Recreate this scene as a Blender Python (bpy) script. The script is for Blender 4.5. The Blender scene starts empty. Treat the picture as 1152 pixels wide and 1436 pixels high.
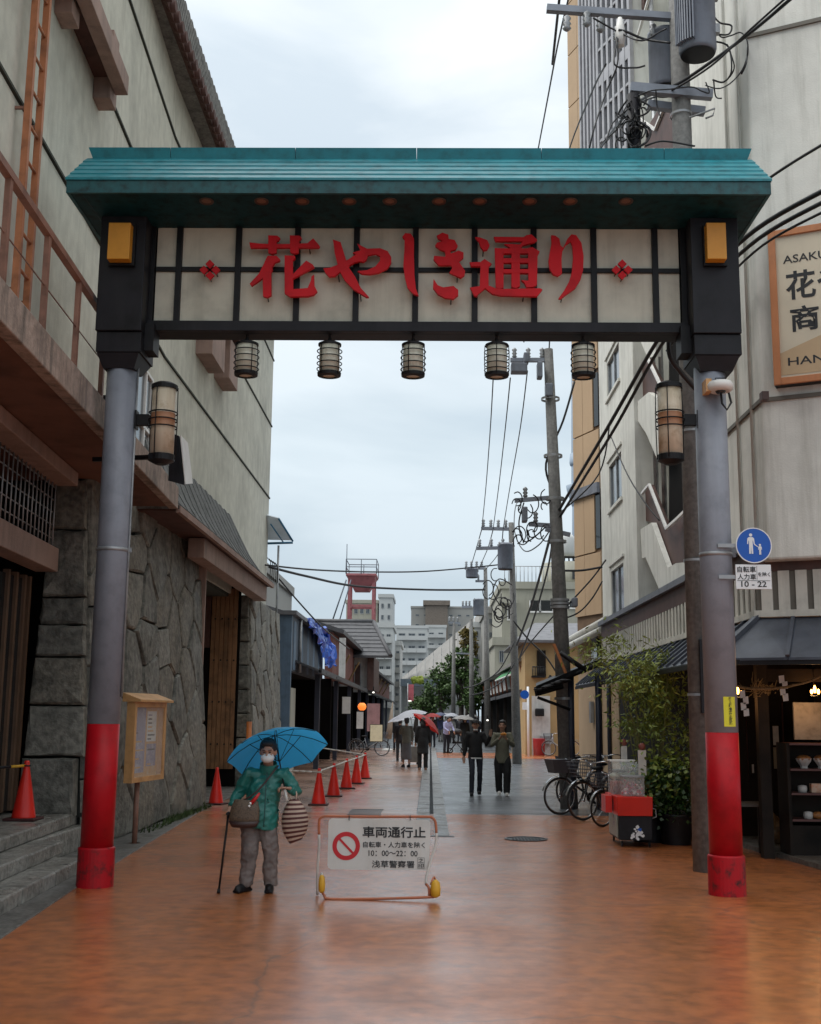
import bpy, bmesh, math, random
from mathutils import Vector, Matrix, Euler, noise
from math import sin, cos, pi, radians, sqrt, atan2
random.seed(7)
SC = bpy.context.scene
COL = SC.collection
# ------------------------------------------------------------ camera, sky, sun, exposure
W0, H0, F0 = 1152.0, 1436.0, 1635.0
CAMZ = 1.75
YAW, PITCH, ROLL = radians(1.05), radians(9.85), radians(0.60)
CR = Matrix.Rotation(YAW, 3, 'Z') @ Matrix.Rotation(pi/2 + PITCH, 3, 'X') @ Matrix.Rotation(ROLL, 3, 'Z')
cam = bpy.data.cameras.new('camera')
cam.sensor_width = 36.0
cam.sensor_fit = 'VERTICAL'
cam.sensor_height = 36.0
cam.lens = 36.0 * F0 / H0
cam.clip_start = 0.05
cam.clip_end = 3000
camo = bpy.data.objects.new('camera', cam)
camo.matrix_world = Matrix.Translation((0, 0, CAMZ)) @ CR.to_4x4()
COL.objects.link(camo)
SC.camera = camo

world = bpy.data.worlds.new('World')
SC.world = world
world.use_nodes = True
nt = world.node_tree
nt.nodes.clear()
SUN_EL, SUN_AZ = radians(52), radians(-95)
def wn(t, **k):
    n = nt.nodes.new(t)
    for a, b in k.items(): setattr(n, a, b)
    return n
def ramp_set(n, stops):
    e = n.color_ramp.elements
    while len(e) > 2: e.remove(e[-1])
    while len(e) < len(stops): e.new(0.5)
    for el, (p, c) in zip(e, stops):
        el.position = p; el.color = (*c, 1)
sky = wn('ShaderNodeTexSky', sky_type='NISHITA', sun_disc=False)
sky.sun_elevation = SUN_EL; sky.sun_rotation = SUN_AZ; sky.air_density = 1.5; sky.dust_density = 3
tc = wn('ShaderNodeTexCoord')
sep = wn('ShaderNodeSeparateXYZ')
nt.links.new(tc.outputs['Generated'], sep.inputs[0])
grad = wn('ShaderNodeValToRGB')
ramp_set(grad, [(0.0, (3.7, 4.5, 5.1)), (0.10, (3.9, 4.6, 5.2)), (0.22, (4.5, 5.2, 5.7)), (0.36, (5.2, 5.75, 6.15)), (0.55, (6.3, 6.75, 7.0)), (1.0, (14.5, 14.7, 14.6))])
nt.links.new(sep.outputs['Z'], grad.inputs[0])
mp = wn('ShaderNodeMapping'); mp.inputs['Scale'].default_value = (1.6, 1.6, 4.6)
nt.links.new(tc.outputs['Generated'], mp.inputs[0])
cn = wn('ShaderNodeTexNoise'); cn.inputs['Scale'].default_value = 2.1; cn.inputs['Detail'].default_value = 6; cn.inputs['Roughness'].default_value = 0.5; cn.inputs['Distortion'].default_value = 0.3
nt.links.new(mp.outputs[0], cn.inputs['Vector'])
cr = wn('ShaderNodeValToRGB'); ramp_set(cr, [(0.32, (0.80, 0.84, 0.88)), (0.5, (1.0, 1.0, 1.0)), (0.64, (1.16, 1.13, 1.11))])
nt.links.new(cn.outputs['Fac'], cr.inputs[0])
mul = wn('ShaderNodeMix', data_type='RGBA', blend_type='MULTIPLY'); mul.inputs['Factor'].default_value = 1.0
nt.links.new(grad.outputs[0], mul.inputs['A']); nt.links.new(cr.outputs[0], mul.inputs['B'])
mx = wn('ShaderNodeMix', data_type='RGBA'); mx.inputs['Factor'].default_value = 0.9
nt.links.new(sky.outputs[0], mx.inputs['A']); nt.links.new(mul.outputs['Result'], mx.inputs['B'])
bg = wn('ShaderNodeBackground'); bg.inputs['Strength'].default_value = 0.12
nt.links.new(mx.outputs['Result'], bg.inputs['Color'])
wo = wn('ShaderNodeOutputWorld'); nt.links.new(bg.outputs[0], wo.inputs['Surface'])

sund = bpy.data.lights.new('sun', 'SUN'); sund.energy = 1.5; sund.angle = radians(40); sund.color = (1.0, 0.98, 0.95)
suno = bpy.data.objects.new('sun', sund); COL.objects.link(suno)
suno.rotation_euler = Vector((cos(SUN_EL)*sin(SUN_AZ), cos(SUN_EL)*cos(SUN_AZ), sin(SUN_EL))).to_track_quat('Z', 'Y').to_euler()
vs = SC.view_settings
SC.display_settings.display_device = 'sRGB'
vs.view_transform = 'Standard'; vs.look = 'None'; vs.gamma = 1; vs.exposure = 0.42; vs.use_curve_mapping = False

# ------------------------------------------------------------ measuring: where a sight line meets a real plane
CO = Vector((0, 0, CAMZ))
def ray(u, v): return CR @ Vector(((u - W0/2)/F0, -(v - H0/2)/F0, -1.0))
def onY(u, v, Y): d = ray(u, v); return CO + d*(Y/d.y)
def onX(u, v, X): d = ray(u, v); return CO + d*(X/d.x)
def onZ(u, v, Z=0.0): d = ray(u, v); return CO + d*((Z-CAMZ)/d.z)
def onP(u, v, p, n): d = ray(u, v); return CO + d*((Vector(p)-CO).dot(n)/d.dot(n))

# ------------------------------------------------------------ materials
MATS = {}
def mat(name, c, rough=0.6, metal=0.0, var=0.12, scale=3.0, bump=0.0, bscale=40.0, c2=None, streak=0.0, streakc=(0.03, 0.03, 0.028), emit=None, estr=0, alpha=1.0, trans=0.0, wet=0.0, coat=0.0, coatr=0.1, rvar=0.0, spec=0.5, mottle=0.0, crack=0.0):
    if name in MATS: return MATS[name]
    m = bpy.data.materials.new(name); m.use_nodes = True
    t = m.node_tree; N = t.nodes; L = t.links
    b = N['Principled BSDF']
    b.inputs['Roughness'].default_value = rough; b.inputs['Metallic'].default_value = metal
    b.inputs['Specular IOR Level'].default_value = spec
    co = N.new('ShaderNodeTexCoord').outputs['Object']
    geo = N.new('ShaderNodeNewGeometry').outputs['Position']
    nz = N.new('ShaderNodeTexNoise'); nz.inputs['Scale'].default_value = scale; nz.inputs['Detail'].default_value = 6; nz.inputs['Roughness'].default_value = 0.62
    L.new(geo, nz.inputs['Vector'])
    rp = N.new('ShaderNodeValToRGB')
    ca = c; cb = c2 or tuple(x*(1-var*2.2) for x in c); cc = c if c2 else tuple(min(1, x*(1+var)) for x in c)
    ramp_set(rp, [(0.32, cb), (0.5, ca), (0.68, cc)])
    L.new(nz.outputs['Fac'], rp.inputs[0])
    out = rp.outputs[0]
    if mottle:
        n3 = N.new('ShaderNodeTexNoise'); n3.inputs['Scale'].default_value = scale*6; n3.inputs['Detail'].default_value = 5
        L.new(geo, n3.inputs['Vector'])
        r3 = N.new('ShaderNodeValToRGB'); ramp_set(r3, [(0.35, (1-mottle,)*3), (0.65, (1+mottle*0.4,)*3)])
        L.new(n3.outputs['Fac'], r3.inputs[0])
        mm = N.new('ShaderNodeMix'); mm.data_type = 'RGBA'; mm.blend_type = 'MULTIPLY'; mm.inputs['Factor'].default_value = 1
        L.new(out, mm.inputs['A']); L.new(r3.outputs[0], mm.inputs['B']); out = mm.outputs['Result']
    if streak:
        mp_ = N.new('ShaderNodeMapping'); mp_.inputs['Scale'].default_value = (2.2, 2.2, 0.16)
        L.new(geo, mp_.inputs[0])
        n2 = N.new('ShaderNodeTexNoise'); n2.inputs['Scale'].default_value = 2.4; n2.inputs['Detail'].default_value = 7; n2.inputs['Roughness'].default_value = 0.7
        L.new(mp_.outputs[0], n2.inputs['Vector'])
        r2 = N.new('ShaderNodeValToRGB'); ramp_set(r2, [(0.48, (0, 0, 0)), (0.75, (streak,)*3)])
        L.new(n2.outputs['Fac'], r2.inputs[0])
        ms = N.new('ShaderNodeMix'); ms.data_type = 'RGBA'
        L.new(r2.outputs[0], ms.inputs['Factor']); L.new(out, ms.inputs['A']); ms.inputs['B'].default_value = (*streakc, 1); out = ms.outputs['Result']
    if crack:
        nd = N.new('ShaderNodeTexNoise'); nd.inputs['Scale'].default_value = 0.8; nd.inputs['Detail'].default_value = 6; L.new(geo, nd.inputs['Vector'])
        av = N.new('ShaderNodeVectorMath'); av.operation = 'MULTIPLY_ADD'; L.new(nd.outputs['Color'], av.inputs[0]); av.inputs[1].default_value = (1.6, 1.6, 0); L.new(geo, av.inputs[2])
        vo = N.new('ShaderNodeTexVoronoi'); vo.feature = 'DISTANCE_TO_EDGE'; vo.inputs['Scale'].default_value = crack; L.new(av.outputs[0], vo.inputs['Vector'])
        rv = N.new('ShaderNodeValToRGB'); ramp_set(rv, [(0.0, (0.55,)*3), (0.006, (0.0,)*3)]); L.new(vo.outputs['Distance'], rv.inputs[0])
        mc = N.new('ShaderNodeMix'); mc.data_type = 'RGBA'; L.new(rv.outputs[0], mc.inputs['Factor']); L.new(out, mc.inputs['A']); mc.inputs['B'].default_value = (0.13, 0.07, 0.04, 1); out = mc.outputs['Result']
    L.new(out, b.inputs['Base Color'])
    if rvar:
        n4 = N.new('ShaderNodeTexNoise'); n4.inputs['Scale'].default_value = scale*0.7; n4.inputs['Detail'].default_value = 5
        L.new(geo, n4.inputs['Vector'])
        mr = N.new('ShaderNodeMapRange'); mr.inputs[1].default_value = 0.35; mr.inputs[2].default_value = 0.65
        mr.inputs[3].default_value = max(0.03, rough-rvar); mr.inputs[4].default_value = min(1, rough+rvar)
        L.new(n4.outputs['Fac'], mr.inputs[0]); L.new(mr.outputs[0], b.inputs['Roughness'])
    if bump:
        nb = N.new('ShaderNodeTexNoise'); nb.inputs['Scale'].default_value = bscale; nb.inputs['Detail'].default_value = 4
        L.new(geo, nb.inputs['Vector'])
        if coat:
            nw = N.new('ShaderNodeTexNoise'); nw.inputs['Scale'].default_value = 5.0; nw.inputs['Detail'].default_value = 5; nw.inputs['Roughness'].default_value = 0.7; L.new(geo, nw.inputs['Vector'])
            bw = N.new('ShaderNodeBump'); bw.inputs['Strength'].default_value = 0.22; bw.inputs['Distance'].default_value = 0.010; L.new(nw.outputs['Fac'], bw.inputs['Height'])
            ng = N.new('ShaderNodeTexNoise'); ng.inputs['Scale'].default_value = 75.0; ng.inputs['Detail'].default_value = 3; L.new(geo, ng.inputs['Vector'])
            bg_ = N.new('ShaderNodeBump'); bg_.inputs['Strength'].default_value = 0.45; bg_.inputs['Distance'].default_value = 0.004; L.new(ng.outputs['Fac'], bg_.inputs['Height']); L.new(bw.outputs[0], bg_.inputs['Normal']); L.new(bg_.outputs[0], b.inputs['Coat Normal'])
        bn = N.new('ShaderNodeBump'); bn.inputs['Strength'].default_value = min(1, bump); bn.inputs['Distance'].default_value = 0.02
        L.new(nb.outputs['Fac'], bn.inputs['Height']); L.new(bn.outputs[0], b.inputs['Normal'])
    if emit: b.inputs['Emission Color'].default_value = (*emit, 1); b.inputs['Emission Strength'].default_value = estr
    if trans: b.inputs['Transmission Weight'].default_value = trans
    if alpha < 1: b.inputs['Alpha'].default_value = alpha
    if coat:
        b.inputs['Coat Roughness'].default_value = coatr; b.inputs['Coat IOR'].default_value = 1.95
        n5 = N.new('ShaderNodeTexNoise'); n5.inputs['Scale'].default_value = 0.55; n5.inputs['Detail'].default_value = 7; n5.inputs['Roughness'].default_value = 0.6
        L.new(geo, n5.inputs['Vector'])
        m5 = N.new('ShaderNodeMapRange'); m5.inputs[1].default_value = 0.36; m5.inputs[2].default_value = 0.60; m5.inputs[3].default_value = coat*0.5; m5.inputs[4].default_value = coat
        L.new(n5.outputs['Fac'], m5.inputs[0]); L.new(m5.outputs[0], b.inputs['Coat Weight'])
    MATS[name] = m
    return m

# ------------------------------------------------------------ meshes and objects
WLOC = {}
class MB:
    def __init__(s): s.v = []; s.f = []; s.m = []; s.sm = []; s.cur = 0; s.smooth = False
    def face(s, idx, smooth=None):
        s.f.append(tuple(idx)); s.m.append(s.cur); s.sm.append(s.smooth if smooth is None else smooth)
    def add(s, verts, faces, smooth=None):
        o = len(s.v); s.v.extend([Vector(p) for p in verts])
        for f in faces: s.face([o+i for i in f], smooth)
    def box(s, c, d, rz=0.0, M=None):
        R = M if M is not None else Matrix.Rotation(rz, 3, 'Z')
        c = Vector(c); h = Vector(d)*0.5
        vs_ = [c + R @ Vector((x*h.x, y*h.y, z*h.z)) for z in (-1, 1) for y in (-1, 1) for x in (-1, 1)]
        s.add(vs_, [(0,2,3,1),(4,5,7,6),(0,1,5,4),(2,6,7,3),(0,4,6,2),(1,3,7,5)])
    def b2(s, p0, p1):
        p0 = Vector(p0); p1 = Vector(p1); s.box((p0+p1)/2, [abs(a) for a in (p1-p0)])
    def hexa(s, pts):   # 8 points: bottom 4 ccw, top 4 ccw
        s.add(pts, [(3,2,1,0),(4,5,6,7),(0,1,5,4),(1,2,6,5),(2,3,7,6),(3,0,4,7)])
    def bar(s, a, b, w, h=None, up=(0, 0, 1)):
        a = Vector(a); b = Vector(b); h = h or w; d = (b-a); L = d.length
        if L < 1e-6: return
        d.normalize(); up = Vector(up)
        if abs(d.dot(up)) > 0.98: up = Vector((1, 0, 0))
        x = d.cross(up).normalized(); z = x.cross(d).normalized()
        M = Matrix((x, d, z)).transposed()
        s.box((a+b)/2, (w, L, h), M=M)
    def tube(s, pts, r, n=8, cap=True, r2=None, smooth=True):
        pts = [Vector(p) for p in pts]; k = len(pts); o = len(s.v)
        up = Vector((0.13, 0.21, 0.97)); prevx = None
        for i, p in enumerate(pts):
            d = (pts[min(i+1, k-1)] - pts[max(i-1, 0)]).normalized()
            if prevx is None and isinstance(r, (list, tuple)) and isinstance(r[0], (list, tuple)) and abs(d.x) < .9:
                x = (Vector((1, 0, 0)) - d*d.x).normalized()
            elif prevx is None:
                if abs(d.dot(up)) > 0.95: up = Vector((1, 0, 0.1)).normalized()
                x = d.cross(up).normalized()
            else:
                x = (prevx - d*prevx.dot(d)).normalized()
            prevx = x; y = d.cross(x)
            rr = r[i] if isinstance(r, (list, tuple)) else (r if r2 is None else r + (r2-r)*i/(k-1))
            ra, rb = rr if isinstance(rr, (tuple, list)) else (rr, rr)
            for j in range(n):
                a = 2*pi*j/n; s.v.append(p + x*cos(a)*ra + y*sin(a)*rb)
        for i in range(k-1):
            for j in range(n):
                s.face([o+i*n+j, o+i*n+(j+1) % n, o+(i+1)*n+(j+1) % n, o+(i+1)*n+j], smooth)
        if cap:
            s.face([o+j for j in range(n)][::-1], False); s.face([o+(k-1)*n+j for j in range(n)], False)
    def lathe(s, prof, c=(0, 0, 0), n=16, M=None, smooth=True, cap=True, sx=1.0, sy=1.0):
        o = len(s.v); c = Vector(c); M = M or Matrix.Identity(3)
        for (r, z) in prof:
            for j in range(n):
                a = 2*pi*j/n; s.v.append(c + M @ Vector((r*cos(a)*sx, r*sin(a)*sy, z)))
        for i in range(len(prof)-1):
            for j in range(n):
                s.face([o+i*n+j, o+i*n+(j+1) % n, o+(i+1)*n+(j+1) % n, o+(i+1)*n+j], smooth)
        if cap:
            s.face([o+j for j in range(n)][::-1], False); s.face([o+(len(prof)-1)*n+j for j in range(n)], False)
    def ball(s, c, r, n=12, m=8, M=None, smooth=True):
        r = Vector((r, r, r)) if not hasattr(r, '__len__') else Vector(r)
        o = len(s.v); c = Vector(c); M = M or Matrix.Identity(3)
        s.v.append(c + M @ Vector((0, 0, -r.z)))
        for i in range(1, m):
            t = -pi/2 + pi*i/m
            for j in range(n):
                a = 2*pi*j/n; s.v.append(c + M @ Vector((r.x*cos(t)*cos(a), r.y*cos(t)*sin(a), r.z*sin(t))))
        s.v.append(c + M @ Vector((0, 0, r.z)))
        for j in range(n): s.face([o, o+1+(j+1) % n, o+1+j], smooth)
        for i in range(m-2):
            for j in range(n):
                a = o+1+i*n; s.face([a+j, a+(j+1) % n, a+n+(j+1) % n, a+n+j], smooth)
        e = o+1+(m-1)*n; a = o+1+(m-2)*n
        for j in range(n): s.face([a+j, a+(j+1) % n, e], smooth)
    def prism(s, poly, ext):   # planar polygon of 3D points pushed along ext
        poly = [Vector(p) for p in poly]; n = len(poly); ext = Vector(ext)
        nr = Vector((0, 0, 0))
        for i in range(n): nr += poly[i].cross(poly[(i+1) % n])
        if nr.dot(ext) > 0: poly = poly[::-1]
        o = len(s.v); s.v.extend(poly); s.v.extend([p+ext for p in poly])
        s.face(range(o, o+n), False); s.face(list(range(o+n, o+2*n))[::-1], False)
        for i in range(n): s.face([o+(i+1) % n, o+i, o+n+i, o+n+(i+1) % n], False)
    def ring(s, c, R, r, n=24, k=6, M=None, a0=0, a1=2*pi):
        M = M or Matrix.Identity(3); c = Vector(c); full = abs(a1-a0-2*pi) < 1e-4
        pts = [c + M @ Vector((R*cos(a0+(a1-a0)*i/n), R*sin(a0+(a1-a0)*i/n), 0)) for i in range(n + 1)]
        if full:
            o = len(s.v)
            for i in range(n):
                a = 2*pi*i/n
                for j in range(k):
                    b = 2*pi*j/k
                    s.v.append(c + M @ Vector(((R+r*cos(b))*cos(a), (R+r*cos(b))*sin(a), r*sin(b))))
            for i in range(n):
                for j in range(k):
                    s.face([o+i*k+j, o+((i+1) % n)*k+j, o+((i+1) % n)*k+(j+1) % k, o+i*k+(j+1) % k], True)
        else: s.tube(pts, r, k)
    def mesh(s, name, mats, off=None):
        me = bpy.data.meshes.new(name)
        vv = s.v if off is None else [p-off for p in s.v]
        me.from_pydata([tuple(p) for p in vv], [], s.f)
        for m in (mats if isinstance(mats, (list, tuple)) else [mats]): me.materials.append(m)
        me.polygons.foreach_set('material_index', s.m); me.polygons.foreach_set('use_smooth', s.sm)
        me.update(); return me
    def build(s, name, mats, parent=None, world=True, bevel=0.0, loc=None):
        """world=True: vertices are world coordinates. loc: origin of the object (top-level only)."""
        off = Vector((0, 0, 0))
        if parent is not None and world: off = WLOC[parent.name]
        if parent is None and loc is not None: off = Vector(loc)
        me = s.mesh(name, mats, off)
        o = bpy.data.objects.new(name, me); COL.objects.link(o)
        if parent is not None: o.parent = parent; WLOC[o.name] = WLOC[parent.name].copy()
        else: o.location = off; WLOC[o.name] = off.copy()
        if bevel:
            b = o.modifiers.new('bevel', 'BEVEL'); b.width = bevel; b.segments = 2; b.limit_method = 'ANGLE'
        return o
def tag(o, label=None, cat=None, group=None, kind=None):
    if label: o['label'] = label
    if cat: o['category'] = cat
    if group: o['group'] = group
    if kind: o['kind'] = kind
    return o
def thing(name, label, cat, loc=(0, 0, 0), rz=0.0, group=None):
    o = bpy.data.objects.new(name, None); COL.objects.link(o)
    o.location = loc; o.rotation_euler = (0, 0, rz); o.empty_display_size = 0.2
    WLOC[o.name] = Vector(loc); return tag(o, label, cat, group)
def structure(name, mb, m): return tag(mb.build(name, m), kind='structure')
KIDS = {}
def copy_tree(o, parent=None):
    c = o.copy(); COL.objects.link(c); c.parent = parent
    for ch in [x for x in o.children]: copy_tree(ch, c)
    return c
def dup(o, loc, rz=0.0, label=None, group=None, scale=None):
    c = copy_tree(o); c.location = loc; c.rotation_euler = (0, 0, rz)
    if label: c['label'] = label
    if group: c['group'] = group
    if scale: c.scale = (scale,)*3
    return c
def part(name, mesh, parent, loc=(0, 0, 0)):
    o = bpy.data.objects.new(name, mesh); COL.objects.link(o); o.parent = parent; o.location = loc
    WLOC[o.name] = WLOC.get(parent.name, Vector()) + Vector(loc); return o
def organic(mb, name, mats, parent, voxel=0.012, smooth=4, world=False):
    """melt overlapping lofts into one continuous skin"""
    tmp = bpy.data.objects.new('tmp', mb.mesh('tmp', mats)); COL.objects.link(tmp)
    r = tmp.modifiers.new('r', 'REMESH'); r.mode = 'VOXEL'; r.voxel_size = voxel; r.use_smooth_shade = True
    if smooth:
        q = tmp.modifiers.new('s', 'SMOOTH'); q.iterations = smooth; q.factor = 0.5
    dg = bpy.context.evaluated_depsgraph_get()
    me = bpy.data.meshes.new_from_object(tmp.evaluated_get(dg)); me.name = name
    bpy.data.objects.remove(tmp)
    me.materials.clear()
    for m in (mats if isinstance(mats, (list, tuple)) else [mats]): me.materials.append(m)
    me.polygons.foreach_set('use_smooth', [True]*len(me.polygons))
    o = bpy.data.objects.new(name, me); COL.objects.link(o); o.parent = parent
    if parent: WLOC[o.name] = WLOC[parent.name].copy()
    return o
def text_mesh(txt, size, m, bold=0.0, depth=0.002, spacing=1.0, lspace=1.0, align='LEFT', squeeze=1.0):
    c = bpy.data.curves.new('t', 'FONT'); c.body = txt; c.size = size; c.offset = bold; c.extrude = depth; c.space_character = spacing
    c.space_line = lspace; c.align_x = align; c.resolution_u = 3
    o = bpy.data.objects.new('t', c); COL.objects.link(o)
    dg = bpy.context.evaluated_depsgraph_get(); dg.update()
    me = bpy.data.meshes.new_from_object(o.evaluated_get(dg))
    bpy.data.objects.remove(o)
    me.materials.clear(); me.materials.append(m)
    if squeeze != 1.0:
        for v in me.vertices: v.co.x *= squeeze
    return me
def text_on(txt, size, m, name, parent, p, x, y, bold=0.0, depth=0.002, width=None, height=None, **k):
    """flat lettering at world point p (baseline left), x = writing direction, y = up"""
    me = text_mesh(txt, size, m, bold, depth, **k)
    x = Vector(x).normalized(); y = Vector(y).normalized(); z = x.cross(y)
    if width or height:
        xs = [v.co.x for v in me.vertices]; ys = [v.co.y for v in me.vertices]
        x0, x1, y0, y1 = min(xs), max(xs), min(ys), max(ys)
        sx = width/(x1-x0) if width else 1; sy = height/(y1-y0) if height else (sx if width else 1)
        if not width: sx = sy
        for v in me.vertices: v.co.x = (v.co.x-x0)*sx; v.co.y = (v.co.y-y0)*sy
    M = Matrix((x, y, z)).transposed(); off = WLOC[parent.name]
    for v in me.vertices: v.co = M @ v.co + Vector(p) - off
    me.name = name
    o = bpy.data.objects.new(name, me); COL.objects.link(o); o.parent = parent; WLOC[o.name] = off.copy(); return o
def clip(poly, p, n):
    out = []
    for i in range(len(poly)):
        a = poly[i]; b = poly[(i+1) % len(poly)]; da = (a-p).dot(n); db = (b-p).dot(n)
        if da <= 0: out.append(a)
        if da*db < 0: out.append(a + (b-a)*(da/(da-db)))
    return out
def voronoi(seeds, outline, gap):
    cells = []
    for i, s in enumerate(seeds):
        poly = [Vector(q) for q in outline]
        for j, q in enumerate(seeds):
            if i == j: continue
            d = q-s
            if d.length > 4: continue
            mid = (s+q)/2 - d.normalized()*gap*0.5
            poly = clip(poly, mid, d)
            if len(poly) < 3: break
        if len(poly) >= 3: cells.append(poly)
    return cells
def stone(poly3, n, depth, bev=0.03, rough=0.012):
    """irregular stone: outline on the wall plane, rounded edge, uneven face"""
    mb = MB(); k = len(poly3); n = Vector(n).normalized(); c = sum(poly3, Vector())/k
    dz = random.uniform(-0.02, 0.03)
    o = 0; rings = []
    lv = [(-0.06, 0.0), (depth*0.55+dz, 0.0), (depth+dz-0.008, bev*0.55), (depth+dz, bev*1.4)]
    for (h, ins) in lv:
        r = []
        for p in poly3:
            d = (c-p); L = d.length; q = p + d*(min(0.8, ins/max(L, 0.01))) + n*h
            if h > 0: q = q + Vector((random.uniform(-1, 1), random.uniform(-1, 1), random.uniform(-1, 1)))*rough
            r.append(q)
        rings.append(r)
    for r in rings: mb.v.extend(r)
    mb.v.append(c + n*(depth+dz+random.uniform(0, 0.03)))
    for i in range(len(lv)-1):
        for j in range(k): mb.face([i*k+j, i*k+(j+1) % k, (i+1)*k+(j+1) % k, (i+1)*k+j], False)
    e = (len(lv)-1)*k
    for j in range(k): mb.face([e+j, e+(j+1) % k, len(mb.v)-1], False)
    return mb
# ------------------------------------------------------------ palette
m_orange = mat('wet_orange_paving', (0.43, 0.135, 0.036), rough=0.5, scale=1.1, c2=(0.33, 0.108, 0.038), rvar=0.1, bump=0.3, bscale=140, mottle=0.3, spec=0.4, coat=1.0, coatr=0.15, crack=0.22)
m_pink = mat('wet_paving_sky_tint', (0.42, 0.24, 0.165), rough=0.4, scale=0.6, c2=(0.30, 0.15, 0.095), rvar=0.15, bump=0.2, bscale=110, mottle=0.2, spec=0.5, coat=1.0, coatr=0.15)  # orange paving again, with the sky's pale reflection put into its colour
m_asph = mat('wet_asphalt', (0.10, 0.112, 0.125), rough=0.42, scale=1.3, rvar=0.14, bump=0.35, bscale=150, mottle=0.25, coat=0.9, coatr=0.18)
m_asphp = mat('asphalt_patch', (0.065, 0.072, 0.082), rough=0.45, scale=1.3, rvar=0.12, bump=0.35, bscale=150, mottle=0.25, coat=0.7, coatr=0.2)
m_kerb = mat('kerb_stone', (0.13, 0.125, 0.115), rough=0.5, scale=4, mottle=0.4, bump=0.3, rvar=0.15)
m_kerb2 = mat('drain_slab', (0.17, 0.165, 0.155), rough=0.4, scale=5, mottle=0.35, bump=0.3, rvar=0.15)
m_blackiron = mat('wet_iron', (0.02, 0.02, 0.022), rough=0.4, metal=0.3, var=0.3)
m_post = mat('grey_post_paint', (0.24, 0.255, 0.295), rough=0.45, scale=5, var=0.08, streak=0.25, streakc=(0.12, 0.12, 0.13))
m_red = mat('red_post_paint', (0.42, 0.004, 0.010), rough=0.45, spec=0.25, scale=4, var=0.12, streak=0.35, streakc=(0.16, 0.004, 0.006))
m_redwear = mat('scuffed_red', (0.40, 0.005, 0.012), spec=0.25, rough=0.5, scale=9, c2=(0.05, 0.015, 0.015), streak=0.4)
m_black = mat('black_metal', (0.007, 0.0065, 0.008), rough=0.5, var=0.25, scale=6, spec=0.3)
m_blackb = mat('black_box_paint', (0.010, 0.0095, 0.013), rough=0.5, var=0.3, scale=3, streak=0.5, streakc=(0.024, 0.024, 0.027), spec=0.3)
m_yel = mat('amber_lamp_cover', (0.62, 0.27, 0.02), rough=0.4, var=0.05)
m_yeld = mat('amber_side', (0.22, 0.10, 0.012), rough=0.5)
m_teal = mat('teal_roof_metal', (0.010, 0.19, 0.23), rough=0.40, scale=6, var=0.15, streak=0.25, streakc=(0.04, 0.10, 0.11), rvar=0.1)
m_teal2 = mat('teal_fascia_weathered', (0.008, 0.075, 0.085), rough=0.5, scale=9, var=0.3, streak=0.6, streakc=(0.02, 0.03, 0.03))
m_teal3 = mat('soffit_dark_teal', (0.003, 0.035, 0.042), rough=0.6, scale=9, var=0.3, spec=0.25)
m_panel = mat('sign_panel_cream', (0.56, 0.54, 0.44), rough=0.5, scale=2.5, var=0.10, streak=0.45, streakc=(0.30, 0.285, 0.22))
m_letter = mat('red_letter_paint', (0.60, 0.010, 0.018), rough=0.55, var=0.10, spec=0.25)
m_lettere = mat('red_letter_edge', (0.16, 0.004, 0.008), rough=0.5)
m_lamp = mat('lantern_glass', (0.68, 0.66, 0.54), rough=0.35, var=0.08, scale=8, streak=0.4, streakc=(0.25, 0.22, 0.14))
m_lampw = mat('wall_lantern_glass', (0.62, 0.53, 0.40), rough=0.35, scale=7, c2=(0.42, 0.33, 0.22), streak=0.5, streakc=(0.30, 0.16, 0.07))
m_lampo = mat('lantern_orange_band', (0.42, 0.20, 0.10), rough=0.45, var=0.2)
m_copper = mat('downlight_rim', (0.10, 0.065, 0.05), rough=0.5, metal=0.3)
m_dlin = mat('downlight_inner', (0.20, 0.10, 0.06), rough=0.5)
m_steel = mat('galvanised', (0.32, 0.33, 0.34), rough=0.45, metal=0.5, var=0.2)
m_white = mat('white_plastic', (0.72, 0.71, 0.68), rough=0.45, var=0.06)
m_conc = mat('pole_concrete', (0.17, 0.168, 0.16), rough=0.75, scale=3, streak=0.5, bump=0.3, mottle=0.25)
m_cable = mat('cable_black', (0.012, 0.012, 0.014), rough=0.5)
m_trans = mat('transformer_grey', (0.17, 0.19, 0.23), rough=0.45, streak=0.4, var=0.1)
m_wallp = mat('plaster_greenish', (0.56, 0.555, 0.475), rough=0.85, scale=0.7, var=0.10, streak=0.55, streakc=(0.34, 0.33, 0.27), bump=0.25, bscale=60, mottle=0.10)
m_groove = mat('groove_dark', (0.045, 0.05, 0.04), rough=0.9)
m_stone = mat('ishigaki_stone', (0.185, 0.18, 0.155), rough=0.75, scale=1.6, c2=(0.09, 0.09, 0.078), bump=0.8, bscale=22, mottle=0.45, streak=0.35, streakc=(0.03, 0.032, 0.026), rvar=0.15)
m_stone2 = mat('ishigaki_stone_pale', (0.24, 0.23, 0.195), rough=0.75, scale=1.9, c2=(0.12, 0.117, 0.10), bump=0.8, bscale=22, mottle=0.4, streak=0.3, rvar=0.15)
m_stone3 = mat('ishigaki_stone_brown', (0.205, 0.188, 0.152), rough=0.75, scale=2.2, c2=(0.10, 0.095, 0.08), bump=0.8, bscale=22, mottle=0.4, streak=0.3, rvar=0.15)
m_joint = mat('stone_joint_dark', (0.016, 0.016, 0.014), rough=0.95)
m_step = mat('step_stone', (0.26, 0.25, 0.225), rough=0.45, scale=2.5, c2=(0.13, 0.127, 0.115), bump=0.6, bscale=30, mottle=0.4, rvar=0.2)
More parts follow.
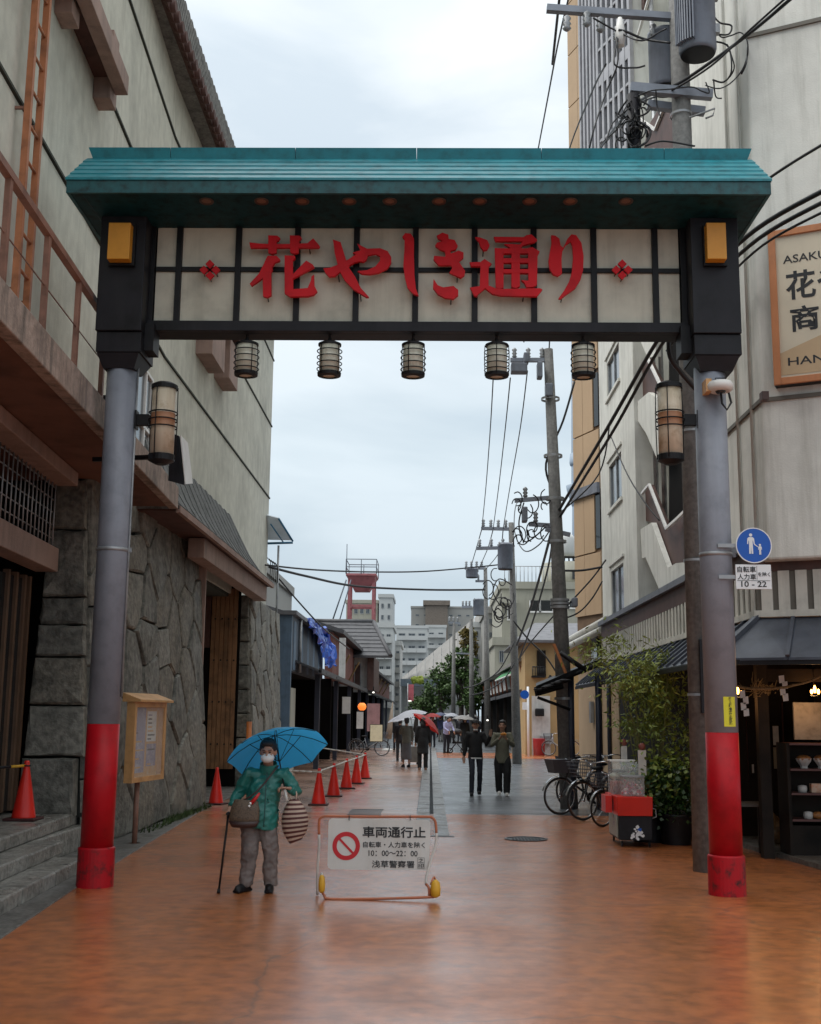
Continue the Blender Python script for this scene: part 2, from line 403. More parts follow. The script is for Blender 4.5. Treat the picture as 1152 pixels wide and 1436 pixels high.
m_pinkc = mat('pinkish_painted_concrete', (0.32, 0.215, 0.175), rough=0.75, scale=1.5, var=0.12, streak=0.6, streakc=(0.12, 0.085, 0.07), bump=0.2)
m_slabedge = mat('balcony_edge_stained', (0.34, 0.26, 0.215), rough=0.8, scale=2.2, var=0.2, streak=0.95, streakc=(0.05, 0.048, 0.04), bump=0.3, mottle=0.2)
m_soffit = mat('soffit_brown_red', (0.15, 0.065, 0.04), rough=0.8, scale=1.2, var=0.25)
m_ladder = mat('ladder_orange', (0.42, 0.16, 0.07), rough=0.55, var=0.2, scale=4, streak=0.4, streakc=(0.18, 0.06, 0.03))
m_rail = mat('rail_brown', (0.24, 0.12, 0.085), rough=0.55, var=0.2, scale=4, streak=0.3)
m_glassd = mat('dark_glass', (0.012, 0.014, 0.016), rough=0.08, spec=0.6, var=0.1)
m_glassb = mat('window_glass_blueish', (0.05, 0.065, 0.08), rough=0.12, spec=0.7, var=0.15)
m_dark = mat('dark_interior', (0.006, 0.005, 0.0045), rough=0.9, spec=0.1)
m_woodd = mat('old_wood_planks', (0.26, 0.13, 0.06), rough=0.75, scale=3, streak=0.7, streakc=(0.05, 0.03, 0.016), bump=0.3, var=0.2)
m_woodl = mat('pale_varnished_wood', (0.55, 0.30, 0.12), rough=0.45, var=0.12, scale=5)
m_woodk = mat('black_brown_wood', (0.016, 0.011, 0.008), rough=0.65, var=0.3, spec=0.2)
m_tileroof = mat('mossy_grey_roof', (0.13, 0.13, 0.125), rough=0.75, scale=2.5, c2=(0.055, 0.058, 0.05), streak=0.8, streakc=(0.025, 0.028, 0.02), bump=0.4, mottle=0.4)
m_tileg = mat('ribbed_eave_tile', (0.17, 0.165, 0.15), rough=0.7, scale=4, var=0.25, mottle=0.3)
m_eavebr = mat('eave_brown', (0.085, 0.038, 0.03), rough=0.8, var=0.2)
m_cone = mat('cone_red', (0.72, 0.022, 0.012), rough=0.4, var=0.06)
m_coneb = mat('cone_base', (0.05, 0.012, 0.012), rough=0.7, var=0.2)
m_barw = mat('bar_white', (0.6, 0.58, 0.54), rough=0.5)
m_bary = mat('bar_yellow', (0.62, 0.33, 0.02), rough=0.5)
m_paper = mat('paper_white', (0.6, 0.59, 0.56), rough=0.6)
m_posterb = mat('poster_violet', (0.20, 0.17, 0.28), rough=0.4, c2=(0.42, 0.40, 0.42), scale=7)
m_postero = mat('poster_orange', (0.55, 0.27, 0.05), rough=0.4, c2=(0.5, 0.40, 0.25), scale=6)
m_glass = mat('clear_glass', (0.9, 0.95, 0.95), rough=0.05, trans=0.0, alpha=0.16, var=0.0, spec=0.8)

def SMAT(i): return (m_stone, m_stone2, m_stone3, m_stone)[i % 4]

# ------------------------------------------------------------ ground: one sheet to the horizon, paving laid on it
def sheet(name, pts, z, m, div=0):
    mb = MB(); mb.add([(p[0], p[1], z) for p in pts], [tuple(range(len(pts)))]); return structure(name, mb, m)
g = MB(); g.add([(-1200, -300, -0.02), (1200, -300, -0.02), (1200, 2000, -0.02), (-1200, 2000, -0.02)], [(0, 1, 2, 3)])
structure('ground', g, m_asphp)
road_y0 = onZ(740, 1143).y; road_y1 = onZ(740, 1064).y
DX = 0.02   # the drain
sheet('pavement', [(-12, -3), (14, -3), (14, road_y0), (-12, road_y0)], 0.0, m_orange)
sheet('path', [(-4.6, road_y0), (DX-0.25, road_y0), (DX-0.25, 62), (-4.6, 62)], 0.0, m_pink)
sheet('road', [(DX+0.25, road_y0), (9, road_y0), (9, road_y1), (DX+0.25, road_y1)], -0.004, m_asph)
sheet('crossing_strip', [(DX+0.25, road_y1), (12, road_y1), (12, road_y1+7), (DX+0.25, road_y1+7)], 0.0, m_orange)
sheet('road_beyond', [(DX+0.25, road_y1+7), (6, road_y1+7), (6, 260), (DX+0.25, 260)], -0.004, m_asph)
sheet('path_beyond', [(-5, 62), (DX-0.25, 62), (-1.2, 260), (-6, 260)], -0.004, m_asph)
# darker repaired strip in the road
sheet('road_patch', [(0.9, road_y0+0.3), (6, road_y0+0.3), (6, road_y0+6), (0.9, road_y0+5)], 0.0, m_asphp)
# drain of grates and slabs down the middle
dr = MB(); ysl = onZ(617, 1172).y
slabm = MB(); slabm.box((0, 0, -0.018), (0.22, 0.97, 0.05)); slab_me = slabm.mesh('drain_slab', m_kerb2)
gr = MB()
gr.box((0, 0, -0.03), (0.012, 0.97, 0.05)); gr.box((0.055, 0, -0.02), (0.012, 0.97, 0.05)); gr.box((-0.055, 0, -0.02), (0.012, 0.97, 0.05))
for k in range(12): gr.box((0, -0.45+k*0.082, -0.02), (0.11, 0.02, 0.04))
grate_me = gr.mesh('drain_grate', m_blackiron)
drain = thing('street_drain', 'long narrow drain of iron grates between pale slabs running up the middle of the street', 'drain', (DX, ysl, 0))
gut = MB(); gut.b2((DX-0.25, ysl, -0.055), (DX+0.25, ysl+48, -0.04)); gut.build('gutter_bed', m_joint, drain)
for k in range(46):
    for sx in (-0.125, 0.185):
        o = part('slab', slab_me, drain, (sx - (0.0 if sx < 0 else 0.02), 0.5+k*1.0, random.uniform(-0.003, 0.003)))
    part('grate', grate_me, drain, (0.035, 0.5+k*1.0, 0))
eb = MB(); eb.b2((onZ(604, 1171).x, ysl-0.16, -0.015), (onZ(637, 1171).x, ysl-0.02, 0.006)); tag(eb.build('drain_end_grate', m_blackiron, loc=(0.1, ysl, 0)), 'short dark cross grate at the near end of the street drain', 'grate')
# manhole and rectangular grate
p = onZ(738, 1177)
mh = thing('manhole_cover', 'round dark iron manhole cover in the wet orange paving', 'manhole', p)
mb = MB(); mb.lathe([(0.0, 0.004), (0.27, 0.004)], p, 32, cap=False, smooth=False); mb.lathe([(0.275, 0.002), (0.275, 0.012), (0.31, 0.012), (0.31, 0.002)], p, 32, cap=False, smooth=False); mb.build('cover_ring', m_blackiron, mh)
mb = MB()
for a in range(-5, 6):
    for b in range(-5, 6):
        if a*a+b*b < 24: mb.box((p.x+a*0.047, p.y+b*0.047, 0.009), (0.026, 0.026, 0.007))
mb.build('tread_stud', m_blackiron, mh)
a, b = onZ(487, 1143), onZ(538, 1136)
mb = MB(); x0, x1, y0, y1 = a.x, b.x, a.y, b.y
for k in range(14): mb.b2((x0+(x1-x0)*k/14, y0, 0.002), (x0+(x1-x0)*(k+0.55)/14, y1, 0.012))
mb.b2((x0, y0-0.04, 0.002), (x1, y0, 0.013)); mb.b2((x0, y1, 0.002), (x1, y1+0.04, 0.013))
tag(mb.build('drain_grating', m_blackiron, loc=(a.x, a.y, 0)), 'rectangular dark drain grating in the paving behind the barrier sign', 'grating')

# ------------------------------------------------------------ the street gate
GY = 12.24
gate = thing('street_gate', 'large street gate with teal roof, cream sign with red characters and red-footed posts', 'gate', (-0.2, GY, 0))
def glb(mb, n, m, bevel=0.0, parent=None): return mb.build(n, m, parent or gate, bevel=bevel)
for (fx, zr, tz) in ((onZ(133, 1243).x, 1.62, 0), (onZ(1021, 1255).x, 1.60, 0)):
    tx = fx
    mb = MB(); mb.lathe([(0.166, 0.38), (0.166, zr)], (fx, GY, 0), 32); pr = glb(mb, 'post_red_section', m_red)
    mb = MB(); mb.lathe([(0.186, 0.0), (0.186, 0.375), (0.180, 0.385), (0.168, 0.392)], (fx, GY, 0), 32, smooth=False); mb.build('post_base_sleeve', m_redwear, gate)
    mb = MB(); mb.lathe([(0.166, zr+0.002), (0.166, 5.75)], (fx, GY, 0), 32); glb(mb, 'post', m_post)
    mb = MB(); mb.lathe([(0.172, 3.42), (0.172, 3.46)], (fx, GY, 0), 32); mb.box((fx+0.18, GY-0.02, 3.44), (0.05, 0.02, 0.05)); glb(mb, 'strap', m_steel)
# thin conduit up the inner side of the left post
cx = onZ(133, 1243).x
mb = MB(); mb.tube([(cx+0.175, GY-0.02, 1.9), (cx+0.175, GY-0.02, 5.6)], 0.012, 6); glb(mb, 'conduit', m_steel)
# corner boxes
BF = GY-0.27
for side in (-1, 1):
    x0, x1 = (onY(139, 305, BF).x+0.03, onY(206, 305, BF).x) if side < 0 else (onY(968, 305, BF).x, onY(1037, 305, BF).x-0.02)
    mb = MB(); mb.b2((x0, BF, 5.79), (x1, GY+0.36, 7.35)); glb(mb, 'corner_box', m_blackb, 0.008)
    mb = MB(); mb.b2((x0+0.01, BF+0.03, 5.56), (x1-0.0, GY+0.33, 5.785)); glb(mb, 'corner_box_foot', m_blackb, 0.006)
    c = (x0+x1)/2
    mb = MB(); w = (x1-x0)/2-0.02
    mb.hexa([(c-0.17, GY-0.17, 5.40), (c+0.17, GY-0.17, 5.40), (c+0.17, GY+0.17, 5.40), (c-0.17, GY+0.17, 5.40), (c-w, BF+0.04, 5.555), (c+w, BF+0.04, 5.555), (c+w, GY+0.32, 5.555), (c-w, GY+0.32, 5.555)]); glb(mb, 'capital', m_blackb)
    # inner bracket between box and beam
    xi = x1 if side < 0 else x0
    mb = MB(); mb.b2((xi+(-0.02 if side < 0 else -0.10), GY-0.1, 5.62), (xi+(0.10 if side < 0 else 0.02), GY+0.16, 5.93)); glb(mb, 'bracket', m_black)
    # amber lamp
    if side < 0: u0, u1 = 153, 181
    else: u0, u1 = 991, 1020
    a = onY(u0, 312, BF-0.16); b = onY(u1, 363, BF-0.16)
    lp = MB(); lp.b2((a.x, BF-0.16, b.z), (b.x, BF-0.0, a.z)); o = glb(lp, 'amber_lamp', m_yel, 0.006)
    mb = MB(); mb.b2((a.x-0.012, BF-0.05, b.z-0.03), (b.x+0.03, BF-0.002, a.z+0.02)); glb(mb, 'lamp_backplate', m_black)
# beam frame and panels
SY = GY+0.0
vx = [215, 251, 334, 417, 500, 583, 666, 749, 833, 919, 957]
X = [onY(u, 378, SY+0.02).x for u in vx]
zt = onY(583, 309, SY).z; zm = onY(583, 378, SY).z; zb = onY(583, 452, SY).z
zbot = onY(583, 466, SY).z
mb = MB(); mb.b2((X[0]-0.12, SY+0.06, zbot), (X[-1]+0.12, SY+0.30, zt+0.12)); glb(mb, 'sign_body', m_black)
mb = MB(); mb.b2((X[0]-0.10, SY-0.03, zbot), (X[-1]+0.10, SY+0.058, zb)); glb(mb, 'bottom_beam', m_blackb, 0.005)
mb = MB(); mb.b2((X[0]-0.10, SY-0.03, zt), (X[-1]+0.10, SY+0.058, zt+0.12)); glb(mb, 'top_beam', m_blackb)
for i, x in enumerate(X):
    wd = 0.032 if 0 < i < 10 else 0.05
    mb = MB(); xx = x + (-0.03 if i == 0 else 0.03 if i == 10 else 0)
    mb.b2((xx-wd, SY-0.006, zb+0.001), (xx+wd, SY+0.058, zt-0.001)); glb(mb, 'mullion', m_black)
for i in range(10):
    mb = MB(); mb.b2((X[i]+0.034, SY+0.0, zm-0.024), (X[i+1]-0.034, SY+0.055, zm+0.024)); glb(mb, 'cross_rail', m_black)
    for (a, b) in ((zb+0.002, zm-0.025), (zm+0.025, zt-0.002)):
        mb = MB(); mb.b2((X[i]+0.033, SY+0.035, a), (X[i+1]-0.033, SY+0.057, b)); glb(mb, 'panel', m_panel)
# big characters, brush strokes cut from board and held off the panels by pins
glyphs = {
 'hana': ((340, 320, 9.6), [
  [(95,190),(230,205),(350,212),(600,212),(750,208),(880,200),(955,135),(1045,240),(1030,262),(110,262)],
  [(350,95),(470,100),(510,130),(490,165),(465,170),(460,325),(400,345),(350,330)],
  [(640,95),(770,100),(800,130),(765,170),(755,325),(690,345),(645,320)],
  [(345,370),(460,370),(510,420),(500,440),(440,460),(395,530),(410,550),(390,590),(390,900),(335,930),(280,915),(275,670),(125,775),(100,745),(225,610),(290,480),(325,400)],
  [(570,365),(710,370),(715,400),(680,430),(685,820),(880,805),(925,700),(930,650),(965,625),(970,770),(1010,850),(960,895),(880,915),(640,920),(570,875)],
  [(675,625),(860,435),(945,485),(970,520),(880,570),(675,680)]]),
 'ya': ((450, 320, 7.68), [
  [(130,120),(215,150),(270,330),(310,430),(370,520),(430,640),(520,740),(490,742),(350,655),(260,560),(210,470),(180,380),(150,260),(140,170)],
  [(30,430),(100,425),(180,395),(300,335),(380,280),(345,262),(400,245),(430,240),(395,165),(440,190),(500,220),(640,215),(720,245),(760,310),(760,370),(720,430),(620,480),(530,495),(440,490),(395,460),(500,452),(590,410),(640,350),(640,300),(590,275),(510,290),(490,340),(460,362),(420,355),(370,365),(310,400),(215,465),(150,515),(90,520),(50,480)]]),
 'shi': ((450, 320, 7.68), [[(880,90),(910,52),(970,58),(1005,110),(1005,300),(1010,500),(1025,650),(1055,725),(1000,705),(935,640),(905,520),(890,400),(900,250),(905,120)]]),
 'ki': ((595, 315, 6.776), [
  [(120,105),(175,75),(230,95),(235,135),(290,145),(320,200),(300,235),(250,245),(255,275),(330,245),(375,265),(375,310),(330,350),(390,440),(385,480),(350,505),(240,455),(270,410),(255,385),(140,385),(90,330),(95,295),(200,305),(205,280),(195,250),(150,235),(105,200),(125,170),(180,155),(130,130)],
  [(90,515),(130,575),(180,595),(280,582),(325,620),(325,670),(280,705),(200,695),(130,660),(85,600)]]),
 'tori': ((655, 320, 10.47), [
  [(120,130),(180,130),(300,175),(335,250),(300,315),(245,325),(200,270),(180,200)],
  [(40,500),(200,495),(260,450),(365,520),(320,570),(320,840),(420,880),(560,890),(1075,880),(1110,900),(1030,1000),(500,990),(370,960),(270,880),(170,960),(150,1000),(110,990),(45,870),(190,850),(200,560),(60,555)],
  [(395,125),(830,130),(880,100),(950,90),(1035,170),(1000,200),(820,250),(800,300),(670,310),(550,230),(640,230),(780,240),(820,190),(420,190)],
  [(410,290),(540,296),(540,870),(480,885),(425,870)], [(655,280),(780,280),(780,850),(720,880),(655,860)],
  [(900,290),(960,275),(1070,340),(1040,400),(1030,830),(980,860),(880,870),(840,790),(800,760),(905,770)],
  [(530,295),(910,295),(910,368),(530,368)], [(530,440),(910,440),(910,505),(530,505)], [(530,600),(910,600),(910,655),(530,655)]]),
 'ri': ((755, 320, 8.23), [[(150,80),(200,85),(245,120),(260,200),(290,225),(340,120),(385,70),(440,80),(500,170),(525,320),(520,480),(490,590),(430,690),(330,760),(260,815),(235,810),(300,720),(360,610),(390,500),(405,330),(395,200),(375,150),(320,190),(280,260),(270,350),(275,520),(230,550),(170,530),(130,460),(120,370),(140,250),(155,170)]])}
LY = SY-0.11
lab = {'hana': 'red raised character 花', 'ya': 'red raised character や', 'shi': 'red raised character し', 'ki': 'red raised character き', 'tori': 'red raised character 通', 'ri': 'red raised character り'}
def board(mb, poly3, depth):   # board with a fine bevelled rim so the edge catches light
    mb.prism(poly3, (0, depth, 0))
for key, ((ox, oy, s), strokes) in glyphs.items():
    mb = MB()
    for i, st in enumerate(strokes):
        y = LY - 0.0015*i
        board(mb, [onY(ox+a/s, oy+b/s, y) for a, b in st], 0.045+0.0012*i)
    # pins
    allp = [q for st in strokes for q in st]
    xs = [ox+q[0]/s for q in allp]; ys = [oy+q[1]/s for q in allp]
    o = glb(mb, 'letter', m_letter); o['label'] = lab[key]
    pm = MB()
    for st in strokes[:4]:
        q = max(st, key=lambda t: t[1]); cxm = sum(t[0] for t in st)/len(st); cym = sum(t[1] for t in st)/len(st)
        a = onY(ox+(q[0]*0.7+cxm*0.3)/s, oy+(q[1]*0.93+cym*0.07)/s, LY+0.03)
        pm.tube([a, (a.x, SY+0.04, a.z-0.03)], 0.006, 6)
    pm.build('pin', m_black, o)
for (u, v) in ((873, 377.7), (294.5, 378)):
    mb = MB()
    for dx, dy in ((0, -8), (0, 8), (-8.3, 0.3), (8.3, 0.3)):
        h = 6.2; q = [(u+dx, v+dy-h), (u+dx+h, v+dy), (u+dx, v+dy+h), (u+dx-h, v+dy)]
        mb.prism([onY(a, b, LY+0.03) for a, b in q], (0, 0.03, 0))
    o = glb(mb, 'flower_emblem', m_letter); pm = MB()
    for dx, dy in ((0, 10), (-9, 3), (9, 3)):
        a = onY(u+dx, v+dy, LY+0.05); pm.tube([a, (a.x, SY+0.04, a.z-0.02)], 0.006, 6)
    pm.build('pin', m_black, o)
# roof
EY = GY-0.82; ey2 = GY+0.9
ex0, ex1 = onY(92, 250, EY).x, onY(1083, 250, EY).x
ze = onY(590, 250, EY).z; zf = onY(590, 271, EY+0.01).z
zr = onY(590, 222, GY-0.12).z; zr2 = onY(590, 208, GY-0.14).z
rx0, rx1 = onY(127, 222, GY).x, onY(1050, 222, GY).x
mb = MB(); NS = 5
for k in range(NS):       # overlapping metal courses, one object each
    for sgn in (-1, 1):
        t0, t1 = k/NS, (k+1)/NS
        yo = EY if sgn < 0 else ey2; yi = GY-0.12 if sgn < 0 else GY+0.2
        y0 = yo+(yi-yo)*t0; y1 = yo+(yi-yo)*t1 + (0.02 if sgn < 0 else -0.02)
        z0 = ze+(zr-ze)*t0; z1 = ze+(zr-ze)*t1
        xa0, xb0 = ex0+(rx0-ex0)*t0, ex1+(rx1-ex1)*t0; xa1, xb1 = ex0+(rx0-ex0)*t1, ex1+(rx1-ex1)*t1
        st = MB(); lip = 0.022
        ya, yb = (y0, y1) if sgn < 0 else (y1, y0)
        za, zb_ = (z0, z1-0.002) if sgn < 0 else (z1-0.002, z0)
        A0, B0, A1, B1 = (xa0, xb0, xa1, xb1) if sgn < 0 else (xa1, xb1, xa0, xb0)
        t = lip
        st.hexa([(A0, ya, za-t), (B0, ya, za-t), (B1, yb, zb_-t), (A1, yb, zb_-t), (A0, ya, za+0.006), (B0, ya, za+0.006), (B1, yb, zb_+0.006), (A1, yb, zb_+0.006)])
        glb(st, 'roof_course', m_teal)
# ridge cap: sections that butt at seams
seams = [125, 240, 415, 585, 760, 932, 1055]
for a, b in zip(seams, seams[1:]):
    xa = onY(a, 208, GY-0.14).x; xb = onY(b, 208, GY-0.14).x-0.006
    d0 = 0.045 if a == 125 else 0; d1 = 0.045 if b == 1055 else 0
    mb = MB(); mb.hexa([(xa+d0, GY-0.12, zr-0.01), (xb-d1, GY-0.12, zr-0.01), (xb-d1, GY+0.2, zr-0.01), (xa+d0, GY+0.2, zr-0.01), (xa, GY-0.15, zr2), (xb, GY-0.15, zr2), (xb, GY+0.23, zr2), (xa, GY+0.23, zr2)]); glb(mb, 'ridge_cap', m_teal)
# fascia boards
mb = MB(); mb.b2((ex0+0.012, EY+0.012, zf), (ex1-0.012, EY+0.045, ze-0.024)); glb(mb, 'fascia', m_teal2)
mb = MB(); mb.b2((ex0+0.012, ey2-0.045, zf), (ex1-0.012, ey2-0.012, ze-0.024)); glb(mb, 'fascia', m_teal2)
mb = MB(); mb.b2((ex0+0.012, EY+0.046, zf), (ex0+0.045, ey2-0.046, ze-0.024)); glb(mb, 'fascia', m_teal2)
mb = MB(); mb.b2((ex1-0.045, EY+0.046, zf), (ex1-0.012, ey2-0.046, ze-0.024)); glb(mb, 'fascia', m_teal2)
# gable ends
for x in (ex0, ex1):
    xr = rx0 if x == ex0 else rx1
    mb = MB(); mb.add([(x, EY+0.02, ze-0.02), (x, ey2-0.02, ze-0.02), (xr, GY+0.2, zr-0.02), (xr, GY-0.12, zr-0.02)], [(0, 1, 2, 3)]); glb(mb, 'gable', m_teal)
# hopper shaped soffit narrowing to the frame
ux0 = onY(116, 273, EY+0.06).x; ux1 = onY(1058, 273, EY+0.06).x
bx0 = onY(141, 307, BF).x; bx1 = onY(1036, 307, BF).x; zs0 = zf+0.004; zs1 = 7.22
sof = MB(); sy0 = EY+0.05; sy1 = ey2-0.05; by0 = BF-0.02; by1 = GY+0.38
o_ = [(ux0, sy0, zs0), (ux1, sy0, zs0), (ux1, sy1, zs0), (ux0, sy1, zs0)]; i_ = [(bx0-0.02, by0, zs1-0.13), (bx1+0.02, by0, zs1-0.13), (bx1+0.02, by1, zs1-0.13), (bx0-0.02, by1, zs1-0.13)]
sof.add(o_+i_, [(0, 1, 5, 4), (1, 2, 6, 5), (2, 3, 7, 6), (3, 0, 4, 7), (4, 5, 6, 7)])
fl = [(ex0+0.02, EY+0.02, zs0+0.002), (ex1-0.02, EY+0.02, zs0+0.002), (ex1-0.02, ey2-0.02, zs0+0.002), (ex0+0.02, ey2-0.02, zs0+0.002)]
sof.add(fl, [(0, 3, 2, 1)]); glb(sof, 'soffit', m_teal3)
for u in (290, 367, 424, 490, 547, 616, 673, 743, 800, 878):
    P0, P1, P2 = Vector((0, sy0, zs0)), Vector((1, sy0, zs0)), Vector((0, by0, zs1-0.13)); nn = (P1-P0).cross(P2-P0).normalized()
    if nn.z > 0: nn = -nn
    q = onP(u, 282, P0, nn) + nn*0.003
    M = nn.to_track_quat('Z', 'Y').to_matrix()
    mb = MB(); mb.lathe([(0.045, -0.006), (0.075, 0.008), (0.078, 0.0), (0.078, -0.004)], q, 16, M=M, cap=False); mb.cur = 1; mb.lathe([(0.0, -0.001), (0.05, -0.001)], q, 16, M=M, cap=False)
    glb(mb, 'downlight', [m_copper, m_dlin])
# side bracket stub and camera on posts come with their own things
# ------------------------------------------------------------ hanging lanterns
def make_hang():
    t = thing('hanging_lantern', '', 'lantern', (0, 0, 0), group='row of lanterns hanging under the gate sign')
    mb = MB(); mb.lathe([(0.112, -0.06), (0.112, -0.40)], n=24); mb.build('glass_shade', m_lamp, t)
    mb = MB(); mb.lathe([(0.02, 0.0), (0.02, -0.04), (0.085, -0.045), (0.128, -0.065), (0.128, -0.085), (0.11, -0.088)], n=24, smooth=False); mb.build('cap', m_black, t)
    mb = MB(); mb.lathe([(0.075, -0.44), (0.128, -0.43), (0.132, -0.395), (0.115, -0.39)], n=24, smooth=False, cap=False); mb.build('bottom_rim', m_black, t)
    mb = MB(); mb.lathe([(0.0, -0.425), (0.09, -0.425)], n=20, cap=False); mb.build('diffuser', m_lamp, t)
    for z in (-0.15, -0.22, -0.29, -0.355):
        mb = MB(); mb.ring((0, 0, z), 0.136, 0.006, 28, 6); mb.build('ring', m_black, t)
    mb = MB()
    for a in range(4):
        an = a*pi/2+0.6; mb.tube([(0.130*cos(an), 0.130*sin(an), -0.07), (0.136*cos(an), 0.136*sin(an), -0.2), (0.130*cos(an), 0.130*sin(an), -0.42)], 0.005, 5)
    mb.build('cage_wire', m_black, t)
    mb = MB(); mb.tube([(0, 0, 0.16), (0, 0, -0.03)], 0.016, 8); mb.build('hanger', m_black, t)
    return t
hl = make_hang()
hlab = ['ribbed hanging lantern under the gate, in front of the plaster building, leftmost of the row', 'ribbed hanging lantern second from the left under the gate sign', 'ribbed hanging lantern at the middle of the row under the し and き characters', 'ribbed hanging lantern fourth from the left, just left of the street pole top', 'ribbed hanging lantern rightmost of the row, in front of the tan tower']
for i, (u, lb) in enumerate(zip((347, 463, 580, 697, 818), hlab)):
    q = onY(u, 478, GY+0.12); q.z = zbot-0.035
    o = hl if i == 0 else dup(hl, q, 0.3*i)
    o.location = q; o['label'] = lb
# tall wall lanterns bracketed off the posts
def make_wall_lantern(sgn):
    t = thing('post_lantern', '', 'lantern', group='tall lanterns bracketed to the gate posts')
    mb = MB(); mb.lathe([(0.128, 0.04), (0.128, 0.78)], n=24); mb.build('glass_shade', m_lampw, t)
    mb = MB(); mb.lathe([(0.1295, 0.36), (0.1295, 0.50)], n=24, cap=False); mb.build('orange_band', m_lampo, t)
    mb = MB(); mb.lathe([(0.06, -0.06), (0.14, -0.02), (0.142, 0.045)], n=24, smooth=False); mb.build('bottom_cap', m_black, t)
    mb = MB(); mb.lathe([(0.142, 0.775), (0.142, 0.82), (0.10, 0.845)], n=24, smooth=False); mb.build('top_cap', m_black, t)
    for z in (0.35, 0.43, 0.51):
        mb = MB(); mb.ring((0, 0, z), 0.150, 0.008, 28, 6); mb.build('ring', m_black, t)
    mb = MB()
    for a in (-pi/2-0.35, 0.2, pi-0.2, pi/2): mb.tube([(0.143*cos(a), 0.143*sin(a), 0.0), (0.15*cos(a), 0.15*sin(a), 0.4), (0.143*cos(a), 0.143*sin(a), 0.8)], 0.006, 5)
    mb.build('cage_wire', m_black, t)
    mb = MB(); mb.box((sgn*0.22, 0, 0.43), (0.14, 0.07, 0.12)); mb.box((sgn*0.29, 0, 0.43), (0.02, 0.12, 0.2)); mb.build('bracket', m_black, t)
    return t
lw = make_wall_lantern(-1); q = onY(222, 640, GY); lw.location = (onZ(133, 1243).x+0.47, GY, q.z-0.03); lw['label'] = 'tall cylindrical lantern with orange band on the left gate post, before the plaster wall'
rw = make_wall_lantern(1); q = onY(944, 640, GY); rw.location = (onZ(1021, 1255).x-0.44, GY, q.z-0.03); rw['label'] = 'tall cylindrical lantern with orange band on the right gate post, before the concrete pole'
# light box beside the left lantern
t = thing('projecting_light_box', 'black box sign with white face hanging beside the left post lantern', 'light box', onY(250, 645, 13.2))
a = [onY(240, 607, 13.0), onY(235, 674, 13.0), onY(263, 680, 13.35), onY(249, 613, 13.35)]
P = lambda u, v, y: onY(u, v, y)
mb = MB(); mb.hexa([P(236,674,13.0), P(258,680,13.0), P(268,679,13.5), P(246,674,13.5), P(240,607,13.0), P(251,611,13.0), P(261,622,13.5), P(250,616,13.5)]); mb.build('case', m_blackb, t)
mb = MB(); f = [P(259,679,13.02), P(269,678,13.52), P(262,621,13.52), P(252,610,13.02)]; f = [q+Vector((0.004, 0, 0)) for q in f]; mb.prism(f, (0.012, 0, 0)); mb.build('white_face', m_white, t)
mb = MB(); mb.bar(P(236, 640, 13.2), (-4.0, 13.4, P(236, 640, 13.2).z), 0.05); mb.build('bracket', m_black, t)
# security sensor on the right post
rx = onZ(1021, 1255).x
q = onY(1010, 543, GY-0.28)
t = thing('post_camera', 'white round security camera with cable loop on the right gate post', 'camera', q)
mb = MB(); mb.lathe([(0.10, -0.05), (0.135, -0.03), (0.14, 0.02), (0.12, 0.05), (0.05, 0.062)], q, 20, sx=1.0, sy=1.1); mb.build('housing', m_white, t, bevel=0.0)
mb = MB(); mb.lathe([(0.0, -0.075), (0.045, -0.07), (0.06, -0.045)], q+Vector((0.0, -0.02, 0)), 14); mb.build('lens', m_glassd, t)
mb = MB(); mb.b2((q.x-0.15, q.y-0.02, q.z-0.05), (q.x-0.09, GY-0.1, q.z+0.09)); mb.build('mount', m_woodl, t)
mb = MB(); mb.tube([q+Vector((0.02, 0.05, -0.04)), q+Vector((0.02, 0.02, -0.17)), q+Vector((0.07, 0.02, -0.24)), q+Vector((0.12, 0.03, -0.16)), q+Vector((0.10, 0.06, -0.02))], 0.012, 6); mb.build('cable_loop', m_cable, t)
mb = MB(); mb.tube([q+Vector((-0.02, 0.1, 0.02)), q+Vector((-0.02, 0.1, 0.13)), q+Vector((0.1, 0.1, 0.13))], 0.006, 5); mb.build('antenna', m_black, t)
# yellow vertical sticker (print on curved post)
m_sy = mat('sticker_yellow', (0.62, 0.55, 0.02), rough=0.4); m_ink = mat('ink_black', (0.012, 0.012, 0.014), rough=0.5)
a0, a1 = radians(-95), radians(-48); z0 = onY(1022, 1019, GY-0.17).z; z1 = onY(1022, 977, GY-0.17).z
mb = MB()
for k in range(8):
    b0 = a0+(a1-a0)*k/8; b1 = a0+(a1-a0)*(k+1)/8
    mb.add([(rx+0.1685*cos(b0), GY+0.1685*sin(b0), z0), (rx+0.1685*cos(b1), GY+0.1685*sin(b1), z0), (rx+0.1685*cos(b1), GY+0.1685*sin(b1), z1), (rx+0.1685*cos(b0), GY+0.1685*sin(b0), z1)], [(0, 1, 2, 3)])
st = tag(mb.build('post_sticker', m_sy, loc=(rx, GY, z0)), 'vertical yellow sticker with black characters on the right gate post', 'sticker')
for k, ch in enumerate('路上喫煙禁止区域'):
    an = (a0+a1)/2+0.0; me = text_mesh(ch, 0.036, m_ink, 0.0009, 0.0); zc = z1-0.036-k*(z1-z0-0.012)/8.2
    x = Vector((-sin(an), cos(an), 0)); M = Matrix((x, (0, 0, 1), x.cross(Vector((0, 0, 1))))).transposed()
    for v in me.vertices: v.co = M @ (v.co-Vector((0.018, 0, 0))) + Vector((rx+0.1745*cos(an), GY+0.1745*sin(an), zc)) - WLOC[st.name]
    me.name = 'character'; o = bpy.data.objects.new('character', me); COL.objects.link(o); o.parent = st
